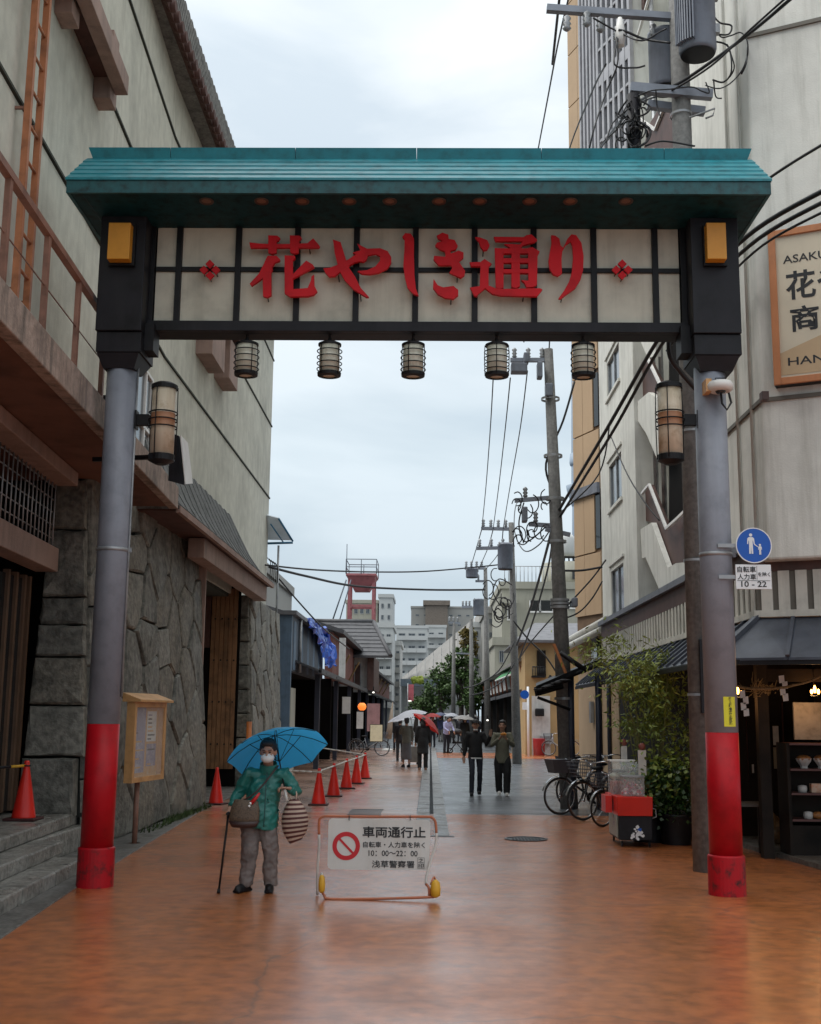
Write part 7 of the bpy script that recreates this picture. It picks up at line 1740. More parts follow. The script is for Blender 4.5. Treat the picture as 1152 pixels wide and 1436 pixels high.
mb = MB(); mb.tube([V(.10, .0, 1.17), V(.10, -.03, 1.25)], [(.10, .09), (.085, .08)], 16, cap=False); mb.build('collar', m_jk, woman, world=False)
mb = MB(); mb.tube(spline([V(.10, -.13, 1.17), V(.10, -.18, 1.0), V(.10, -.20, .8), V(.09, -.175, .64)], 4), .006, 6); mb.build('zip', mat('zip_dark_teal', (.01, .06, .055), rough=.5), woman, world=False)
ax = V(-.25, .42, .87).normalized(); hubw = W_+V(.13, .14, 1.525); hdp = W_+V(.27, -.10, 1.04)
m_ub = mat('umbrella_sky_blue', (.045, .42, .80), rough=.5, var=.04)
# thin cloth lets light through
def translucent(m, w=.45):
    b = m.node_tree.nodes['Principled BSDF']; L = m.node_tree.links; N = m.node_tree.nodes
    tr = N.new('ShaderNodeBsdfTranslucent'); src = b.inputs['Base Color'].links[0].from_socket; L.new(src, tr.inputs['Color'])
    mx_ = N.new('ShaderNodeMixShader'); mx_.inputs[0].default_value = w; L.new(b.outputs[0], mx_.inputs[1]); L.new(tr.outputs[0], mx_.inputs[2]); L.new(mx_.outputs[0], N['Material Output'].inputs['Surface'])
translucent(m_ub, .55)
make_umbrella('open sky blue umbrella with dark ribs held behind the head of the woman in teal', hubw, hdp, ax, .52, m_ub, spin=.25, handle_len=.60, curve=.20)
t = thing('walking_stick', 'thin black walking stick in the right hand of the woman in teal', 'walking stick', W_+V(-.335, -.16, 0))
mb = MB(); mb.tube([W_+V(-.335, -.16, .015), W_+V(-.262, -.19, .755)], .011, 8); mb.build('shaft', m_black, t)
mb = MB(); mb.tube([W_+V(-.262, -.25, .765), W_+V(-.262, -.19, .77), W_+V(-.262, -.11, .76)], .016, 8); mb.build('handle', m_black, t)
mb = MB(); mb.tube([W_+V(-.337, -.16, .0), W_+V(-.333, -.16, .04)], .017, 8); mb.build('rubber_tip', m_black, t)
m_leo = mat('handbag_speckled_brown', (.10, .065, .04), rough=.6, c2=(.018, .012, .010), scale=70)
m_lea = mat('handbag_dark_leather', (.04, .018, .016), rough=.45)
t = thing('handbag', 'speckled brown handbag slung across the woman in teal with a red charm', 'bag', W_+V(-.09, -.22, .66))
mb = MB(); mb.tube([W_+V(-.10, -.215, .655), W_+V(-.10, -.22, .72), W_+V(-.09, -.215, .82), W_+V(-.085, -.21, .90)], [(.13, .05), (.155, .065), (.145, .06), (.12, .035)], 14); o = organic(mb, 'bag_body', m_leo, t, .012, 3)
for v in o.data.vertices: v.co -= WLOC[t.name]
mb = MB(); mb.tube([W_+V(-.10, -.215, .640), W_+V(-.10, -.22, .70)], [(.125, .055), (.157, .068)], 16); mb.build('bag_base', m_lea, t)
mb = MB(); mb.tube(spline([W_+V(-.20, -.19, .86), W_+V(-.05, -.215, .93), W_+V(.06, -.19, 1.03), W_+V(.17, -.12, 1.18), W_+V(.19, .02, 1.22), W_+V(.12, .13, 1.12)], 5), (.009), 6); mb.build('strap', m_lea, t)
m_charm = mat('charm_red', (.55, .02, .02), rough=.35)
mb = MB(); mb.tube([W_+V(-.03, -.25, .87), W_+V(.02, -.25, .93), W_+V(.05, -.24, .97)], [.022, .018, .010], 8); mb.cur = 1
for dx, dz in ((-.035, .87), (-.045, .845)): mb.ball(W_+V(dx, -.275, dz), .013, 8, 6)
mb.build('charm', [m_charm, m_white], t)
# striped bag
m_st1 = mat('stripe_maroon', (.085, .02, .018), rough=.7); m_st2 = mat('stripe_cream', (.50, .36, .28), rough=.7)
t = thing('striped_bag', 'maroon and cream striped cloth bag hanging from the arm of the woman in teal', 'bag', W_+V(.39, -.08, .5))
mb = MB(); prof = []
N_ = 56
for i in range(N_+1):
    s = i/N_; z = lerp(.49, .90, s); r = .135*(sin(pi*min(1, s*.86+.09))**.65); prof.append((max(.01, r), z))
for i in range(N_):
    mb.cur = 1 if (i//3) % 2 else 0
    (r0, z0_), (r1_, z1_) = prof[i], prof[i+1]; n = 24; o_ = len(mb.v); cc = W_+V(.385, -.06, 0)
    for (r, z) in ((r0, z0_), (r1_, z1_)):
        for j in range(n):
            a = 2*pi*j/n; w = 1+.05*noise.noise(V(cos(a)*2, sin(a)*2, z*7)); mb.v.append(cc+V(r*cos(a)*w+.10*(.7-z)*.6, r*.62*sin(a)*w, z+.045*cos(a)*(.9-z)*1.2))
    for j in range(n): mb.face([o_+j, o_+(j+1) % n, o_+n+(j+1) % n, o_+n+j], True)
mb.build('bag_body', [m_st1, m_st2], t)
for q in (-1, 1): mb = MB(); mb.tube(spline([W_+V(.37+.02*q, -.06, .89), W_+V(.355+.04*q, -.07, .96), W_+V(.36, -.03, 1.02)], 5), .008, 6); mb.build('bag_handle', m_st2, t)

# --- two men walking
m_blk = mat('black_knit', (.010, .010, .011), rough=.85); m_jean = mat('dark_navy_jeans', (.014, .017, .028), rough=.8); m_olive = mat('olive_grey_shirt', (.14, .135, .095), rough=.8, var=.08, scale=8)
M1 = onZ(667, 1116); M1.z = 0
make_person('young man in black top, cap and dark jeans raising his hand, walking in the street', M1, 0, 1.67, dict(elL=(.25, -.02, 1.14), wrL=(.33, -.20, 1.33), hdL=(.05, -.25, 1), hdR=(0, -.1, -1), elR=(-.225, .02, 1.11), wrR=(-.26, -.03, .86), knR=(-.08, -.12, .50), anR=(-.09, -.12, .075), knL=(.10, -.03, .5), anL=(.09, .13, .10), curl=.15), m_blk, m_jean, m_black, mask='chin', cap=m_blk, hem=.84, voxel=.015, legr=.86)
mb = MB(); mb.tube([V(0, 0, .80), V(0, 0, .83)], [(.160, .124), (.162, .126)], 18, cap=False); pm = [o for o in bpy.data.objects if o.get('label', '').startswith('young man in black')][0]; mb.build('shirt_hem', m_mask, pm, world=False)
M2 = onZ(705, 1116); M2.z = 0
m2 = make_person('man in olive grey shirt and wide black trousers eating as he walks', M2, 0, 1.66, dict(elL=(.235, -.08, 1.12), wrL=(.08, -.24, 1.27), elR=(-.235, -.08, 1.12), wrR=(-.08, -.24, 1.27), hdL=(-.4, -.2, .6), hdR=(.4, -.2, .6), knR=(-.09, -.02, .5), anR=(-.07, .10, .10), knL=(.10, -.10, .5), anL=(.09, -.10, .075), head=(.0, -.03, 1.56), curl=.8), m_olive, m_blk, m_white, hem=.72, voxel=.015, legr=1.25, belly=1.05, yaw=-.2)
mb = MB(); c_ = M2+V(0, -.29, 1.34)
for k in range(5): mb.ball(c_+V(.02*k-.03, .0, .012*(k % 2)), .03, 8, 6)
tag(organic(mb, 'fried_snack', mat('orange_food', (.55, .20, .02), rough=.5, var=.2, scale=30), None, .01, 1), 'orange fried snack held up by the man in the olive shirt', 'food')
# --- pair under the white umbrella, person in black under the red one
m_grc = mat('grey_brown_coat', (.10, .095, .075), rough=.8, var=.1); m_grs = mat('grey_skirt', (.085, .08, .085), rough=.8)
K1 = onZ(570, 1076); K1.z = 0
make_person('woman in olive brown top and long grey skirt under the white umbrella', K1, radians(200), 1.66, dict(elL=(.2, -.08, 1.15), wrL=(.12, -.25, 1.22), hdL=(0, -.2, 1), curl=.9), m_grc, m_grs, m_black, hair='short', hem=.80, voxel=.02, skirt=.26)
K2 = onZ(593, 1080); K2.z = 0
make_person('person all in black standing beside the red umbrella with back turned', K2, radians(185), 1.68, {}, m_blk, m_blk, mat('shoe_tan', (.25, .13, .08), rough=.5), hair='long', hem=.78, coat=.52, voxel=.02, legr=1.1, belly=1.1)
m_uw = mat('umbrella_white', (.50, .52, .57), rough=.5, var=.04); translucent(m_uw, .4)
m_ur = mat('umbrella_red', (.42, .02, .015), rough=.5); translucent(m_ur, .4)
m_ug = mat('umbrella_grey', (.17, .165, .155), rough=.5); m_un = mat('umbrella_navy', (.03, .04, .10), rough=.5); m_ubk = mat('umbrella_black', (.018, .018, .022), rough=.5)
h1 = onY(574, 996, K1.y); make_umbrella('pearl white umbrella held over the woman in the long grey skirt', h1, K1+V(.1, 0, 1.2), V(-.22, -.05, 1), .62, m_uw, handle_len=.72)
h2 = onY(560, 999, K1.y+1.6); 
h3 = onY(603, 1008, K2.y+.4); make_umbrella('red umbrella tilted behind the person in black', h3, h3-V(0, 0, .8), V(.62, .1, .8), .56, m_ur, handle_len=.75)
K1b = onZ(561, 1067); K1b.z = 0
make_person('person in a dark coat beyond the woman in the grey skirt', K1b, radians(170), 1.62, {}, m_ubk, m_ubk, m_black, hem=.8, voxel=.026)
make_umbrella('second pearl white umbrella just behind the first one at the left shopfronts', onY(562, 1003, K1b.y), K1b+V(0, 0, 1.2), V(-.15, 0, 1), .56, m_uw, handle_len=.72, spin=.5)
# suitcase between them
q = onZ(580, 1072); t = thing('suitcase', 'grey wheeled suitcase standing between the two shoppers', 'suitcase', (q.x, q.y, 0))
mb = MB(); mb.box((q.x, q.y, .36), (.36, .24, .56)); mb.build('shell', m_ug, t, bevel=.03); mb = MB(); mb.tube([(q.x-.1, q.y, .64), (q.x-.1, q.y, .95), (q.x+.1, q.y, .95), (q.x+.1, q.y, .64)], .012, 6); mb.build('handle', m_steel, t)
for s in (-1, 1): mb = MB(); mb.ball((q.x+s*.14, q.y, .04), .04, 8, 6); mb.build('wheel', m_black, t)
# --- man in pale shirt pushing a stroller
m_lil = mat('shirt_lilac', (.33, .34, .52), rough=.8)
K3 = onZ(626, 1056); K3.z = 0
make_person('man in pale lilac shirt and dark trousers leaning over a black pushchair', K3, radians(35), 1.72, dict(head=(.06, -.14, 1.52), elL=(.26, -.16, 1.12), wrL=(.2, -.36, .98), elR=(-.22, -.16, 1.12), wrR=(-.1, -.36, .98), lean=-.08), m_lil, m_jean, m_black, hem=.84, voxel=.022)
q = onZ(641, 1056); t = thing('pushchair', 'black pushchair with small child in front of the man in the lilac shirt', 'pushchair', (q.x, q.y, 0)); q.z = 0
mb = MB(); mb.tube([q+V(-.42, .1, 1.0), q+V(-.1, 0, .55), q+V(.28, -.1, .12)], .018, 6); mb.tube([q+V(-.42, -.3, 1.0), q+V(-.1, -.4, .55), q+V(.28, -.4, .12)], .018, 6); mb.tube([q+V(-.3, .1, .12), q+V(.1, 0, .65)], .018, 6); mb.tube([q+V(-.3, -.35, .12), q+V(.1, -.4, .65)], .018, 6); mb.tube([q+V(-.42, .1, 1.0), q+V(-.42, -.3, 1.0)], .02, 6); mb.build('frame', m_black, t)
mb = MB(); mb.box(q+V(0, -.18, .48), (.45, .34, .08)); mb.box(q+V(-.16, -.18, .72), (.08, .34, .5)); mb.build('seat', m_blk, t); mb = MB(); mb.ball(q+V(-.02, -.18, .98), (.26, .2, .14), 12, 8); mb.build('hood', m_ubk, t)
for dx in (-.3, .28):
    for dy in (-.37, .03): mb = MB(); mb.ring(q+V(dx, dy, .12), .10, .022, 16, 6, M=Matrix.Rotation(pi/2, 3, 'X')); mb.lathe([(.03, -.02), (.03, .02)], q+V(dx, dy, .12), 8, M=Matrix.Rotation(pi/2, 3, 'X')); mb.build('wheel', m_tyre, t)
K4 = onZ(652, 1052); K4.z = 0
make_person('person in black under a grey umbrella right behind the man with the cap', K4, radians(10), 1.66, {}, m_blk, m_blk, m_black, hem=.8, voxel=.022, coat=.6, hair='long')
make_umbrella('flat grey umbrella above the person in black behind the man with the cap', onY(651, 1003, K4.y), K4+V(0, 0, 1.2), V(.05, 0, 1), .62, m_ug, handle_len=.7, spin=.1)
# --- crowd farther up the street: three kinds, copied
kinds = []
for lb_, tp, lg, hh in (('dark', m_ubk, m_jean, 1.68), ('pale', mat('coat_pale', (.36, .35, .33), rough=.8), m_ubk, 1.62), ('navy', m_un, m_ug, 1.7)):
    kinds.append(make_person(lb_, (0, 0, 0), 0, hh, {}, tp, lg, m_black, hem=.78, voxel=.03, wr=0))
crowd = [(607, 1048, 0, 'r', 'person in dark clothes walking away just right of the red umbrella'), (600, 1045, 2, None, 'person in navy jacket half hidden beyond the red umbrella'), (634, 1042, 1, 'w', 'person in a pale coat under a white umbrella behind the pushchair'), (618, 1040, 2, 'n', 'person in navy under a navy umbrella in the middle of the crowd'),
         (612, 1034, 0, 'k', 'person in dark clothes under a black umbrella at the crowd left of centre'), (645, 1040, 0, None, 'person in dark clothes right of the pushchair'), (625, 1030, 1, 'w', 'pale coated person under a white umbrella deep in the crowd'), (638, 1030, 2, 'k', 'person in navy under a black umbrella deep in the crowd'), (604, 1030, 1, 'g', 'pale coated person under a grey umbrella by the left shops'),
         (660, 1036, 2, 'g', 'person in navy under a grey umbrella by the right shops'), (670, 1042, 0, None, 'person in dark clothes by the right shop entrance'), (592, 1026, 0, 'k', 'small dark figure with black umbrella far up the left side'), (631, 1024, 0, 'n', 'small dark figure with navy umbrella far up the street'), (615, 1022, 2, None, 'tiny navy figure at the far end of the crowd'), (646, 1024, 1, 'w', 'tiny pale figure with white umbrella at the far end'), (556, 1052, 0, None, 'dark dressed shopper at the left shopfronts behind the umbrellas')]
um = {}
for i, (u, v, kd, uc, lb_) in enumerate(crowd):
    q = onZ(u, v); q.z = 0; src = kinds[kd]
    if src['label'] in ('dark', 'pale', 'navy'): o = src; o.location = q; o.rotation_euler = (0, 0, random.uniform(-.5, .5)); o['label'] = lb_; o['group'] = 'crowd farther up the street'
    else: o = dup(src, q, random.choice([0, pi])+random.uniform(-.5, .5), lb_, 'crowd farther up the street')
    if uc:
        mm = dict(r=m_ur, w=m_uw, n=m_un, k=m_ubk, g=m_ug)[uc]; cn_ = dict(r='red', w='white', n='navy', k='black', g='grey')[uc]
        z = random.uniform(1.78, 1.95); hp = q+V(random.uniform(-.12, .12), 0, z)
        if uc in um: uo = dup(um[uc], hp-V(0, 0, .6), random.uniform(0, 3))
        else: uo = make_umbrella('', hp, hp-V(0, 0, .6), V(random.uniform(-.1, .1), 0, 1), .52, mm, handle_len=.65); um[uc] = uo
        uo['label'] = '%s umbrella over the %s' % (cn_, ['crowd member right of the red umbrella', 'crowd member beyond', 'pale coat behind the pushchair', 'navy figure in the middle of the crowd'][i]) if i < 4 else '%s umbrella in the crowd, %s' % (cn_, ['held near the left shops', 'deep in the middle', 'near the right shops', 'at the far end'][i % 4] + (' and low' if i > 9 else ''))
        uo['group'] = 'umbrellas in the crowd'
# ------------------------------------------------------------ far side of the street
def wfront(parent, X0, X1, Y, z0, z1, cols, rows, wf=.6, hf=.5, m=None, wallm=None, frame=False, balcony=None):
    """camera-facing wall of real openings: glass panes set in proud surrounds"""
    cw_, ch_ = (X1-X0)/cols, (z1-z0)/rows; me = MB(); w, h = cw_*wf, ch_*hf; me.b2((-w/2, -.03, -h/2), (w/2, -.005, h/2)); me = me.mesh('window', m or m_glassb)
    fr = MB(); e = min(w, h)*.07+.02
    for a, b in (((-w/2-e, -.08, -h/2-e), (w/2+e, -.031, -h/2)), ((-w/2-e, -.08, h/2), (w/2+e, -.031, h/2+e)), ((-w/2-e, -.08, -h/2), (-w/2, -.031, h/2)), ((w/2, -.08, -h/2), (w/2+e, -.031, h/2)), ((-e/3, -.06, -h/2), (e/3, -.031, h/2))): fr.b2(a, b)
    fr = fr.mesh('window_frame', m_steel)
    bl = None
    if balcony: bl = MB(); bl.b2((-cw_*.47, -1.1, -h/2-.25), (cw_*.47, -.005, -h/2-.1)); bl.b2((-cw_*.47, -1.1, -h/2-.1), (cw_*.47, -1.0, h*.05)); bl = bl.mesh('balcony', balcony)
    for i in range(cols):
        for j in range(rows):
            c = Vector((X0+cw_*(i+.5), Y, z0+ch_*(j+.5)))
            o = part('window', me, parent, c-WLOC[parent.name]); part('window_frame', fr, o)
            if bl: part('balcony', bl, parent, c-WLOC[parent.name])
def block(name, label, u0, u1, vt, Y, m, depth=10, cat='building', vb=None, win=None, roofm=None, parapet=.5, group=None, **k):
    a, b = onY(u0, vt, Y), onY(u1, vt, Y); zb_ = 0 if vb is None else onY(u0, vb, Y).z; zt_ = (a.z+b.z)/2
    t = thing(name, label, cat, ((a.x+b.x)/2, Y, 0), 0, group)
    mb = MB(); mb.b2((a.x, Y, zb_), (b.x, Y+depth, zt_)); mb.build('wall', m, t)
    mb = MB(); mb.b2((a.x-.15, Y-.15, zt_), (b.x+.15, Y+depth, zt_+parapet)); mb.build('parapet', roofm or m, t)
    if win:
        c, r, zf = win; wfront(t, a.x+(b.x-a.x)*.03, b.x-(b.x-a.x)*.03, Y, zb_+(zt_-zb_)*zf, zt_-(zt_-zb_)*.02, c, r, **k)
    return t, a.x, b.x, zt_
m_apw = mat('apartment_white', (.46, .47, .46), rough=.8, var=.05, scale=.2); m_apg = mat('apartment_grey', (.29, .285, .265), rough=.8, var=.06, scale=.1); m_apb = mat('apartment_beige', (.34, .33, .27), rough=.8, var=.06, scale=.3, streak=.2)
m_apd = mat('apartment_brown', (.17, .14, .115), rough=.8); m_blueh = mat('blue_grey_siding', (.10, .155, .22), rough=.6, var=.12, streak=.35); m_blueh2 = mat('dark_blue_siding', (.055, .075, .10), rough=.6, var=.15, streak=.3)
m_yw = mat('yellow_ochre_render', (.38, .26, .12), rough=.75, var=.08, scale=.8, streak=.3, streakc=(.22, .14, .06)); m_wh2 = mat('whitewash', (.50, .50, .48), rough=.7, var=.08, streak=.3)
m_rb = mat('reddish_brown_boards', (.17, .06, .045), rough=.7, var=.2, streak=.4); m_tk = mat('dark_roof_tile', (.06, .06, .065), rough=.55, var=.2, scale=4); m_tk2 = mat('grey_roof_tile', (.13, .13, .14), rough=.55, var=.2, scale=3)
m_tarp = mat('blue_tarpaulin', (.006, .09, .50), rough=.3, var=.15, scale=4); m_twr = mat('tower_red_pink', (.38, .13, .14), rough=.6, var=.12); m_sun = mat('roof_sheet_grey_beige', (.19, .18, .165), rough=.6, var=.08, scale=.2, streak=.3)
# blue-grey house next to the stone wall
hY = 35.0
hx0, hx1 = onY(388, 860, hY).x, onY(410, 860, hY).x
bh = thing('blue_house', 'blue grey sided house with black shop opening next to the stone wall', 'house', (hx0, hY, 0))
zt0 = onY(400, 862, hY).z
mb = MB(); mb.b2((hx0-5, hY, 0), (hx1, hY+.2, zt0)); mb.build('wall', m_blueh, bh)
hY2 = onX(452, 900, hx1).y
mb = MB(); mb.b2((hx1-.2, hY+.2, 3.0), (hx1, hY2, zt0)); mb.build('upper_wall', m_blueh2, bh)
k = 0; y = hY+.5
while y < hY2-.3: mb = MB(); mb.b2((hx1+.001, y, 3.05), (hx1+.02, y+.62, zt0-.15)); mb.build('siding_sheet', m_blueh2 if k % 3 else m_blueh, bh); y += .65; k += 1
mb = MB(); mb.b2((hx0-5, hY-.15, zt0), (hx1+.15, hY2, zt0+.12)); mb.build('roof_edge', m_tk2, bh)
mb = MB(); mb.tube([(hx1+.08, hY+1.7, 3.0), (hx1+.08, hY+1.7, zt0)], .05, 8); mb.build('downpipe', m_steel, bh)
mb = MB(); mb.b2((hx1-.1, hY+.1, 0), (hx1+.02, hY+1.3, 2.5)); mb.build('shutter_panel', m_apb, bh)
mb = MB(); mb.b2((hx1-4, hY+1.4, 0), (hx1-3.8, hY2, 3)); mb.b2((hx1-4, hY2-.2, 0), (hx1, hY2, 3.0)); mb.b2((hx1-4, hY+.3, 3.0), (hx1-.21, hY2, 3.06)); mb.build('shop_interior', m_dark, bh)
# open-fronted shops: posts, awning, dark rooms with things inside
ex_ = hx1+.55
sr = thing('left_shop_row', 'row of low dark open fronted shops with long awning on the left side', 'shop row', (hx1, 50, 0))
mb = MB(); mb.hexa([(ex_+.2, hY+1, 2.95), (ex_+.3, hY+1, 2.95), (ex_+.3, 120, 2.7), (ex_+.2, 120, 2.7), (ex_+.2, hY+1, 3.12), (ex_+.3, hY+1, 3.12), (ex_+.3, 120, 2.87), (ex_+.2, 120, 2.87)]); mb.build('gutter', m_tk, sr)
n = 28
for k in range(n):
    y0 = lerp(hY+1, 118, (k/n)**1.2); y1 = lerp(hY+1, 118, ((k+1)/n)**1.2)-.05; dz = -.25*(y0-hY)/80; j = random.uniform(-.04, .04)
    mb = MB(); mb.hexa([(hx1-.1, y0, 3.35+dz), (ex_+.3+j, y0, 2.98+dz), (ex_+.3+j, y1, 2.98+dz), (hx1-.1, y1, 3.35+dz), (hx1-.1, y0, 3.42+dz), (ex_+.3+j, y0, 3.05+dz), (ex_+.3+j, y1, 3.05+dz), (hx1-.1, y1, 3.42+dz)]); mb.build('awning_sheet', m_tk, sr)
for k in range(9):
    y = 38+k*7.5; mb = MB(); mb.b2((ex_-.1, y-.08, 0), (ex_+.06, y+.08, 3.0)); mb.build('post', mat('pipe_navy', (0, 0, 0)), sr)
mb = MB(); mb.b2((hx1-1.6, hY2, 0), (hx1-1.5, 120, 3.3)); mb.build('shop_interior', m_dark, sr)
for k in range(5):
    y = 46+k*13; mb = MB(); mb.b2((hx1-1.5, y, 0), (hx1+.3, y+.15, 3.1)); mb.build('party_wall', m_dark, sr)
# upper storeys of that row
for i, (y0, y1, m, lb_) in enumerate(((49, 75, m_rb, 'red'), (75.2, 118, m_rb, 'x'))):
    X_ = hx1+.05; z1 = onX(480, 893, X_).z-.15 if i == 0 else onX(535, 952, X_).z
    mb = MB(); mb.b2((X_-.3, y0, 3.2), (X_, y1, z1)); mb.build('upper_wall', m, sr)
    nn = 12
    for k in range(nn): mb = MB(); a = lerp(y0, y1, k/nn); b = lerp(y0, y1, (k+1)/nn)-.06; mb.b2((X_+.001, a, 3.25), (X_+.03, b, z1-.2)); mb.build('board', m, sr)
    mb = MB(); mb.hexa([(X_-3, y0-.3, z1+1.0), (X_+.5, y0-.3, z1-.1), (X_+.5, y1, z1-.1), (X_-3, y1, z1+1.0), (X_-3, y0-.3, z1+1.15), (X_+.5, y0-.3, z1+.08), (X_+.5, y1, z1+.08), (X_-3, y1, z1+1.15)]); mb.build('roof', m_tk, sr)
q = onY(481, 905, 48.8); mb = MB(); mb.b2((q.x-.13, 48.6, 3.2), (q.x+.13, 48.8, q.z+.3)); mb.build('corner_post', m_wh2, sr)
for k in range(8):
    y = 52+k*7; mb = MB(); mb.bar((hx1+.1, y, 3.4), (hx1+.6, y-.3, 4.3), .08, .05); mb.build('bracket_stick', mat('straw', (0, 0, 0)), sr)
# tarpaulin hanging over the roofs
mb = MB(); nu, nv = 22, 12; rnd = random.Random(3)
TP = [(428, 868, 38), (450, 876, 42), (462, 893, 45), (470, 910, 46), (472, 933, 46)]; TB = [(440, 882, 37.8), (448, 900, 41), (452, 915, 43), (457, 930, 44), (460, 938, 45)]
top_ = spline([onY(*a) for a in TP], 6); bot_ = spline([onY(*a) for a in TB], 6); top_ = top_[:24]; bot_ = bot_[:24]
for i in range(24):
    for j in range(nv+1):
        s = j/nv; p = top_[i].lerp(bot_[i], s); p.x += .18*noise.noise(V(i*.7, j*.5, 0)); p.z += .22*noise.noise(V(i*.55, j*.6, 4)); mb.v.append(p)
for i in range(23):
    for j in range(nv): mb.face([i*(nv+1)+j, (i+1)*(nv+1)+j, (i+1)*(nv+1)+j+1, i*(nv+1)+j+1], False)
tag(mb.build('tarpaulin', m_tarp, loc=(hx1, 42, 4)), 'crumpled bright blue tarpaulin draped over the roofs beside the blue house', 'tarpaulin')
# items in the left shops
for (u, v, Y, nm, lb_, m, w, h) in ((486, 989, 40, 'hanging_notice', 'small white notice hanging from the first shop post', m_paper, .14, .28), (524, 1006, 52, 'shop_poster', 'pinkish portrait shaped poster at the left shopfront', mat('poster_pink', (.45, .25, .25), rough=.5), .28, .6), (505, 1010, 50, 'shop_poster', 'small white poster inside the left shop beside the orange lantern', m_paper, .14, .35), (528, 1028, 47, 'menu_board', 'glowing cream menu board standing at the left shopfront', mat('lit_cream', (.6, .55, .4), rough=.5, emit=(.9, .75, .45), estr=.12), .24, .32)):
    q = onY(u, v, Y); t = thing(nm, lb_, 'sign', q); mb = MB(); mb.b2((q.x-w, Y, q.z-h), (q.x+w, Y+.04, q.z+h)); mb.build('sheet', m, t)
    mb = MB(); mb.b2((q.x-w-.02, Y+.041, q.z-h-.02), (q.x+w+.02, Y+.06, q.z+h+.02)); mb.build('backing', m_black, t)
q = onY(508, 991, 48); t = thing('paper_lantern', 'glowing orange paper lantern hanging in the dark left shop', 'lantern', q)
mb = MB(); mb.lathe([(.08, -.15), (.15, -.09), (.18, 0), (.15, .09), (.08, .15)], q, 16); mb.build('shade', mat('lantern_orange_glow', (.8, .25, .05), emit=(1, .22, .03), estr=.7), t); mb = MB(); mb.lathe([(.08, .15), (.08, .18)], q, 10); mb.lathe([(.08, -.18), (.08, -.15)], q, 10); mb.build('ring', m_black, t)
for u, v, Y, lb_ in ((575, 983, 95, 'bright white lamp far up the left shop row'), (524, 971, 60, 'small bright tube lamp under the left awning'), (684, 1010, 60, 'small bright lamp under the right awning')):
    q = onY(u, v, Y); t = thing('shop_lamp', lb_, 'lamp', q); mb = MB(); mb.ball(q, (.16 if Y > 90 else .06, .06, .04), 10, 6); mb.build('bulb', mat('lamp_white', (1, 1, 1), emit=(1, .95, .85), estr=1.2), t); mb = MB(); mb.tube([q+V(0, 0, .08), q+V(0, 0, .3)], .03, 6); mb.build('holder', m_black, t)
q = onZ(543, 1053); t = thing('folded_parasol', 'folded beige parasol leaning in a white round base by the left shops', 'parasol', (q.x, q.y, 0)); q.z = 0
tp_ = onY(551, 985, q.y)
mb = MB(); mb.lathe([(.30, 0), (.30, .06), (.12, .12), (.03, .13)], q, 18); mb.build('base', m_white, t); mb = MB(); mb.tube([q+V(0, 0, .1), tp_], .025, 8); mb.build('pole', m_woodk, t); mb = MB(); mb.tube([q.lerp(tp_, .25), q.lerp(tp_, .5), tp_], [.16, .14, .03], 10); mb.build('folded_cloth', mat('cloth_beige', (.33, .27, .21), rough=.8), t)
for u, v in ((530, 1048), (500, 1052)):
    q = onZ(u, v); q.z = 0; t = thing('stool', 'small dark stool before the shops, %s' % ('beside the parasol' if u > 510 else 'behind the cones'), 'stool', q); mb = MB(); mb.lathe([(.2, .44), (.2, .5)], q, 14); mb.build('seat', m_woodk, t)
    for s in (-1, 1):
        for r in (-1, 1): mb = MB(); mb.tube([q+V(s*.16, r*.16, 0), q+V(s*.12, r*.12, .45)], .02, 5); mb.build('leg', m_woodk, t)
# orange marker post behind the umbrella
q = onZ(349, 1125); q = onY(349, 1040, 26.0); t2_ = onY(349, 1012, 26.0); mb = MB(); mb.tube([(q.x, 26, 0), (q.x, 26, t2_.z)], .06, 10); tag(mb.build('marker_post', mat('marker_orange', (.55, .16, .03), rough=.5), loc=(q.x, 26, 0)), 'orange marker post rising behind the blue umbrella by the plank door', 'post')
# canopy on a thin blue pole above the stone wall end
t = thing('clear_canopy', 'tilted translucent canopy on a thin pole at the end of the plaster building', 'canopy', onY(392, 1000, 34.5))
q = [onY(372, 722, 34), onY(391, 727, 34), onY(411, 758, 34.6), onY(376, 757, 34.6)]; mb = MB(); mb.prism(q, (0, .05, .03)); mb.build('sheet', mat('translucent_sheet', (.5, .55, .58), rough=.3, alpha=.75), t)
mb = MB(); mb.tube([onY(376, 762, 34.4), onY(411, 761, 34.4)], .035, 6); mb.tube([onY(391, 727, 34), onY(411, 759, 34.5)], .03, 6); mb.tube([onY(380, 735, 34), onY(398, 761, 34.5)], .02, 6); mb.build('frame', mat('frame_blue', (.03, .14, .25), rough=.5), t)
p0 = onY(391, 765, 34.4); mb = MB(); mb.tube([(p0.x, 34.4, 3.5), (p0.x, 34.4, p0.z)], .035, 6); mb.build('pole', m_steel, t)
t = thing('roof_railing', 'small curved metal railing above the end of the stone wall', 'railing', onY(385, 815, 33.5))
for k in range(5): mb = MB(); q = onY(379+k*2.6, 812+k*1.5, 33.2+k*.2); mb.tube([q, q+V(0, 0, .5), q+V(-.1, 0, .62)], .012, 5); mb.build('bar', m_black, t)
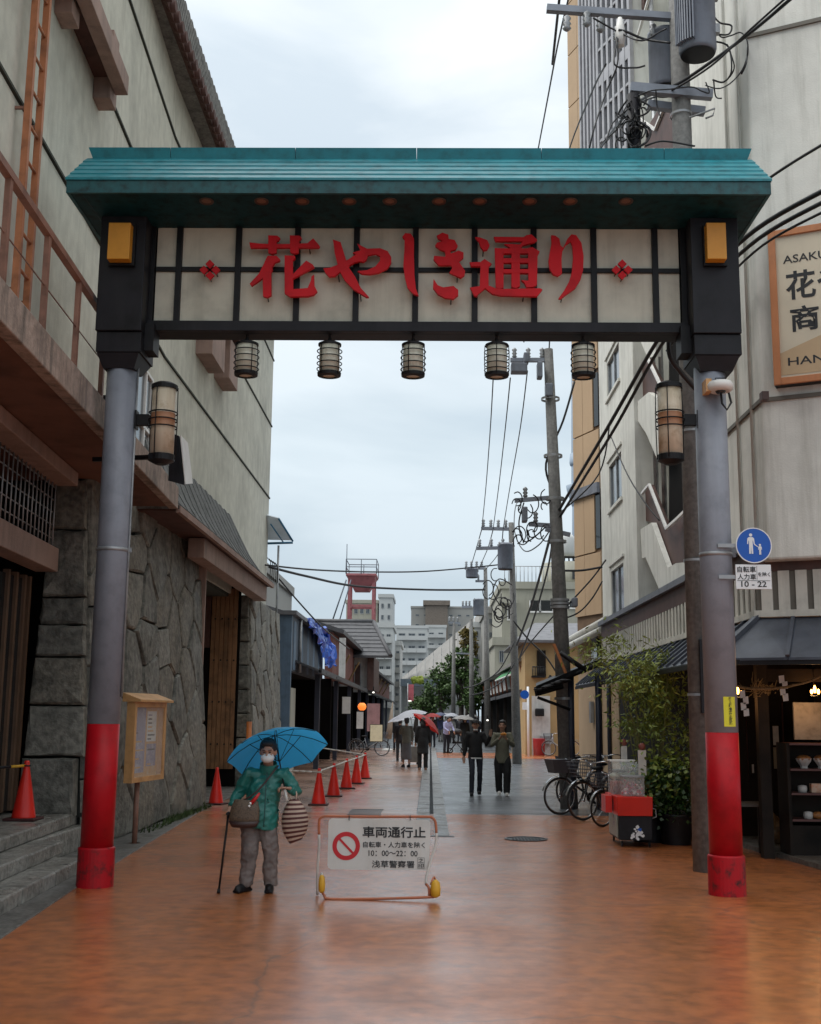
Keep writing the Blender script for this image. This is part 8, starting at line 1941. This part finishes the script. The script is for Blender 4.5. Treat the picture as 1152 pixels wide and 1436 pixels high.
# house with grey tiled hip roof
hy = 62; t = thing('tiled_roof_house', 'two storey house with grey tiled roof rising over the left shop row', 'house', onY(500, 990, hy))
r0, r1, e1, e0 = onY(441, 871, hy+4), onY(524, 872, hy+4), onY(548, 920, hy), onY(455, 914, hy)
e0.z = e1.z; nr = 9
for k in range(nr):
    s0_, s1_ = k/nr, (k+1)/nr-.01; mb = MB(); t_ = V(0, 0, -.1); a, b, c, d = e0.lerp(r0, s0_), e1.lerp(r1, s0_), e1.lerp(r1, s1_), e0.lerp(r0, s1_); u = V(0, 0, .03); mb.hexa([a+t_, b+t_, c+t_, d+t_, a+u, b+u, c, d]); mb.build('tile_course', m_tk, t)
mb = MB(); mb.tube([r0, r1], .14, 8); mb.tube([e1, r1], .12, 8); mb.build('ridge', m_tk, t)
mb = MB(); mb.b2((e0.x+.5, hy+1, 3), (e1.x-1.2, hy+7, e0.z+.2)); mb.build('wall', m_wh2, t); wfront(t, e1.x-3.6, e1.x-1.4, hy+1, e0.z-1.9, e0.z-.2, 2, 1, .55, .7, m=m_brn)
mb = MB(); mb.b2((e1.x-1.25, hy+.6, 3), (e1.x-.9, hy+7, e0.z)); mb.build('corner_board', m_brn, t)
# red observation tower
ty = 75; t = thing('red_tower', 'red steel platform tower with railing and long slanting ladder on the skyline', 'tower', onY(507, 990, ty))
c0, c1 = onY(488, 808, ty), onY(527, 808, ty); c1.x = onY(524, 830, ty).x; c0.x = onY(490, 830, ty).x; zp = c0.z
for x in (c0.x, c1.x):
    for y in (ty, ty+1.7): mb = MB(); mb.b2((x-.09, y-.09, 4), (x+.09, y+.09, zp)); mb.build('leg', m_twr, t)
for z in (zp-3.4, zp-1.9):
    for a, b in (((c0.x, ty), (c1.x, ty)), ((c0.x, ty+1.7), (c1.x, ty+1.7)), ((c0.x, ty), (c0.x, ty+1.7)), ((c1.x, ty), (c1.x, ty+1.7))): mb = MB(); mb.bar((*a, z), (*b, z), .10, .14); mb.build('brace', m_twr, t)
mb = MB(); mb.b2((c0.x-.2, ty-.5, zp), (c1.x+.2, ty+2.3, zp+.14)); mb.hexa([(c0.x+.3, ty+.2, zp-.9), (c1.x-.3, ty+.2, zp-.9), (c1.x-.3, ty+1.5, zp-.9), (c0.x+.3, ty+1.5, zp-.9), (c0.x-.15, ty-.4, zp-.002), (c1.x+.15, ty-.4, zp-.002), (c1.x+.15, ty+2.2, zp-.002), (c0.x-.15, ty+2.2, zp-.002)]); mb.build('platform', m_twr, t)
m_rl = mat('rail_grey_blue', (.12, .14, .17), rough=.5)
for z in (zp+.55, zp+1.05):
    mb = MB(); mb.tube([(c0.x-.2, ty-.5, z), (c1.x+.2, ty-.5, z), (c1.x+.2, ty+2.3, z), (c0.x-.2, ty+2.3, z), (c0.x-.2, ty-.5, z)], .03, 5); mb.build('rail', m_rl, t)
for x in (c0.x-.2, (c0.x+c1.x)/2, c1.x+.2):
    for y in (ty-.5, ty+2.3): mb = MB(); mb.tube([(x, y, zp+.1), (x, y, zp+1.05)], .03, 5); mb.build('rail_post', m_rl, t)
mb = MB(); mb.tube([(c0.x-.2, ty, zp), (c0.x-.2, ty, zp+2.1)], .03, 5); mb.build('antenna', m_rl, t)
a, b = onY(466, 872, ty-1), onY(486, 813, ty-1); mb = MB(); mb.tube([a, b], .05, 6); mb.tube([a+V(.45, 0, 0), b+V(.3, 0, 0)], .04, 6); mb.build('slanting_ladder', m_rl, t)
# skyline blocks
t, xa_, xb_, zt_ = block('apartment_building', 'pale beige apartment block behind the red tower', 486, 530, 846, 170, m_apb, win=(5, 6, .45), wf=.5, hf=.42)
t, xa_, xb_, zt_ = block('apartment_building', 'taller narrow white block right of the red tower', 532, 551, 838, 165, m_apw, win=(2, 7, .35), wf=.3, hf=.35)
t, xa_, xb_, zt_ = block('apartment_building', 'white stepped building with balconies above the left shop row', 521, 551, 880, 120, m_apw, win=(3, 5, .2), wf=.5, hf=.4, balcony=m_apw)
t, xa_, xb_, zt_ = block('apartment_building', 'small white flats just left of the street end', 548, 562, 905, 130, m_wh2, win=(2, 5, .15), wf=.55, hf=.4, balcony=m_apg)
t, xa_, xb_, zt_ = block('apartment_building', 'white apartment block with four floors of balconies at street end', 556, 600, 881, 210, m_apw, win=(3, 6, .2), wf=.6, hf=.42, balcony=m_apw)
t, xa_, xb_, zt_ = block('apartment_building', 'white block with zigzag outside stair right of the balcony block', 598, 626, 880, 225, m_apw, win=(2, 7, .2), wf=.45, hf=.35, balcony=m_apw)
t, xa_, xb_, zt_ = block('office_block', 'broad grey windowless office block on the skyline', 577, 665, 853, 300, m_apg, win=(7, 3, .72), wf=.35, hf=.12)
a, b = onY(597, 849, 299), onY(628, 880, 299); mb = MB(); mb.b2((a.x, 298, b.z-20), (b.x, 299.5, a.z)); mb.build('brown_shaft', m_apd, t)
mb = MB(); mb.b2((a.x-.6, 297.5, a.z), (b.x+.6, 302, a.z+1.2)); mb.build('shaft_cap', m_apd, t)
# sloping sheet roof crossing the end of the street
t = thing('sloping_roof', 'large grey beige sloping roof of an arcade hall at the street end', 'roof', onY(610, 990, 150)); SY2 = 150
pts = [onY(562, 951, SY2), onY(566, 945, SY2), onY(600, 920, SY2), onY(640, 885, SY2), onY(668, 862, SY2), onY(690, 862, SY2), onY(690, 930, SY2), onY(640, 946, SY2)]
nb = 12
L0, L1 = onY(562, 952, SY2), onY(700, 838, SY2); B0, B1 = onY(562, 958, SY2-16), onY(700, 925, SY2-16)
for k in range(nb):
    a, b = L0.lerp(L1, k/nb), L0.lerp(L1, (k+1)/nb-.004); c, d = B0.lerp(B1, (k+1)/nb-.004), B0.lerp(B1, k/nb); s = V(0, 0, -.3); mb = MB(); mb.hexa([d+s, c+s, b+s, a+s, d, c, b, a]); mb.build('roof_sheet', m_sun, t)
mb = MB(); mb.prism([onY(562, 955, SY2-10), onY(650, 940, SY2-10), onY(650, 1003, SY2-10), onY(562, 1003, SY2-10)], (0, 8, 0)); mb.build('wall', m_wh2, t)
a, b = onY(562, 952, 128), onY(655, 963, 128); mb = MB(); mb.b2((a.x, 128, b.z), (b.x, 129, a.z)); tag(mb.build('overhead_beam', mat('blue_grey_beam', (.13, .16, .19), rough=.6), loc=(a.x, 128, b.z)), 'blue grey beam of the arcade spanning the far end of the street', 'beam')
mb = MB(); a, b = onY(579, 950, 126), onY(592, 957, 126)
for k in range(60): q = V(random.uniform(a.x, b.x), 126+random.uniform(-.2, .2), random.uniform(b.z, a.z)); mb.ball(q, random.uniform(.12, .3), 5, 4)
tag(mb.build('planter_greenery', mat('yellow_green_leaf', (.25, .30, .03), rough=.6), loc=(a.x, 126, b.z)), 'bright yellow green planting hanging from the beam at the street end', 'plant')
a, b = onY(579, 972, 110), onY(584, 983, 110); 
t = thing('shop_banner', 'small red and white upright shop banner far up the left side', 'banner', (a.x, 110, 0)); mb = MB(); mb.b2((a.x-.4, 110, b.z), (a.x+.1, 110.06, a.z+.8)); mb.build('cloth', mat('banner_pink_red', (.5, .12, .14), rough=.6), t); mb = MB(); mb.tube([(a.x-.45, 110, 0), (a.x-.45, 110, a.z+.9)], .04, 6); mb.build('pole', m_steel, t)
# trees
m_tl = mat('tree_leaf', (.055, .105, .022), rough=.6, c2=(.022, .045, .012), scale=1.2, var=.3); m_tl2 = mat('tree_leaf_autumn', (.16, .12, .03), rough=.6, c2=(.07, .085, .02), scale=1.2, var=.3); m_bark = mat('bark', (.07, .055, .045), rough=.9, bump=.4)
def tree(label, u, v, Y, ru, rv, m, seed, n=2600, leaf=.32):
    c = onY(u, v, Y); s = Y*1.06/1635; t = thing('street_tree', label, 'tree', (c.x, Y, 0), 0, 'trees at the far end of the street')
    R = V(ru*s, ru*s, rv*s); rnd = random.Random(seed); mb = MB(); cl = []
    for k in range(46):
        d = V(rnd.gauss(0, 1), rnd.gauss(0, 1), rnd.gauss(0, 1)).normalized()*(rnd.random()**.4)*.92; cl.append((c+V(d.x*R.x, d.y*R.y, d.z*R.z), rnd.uniform(.3, .9)*R.x*.28))
    for k in range(n):
        c0, r = rnd.choice(cl); p = c0+V(rnd.gauss(0, r), rnd.gauss(0, r), rnd.gauss(0, r*.7))*.75
        if p.z < .8: continue
        d = V(rnd.gauss(0, 1), rnd.gauss(0, 1), rnd.gauss(0, .6)).normalized(); s_ = d.cross(V(rnd.gauss(0, 1), rnd.gauss(0, 1), rnd.gauss(0, 1))).normalized(); L_ = leaf*rnd.uniform(.5, 1.2)
        mb.add([p, p+d*L_*.5+s_*L_*.3, p+d*L_, p+d*L_*.5-s_*L_*.3], [(0, 1, 2, 3)], False)
    tag(mb.build('crown', m, t), kind='stuff')
    mb = MB(); mb.tube([V(c.x, Y, 0), V(c.x+.1, Y, c.z*.5), V(c.x, Y, c.z)], [.28, .2, .12], 8)
    mb.build('trunk', m_bark, t)
    for k in range(7):
        e = rnd.choice(cl)[0]; mb = MB(); mb.tube([V(c.x, Y, lerp(c.z*.35, c.z*.8, k/7)), V(c.x, Y, c.z*.6).lerp(e, .5)+V(0, 0, .3), e], [.09, .06, .02], 5); mb.build('limb', m_bark, t)
tree('round dark green tree left of the pale slim pole', 618, 962, 105, 24, 32, m_tl, 41); tree('low dense dark green tree at the middle of the street end', 598, 986, 112, 22, 17, m_tl, 42, 1600); tree('taller green tree behind the slim pole, the widest of the trees', 646, 945, 100, 22, 46, m_tl, 43, 3200)
tree('yellowing tree crown just left of the dark pole', 656, 905, 103, 13, 28, m_tl2, 44, 1500); tree('dark green tree in shade at the right of the street end', 664, 975, 98, 16, 26, m_tl, 45, 1500); tree('small green tree at the left foot of the street end', 583, 992, 118, 10, 13, m_tl, 46, 900)
# right side of the street beyond the crossing
yh = thing('yellow_house', 'ochre yellow two storey house with balcony and white lower wall beyond the crossing', 'house', onY(760, 1050, 54))
HY = 54.0; x0, x1, x2 = onY(737, 1000, HY).x, onY(770, 1000, HY).x, onY(800, 1000, HY).x+3; zt_ = onY(760, 902, HY).z; zw = onY(760, 976, HY).z
mb = MB(); mb.b2((x0, HY, 0), (x2, HY+9, zt_)); mb.build('wall', m_yw, yh)
mb = MB(); mb.b2((onY(746, 1000, HY).x, HY-.12, 0), (x1+.05, HY-.002, zw)); mb.build('lower_wall', m_wh2, yh)
mb = MB(); mb.hexa([(x0-.5, HY-.5, zt_), (x2, HY-.5, zt_), (x2, HY+9, zt_), (x0-.5, HY+9, zt_), (x0-.5, HY-.5, zt_+.12), (x2, HY-.5, zt_+.12), (x2, HY+6, zt_+1.4), (x0+1, HY+6, zt_+1.4)]); mb.build('roof', m_tk2, yh)
a, b = onY(755, 912, HY-.03), onY(764, 950, HY-.03); mb = MB(); mb.b2((a.x, HY-.05, b.z), (b.x, HY-.002, a.z)); w_ = mb.build('window', m_glassd, yh); mb = MB(); mb.b2((a.x-.06, HY-.07, b.z), (a.x, HY-.002, a.z)); mb.b2((b.x, HY-.07, b.z), (b.x+.06, HY-.002, a.z)); mb.build('window_frame', m_woodk, w_)
mb = MB(); a2, b2_ = onY(747, 935, HY-.6), onY(765, 950, HY-.6); mb.b2((a2.x, HY-.6, b2_.z), (b2_.x, HY-.002, b2_.z+.08)); mb.build('balcony_floor', m_black, yh)
for k in range(9): xx = lerp(a2.x, b2_.x, k/8); mb = MB(); mb.tube([(xx, HY-.58, b2_.z), (xx, HY-.58, a2.z)], .02, 5); mb.build('balcony_bar', m_black, yh)
mb = MB(); mb.tube([(a2.x, HY-.58, a2.z), (b2_.x, HY-.58, a2.z)], .03, 5); mb.build('balcony_rail', m_black, yh)
q = onY(757, 999, HY-.4); mb = MB(); mb.box(q, (.4, .4, .35)); mb.build('wall_lamp', m_black, yh, bevel=.05); q = onY(772, 953, HY-.2); mb = MB(); mb.ball(q, (.10, .1, .22), 8, 6); mb.build('wall_lamp', m_black, yh)
q = onY(767, 1040, HY-.2); mb = MB(); mb.b2((q.x-.3, HY-.3, q.z-.1), (q.x+.3, HY-.121, q.z+.25)); mb.build('utility_box', m_steel, yh)
q = onZ(758, 1060); mb = MB(); mb.lathe([(.25, 0), (.28, .7), (.30, .75)], (q.x, HY-.6, 0), 12); tag(mb.build('red_bin', m_fred, loc=(q.x, HY-.6, 0)), 'red bin against the white lower wall of the yellow house', 'bin')
q = onZ(741, 1060); q.y = 51.5; q.x = onY(741, 1020, 51.5).x
t = thing('street_sign', 'round blue road sign on a white post in front of the yellow house', 'road sign', (q.x, 51.5, 0)); mb = MB(); mb.tube([(q.x, 51.5, 0), (q.x, 51.5, 3.0)], .05, 8); mb.build('post', m_sw, t); r = onY(736, 974, 51.4); mb = MB(); mb.lathe([(.19, 0), (.19, .03)], r, 20, M=Matrix.Rotation(pi/2, 3, 'X'), smooth=False); mb.build('disc', mat('sign_blue', (0, 0, 0)), t)
r = onY(736, 990, 51.4); mb = MB(); mb.b2((r.x-.10, 51.38, r.z-.16), (r.x+.10, 51.41, r.z+.16)); mb.build('plate', m_sw, t)
# shop row right
rx_ = onY(735, 1000, 58).x
rs = thing('right_shop_row', 'row of dark fronted low shops with awning eaves on the right side', 'shop row', (rx_, 60, 0))
mb = MB(); mb.b2((rx_+1.2, 56, 0), (rx_+6, 130, 3.2)); mb.build('shop_interior', m_dark, rs)
mb = MB(); mb.b2((rx_+.1, 56, 3.3), (rx_+5, 130, 4.3)); mb.build('upper_wall', m_wh2, rs)
for k in range(18):
    y0 = 56+k*4; y1 = y0+3.92; mb = MB(); j = random.uniform(-.05, .05); mb.hexa([(rx_-.4+j, y0, 2.75), (rx_+1.2, y0, 3.15), (rx_+1.2, y1, 3.15), (rx_-.4+j, y1, 2.75), (rx_-.4+j, y0, 2.95), (rx_+1.2, y0, 3.3), (rx_+1.2, y1, 3.3), (rx_-.4+j, y1, 2.95)]); mb.build('awning_sheet', m_tk, rs)
    mb = MB(); mb.bar((rx_-.1, y0+1, 3.1), (rx_-.25, y0+.4, 4.1), .1, .06); mb.build('bracket_stick', mat('straw_red', (.30, .10, .05), rough=.8), rs)
    if k % 2 == 0: mb = MB(); mb.b2((rx_-.1, y0-.08, 0), (rx_+.06, y0+.08, 2.8)); mb.build('post', m_woodk, rs)
mb = MB(); mb.hexa([(rx_-.5, 56, 4.25), (rx_+3, 56, 5.2), (rx_+3, 130, 5.2), (rx_-.5, 130, 4.25), (rx_-.5, 56, 4.4), (rx_+3, 56, 5.35), (rx_+3, 130, 5.35), (rx_-.5, 130, 4.4)]); mb.build('roof', m_sun, rs)
a = onY(731, 960, 57); mb = MB(); mb.b2((rx_-.25, 56.5, 2.9), (rx_+.15, 57.0, 4.6)); mb.build('white_pillar', m_wh2, rs)
t = thing('green_awning', 'bright green awning above the right shop row beside the pole', 'awning', onY(705, 940, 70)); q0, q1, q2_, q3 = onY(695, 953, 72), onY(717, 944, 62), onY(716, 926, 62), onY(704, 936, 72); q2_.x += .5; q3.x += .5; mb = MB(); mb.hexa([q0+V(0,0,-.05), q1+V(0,0,-.05), q2_+V(.2,0,-.05), q3+V(.2,0,-.05), q0, q1, q2_, q3]); mb.build('sheet', mat('awning_green', (.02, .26, .05), rough=.5), t)
mb = MB(); mb.tube([q0+V(0, -.05, -.08), q1+V(0, -.05, -.08)], .05, 6); mb.build('edge_tube', m_white, t)
# beige block
bY = 82; bb_t, xa_, xb_, zt_ = block('beige_block', 'large beige building with roof railing and water tank behind the yellow house', 704, 820, 826, bY, m_apb, depth=14, vb=952)
for (u0, u1, v0, v1) in ((744, 757, 842, 857), (758, 775, 842, 857), (799, 811, 843, 852), (713, 722, 850, 868)):
    a, b = onY(u0, v0, bY), onY(u1, v1, bY); mb = MB(); mb.b2((a.x, bY-.06, b.z), (b.x, bY-.005, a.z)); w_ = mb.build('window', m_glassd, bb_t); mb = MB(); mb.b2((a.x-.1, bY-.1, b.z-.12), (b.x+.1, bY-.005, b.z-.005)); mb.b2((a.x-.08, bY-.1, b.z), (a.x-.002, bY-.005, a.z)); mb.b2((b.x+.002, bY-.1, b.z), (b.x+.08, bY-.005, a.z)); mb.build('window_frame', m_white, w_)
a, b = onY(698, 838, bY), onY(724, 838, bY); mb = MB(); mb.b2((a.x, bY-1.2, onY(700, 848, bY).z), (b.x, bY-.01, a.z)); mb.build('balcony', m_apb, bb_t)
z0_ = zt_+.5
for k in range(15): xx = lerp(xa_+.2, onY(785, 820, bY).x, k/14); mb = MB(); mb.tube([(xx, bY, z0_), (xx, bY, z0_+1.1)], .025, 5); mb.build('rail_post', m_steel, bb_t)
mb = MB(); mb.tube([(xa_+.2, bY, z0_+1.1), (onY(785, 820, bY).x, bY, z0_+1.1)], .03, 5); mb.build('roof_rail', m_steel, bb_t)
c_ = onY(800, 810, bY+3); top = onY(800, 792, bY+3).z; mb = MB(); mb.lathe([(2.1, zt_), (2.1, top)], (c_.x, bY+3, 0), 28, smooth=True); mb.build('roof_turret', m_apb, bb_t)
a, b = onY(803, 801, bY+.8), onY(811, 812, bY+.8); mb = MB(); mb.b2((a.x, bY+.75, b.z), (b.x, bY+1.0, a.z)); mb.build('window', m_glassd, bb_t)
c_ = onY(795, 780, bY+3); mb = MB(); mb.lathe([(.6, top+.6), (.7, top+.9), (.7, top+1.9), (.45, top+2.2)], (c_.x, bY+3, 0), 16); mb.build('water_tank', m_apw, bb_t)
mb = MB()
for s in (-.6, -.2, .2, .6): mb.tube([(c_.x+s, bY+3, top), (c_.x+s*.7, bY+3, top+.7)], .06, 5)
mb.b2((c_.x-.8, bY+2.8, top+.5), (c_.x+.8, bY+3.2, top+.62)); mb.build('tank_stand', m_black, bb_t)
t, *_ = block('grey_white_building', 'narrow grey and white building between the poles above the shop row', 664, 682, 880, 105, m_apw, vb=962, win=(2, 4, .2), wf=.4, hf=.5)
t, *_ = block('grey_building', 'plain grey building with few windows beside the beige block', 682, 706, 860, 95, m_apg, vb=957, win=(2, 4, .2), wf=.3, hf=.35)
t, *_ = block('low_beige_annex', 'low beige annex with small window behind the third pole', 694, 745, 905, 74, m_apb, vb=946, win=(3, 1, .25), wf=.3, hf=.5)
# pale communications tower sliver on the horizon, seen beside the tan tower
q = onY(812, 700, 900); s = 900*1.06/1635; t = thing('distant_tower', 'very tall pale blue tower half hidden behind the tan tower', 'tower', (q.x, 900, 0)); zc = q.z
mb = MB(); mb.lathe([(14*s, 0), (9*s, zc-10*s), (10*s, zc), (9*s, zc+90*s), (5*s, zc+400*s)], (q.x, 900, 0), 20); mb.build('shaft', mat('far_tower_blue_grey', (.30, .36, .43), rough=.7), t)
mb = MB(); mb.lathe([(8*s, zc-14*s), (16*s, zc+12*s), (17*s, zc+18*s), (12*s, zc+20*s)], (q.x, 900, 0), 24); mb.build('deck', mat('far_tower_blue_grey', (0, 0, 0)), t); mb = MB(); mb.lathe([(11*s, zc+46*s), (12*s, zc+50*s), (11*s, zc+62*s)], (q.x, 900, 0), 24); mb.build('deck', mat('far_tower_blue_grey', (0, 0, 0)), t)
# houses closing the sides behind, so nothing is empty from a step aside
block('side_house', 'plain grey house filling the left side street behind the plaster building', -420, 372, 800, 60, m_apg, depth=12, win=(6, 2, .4))
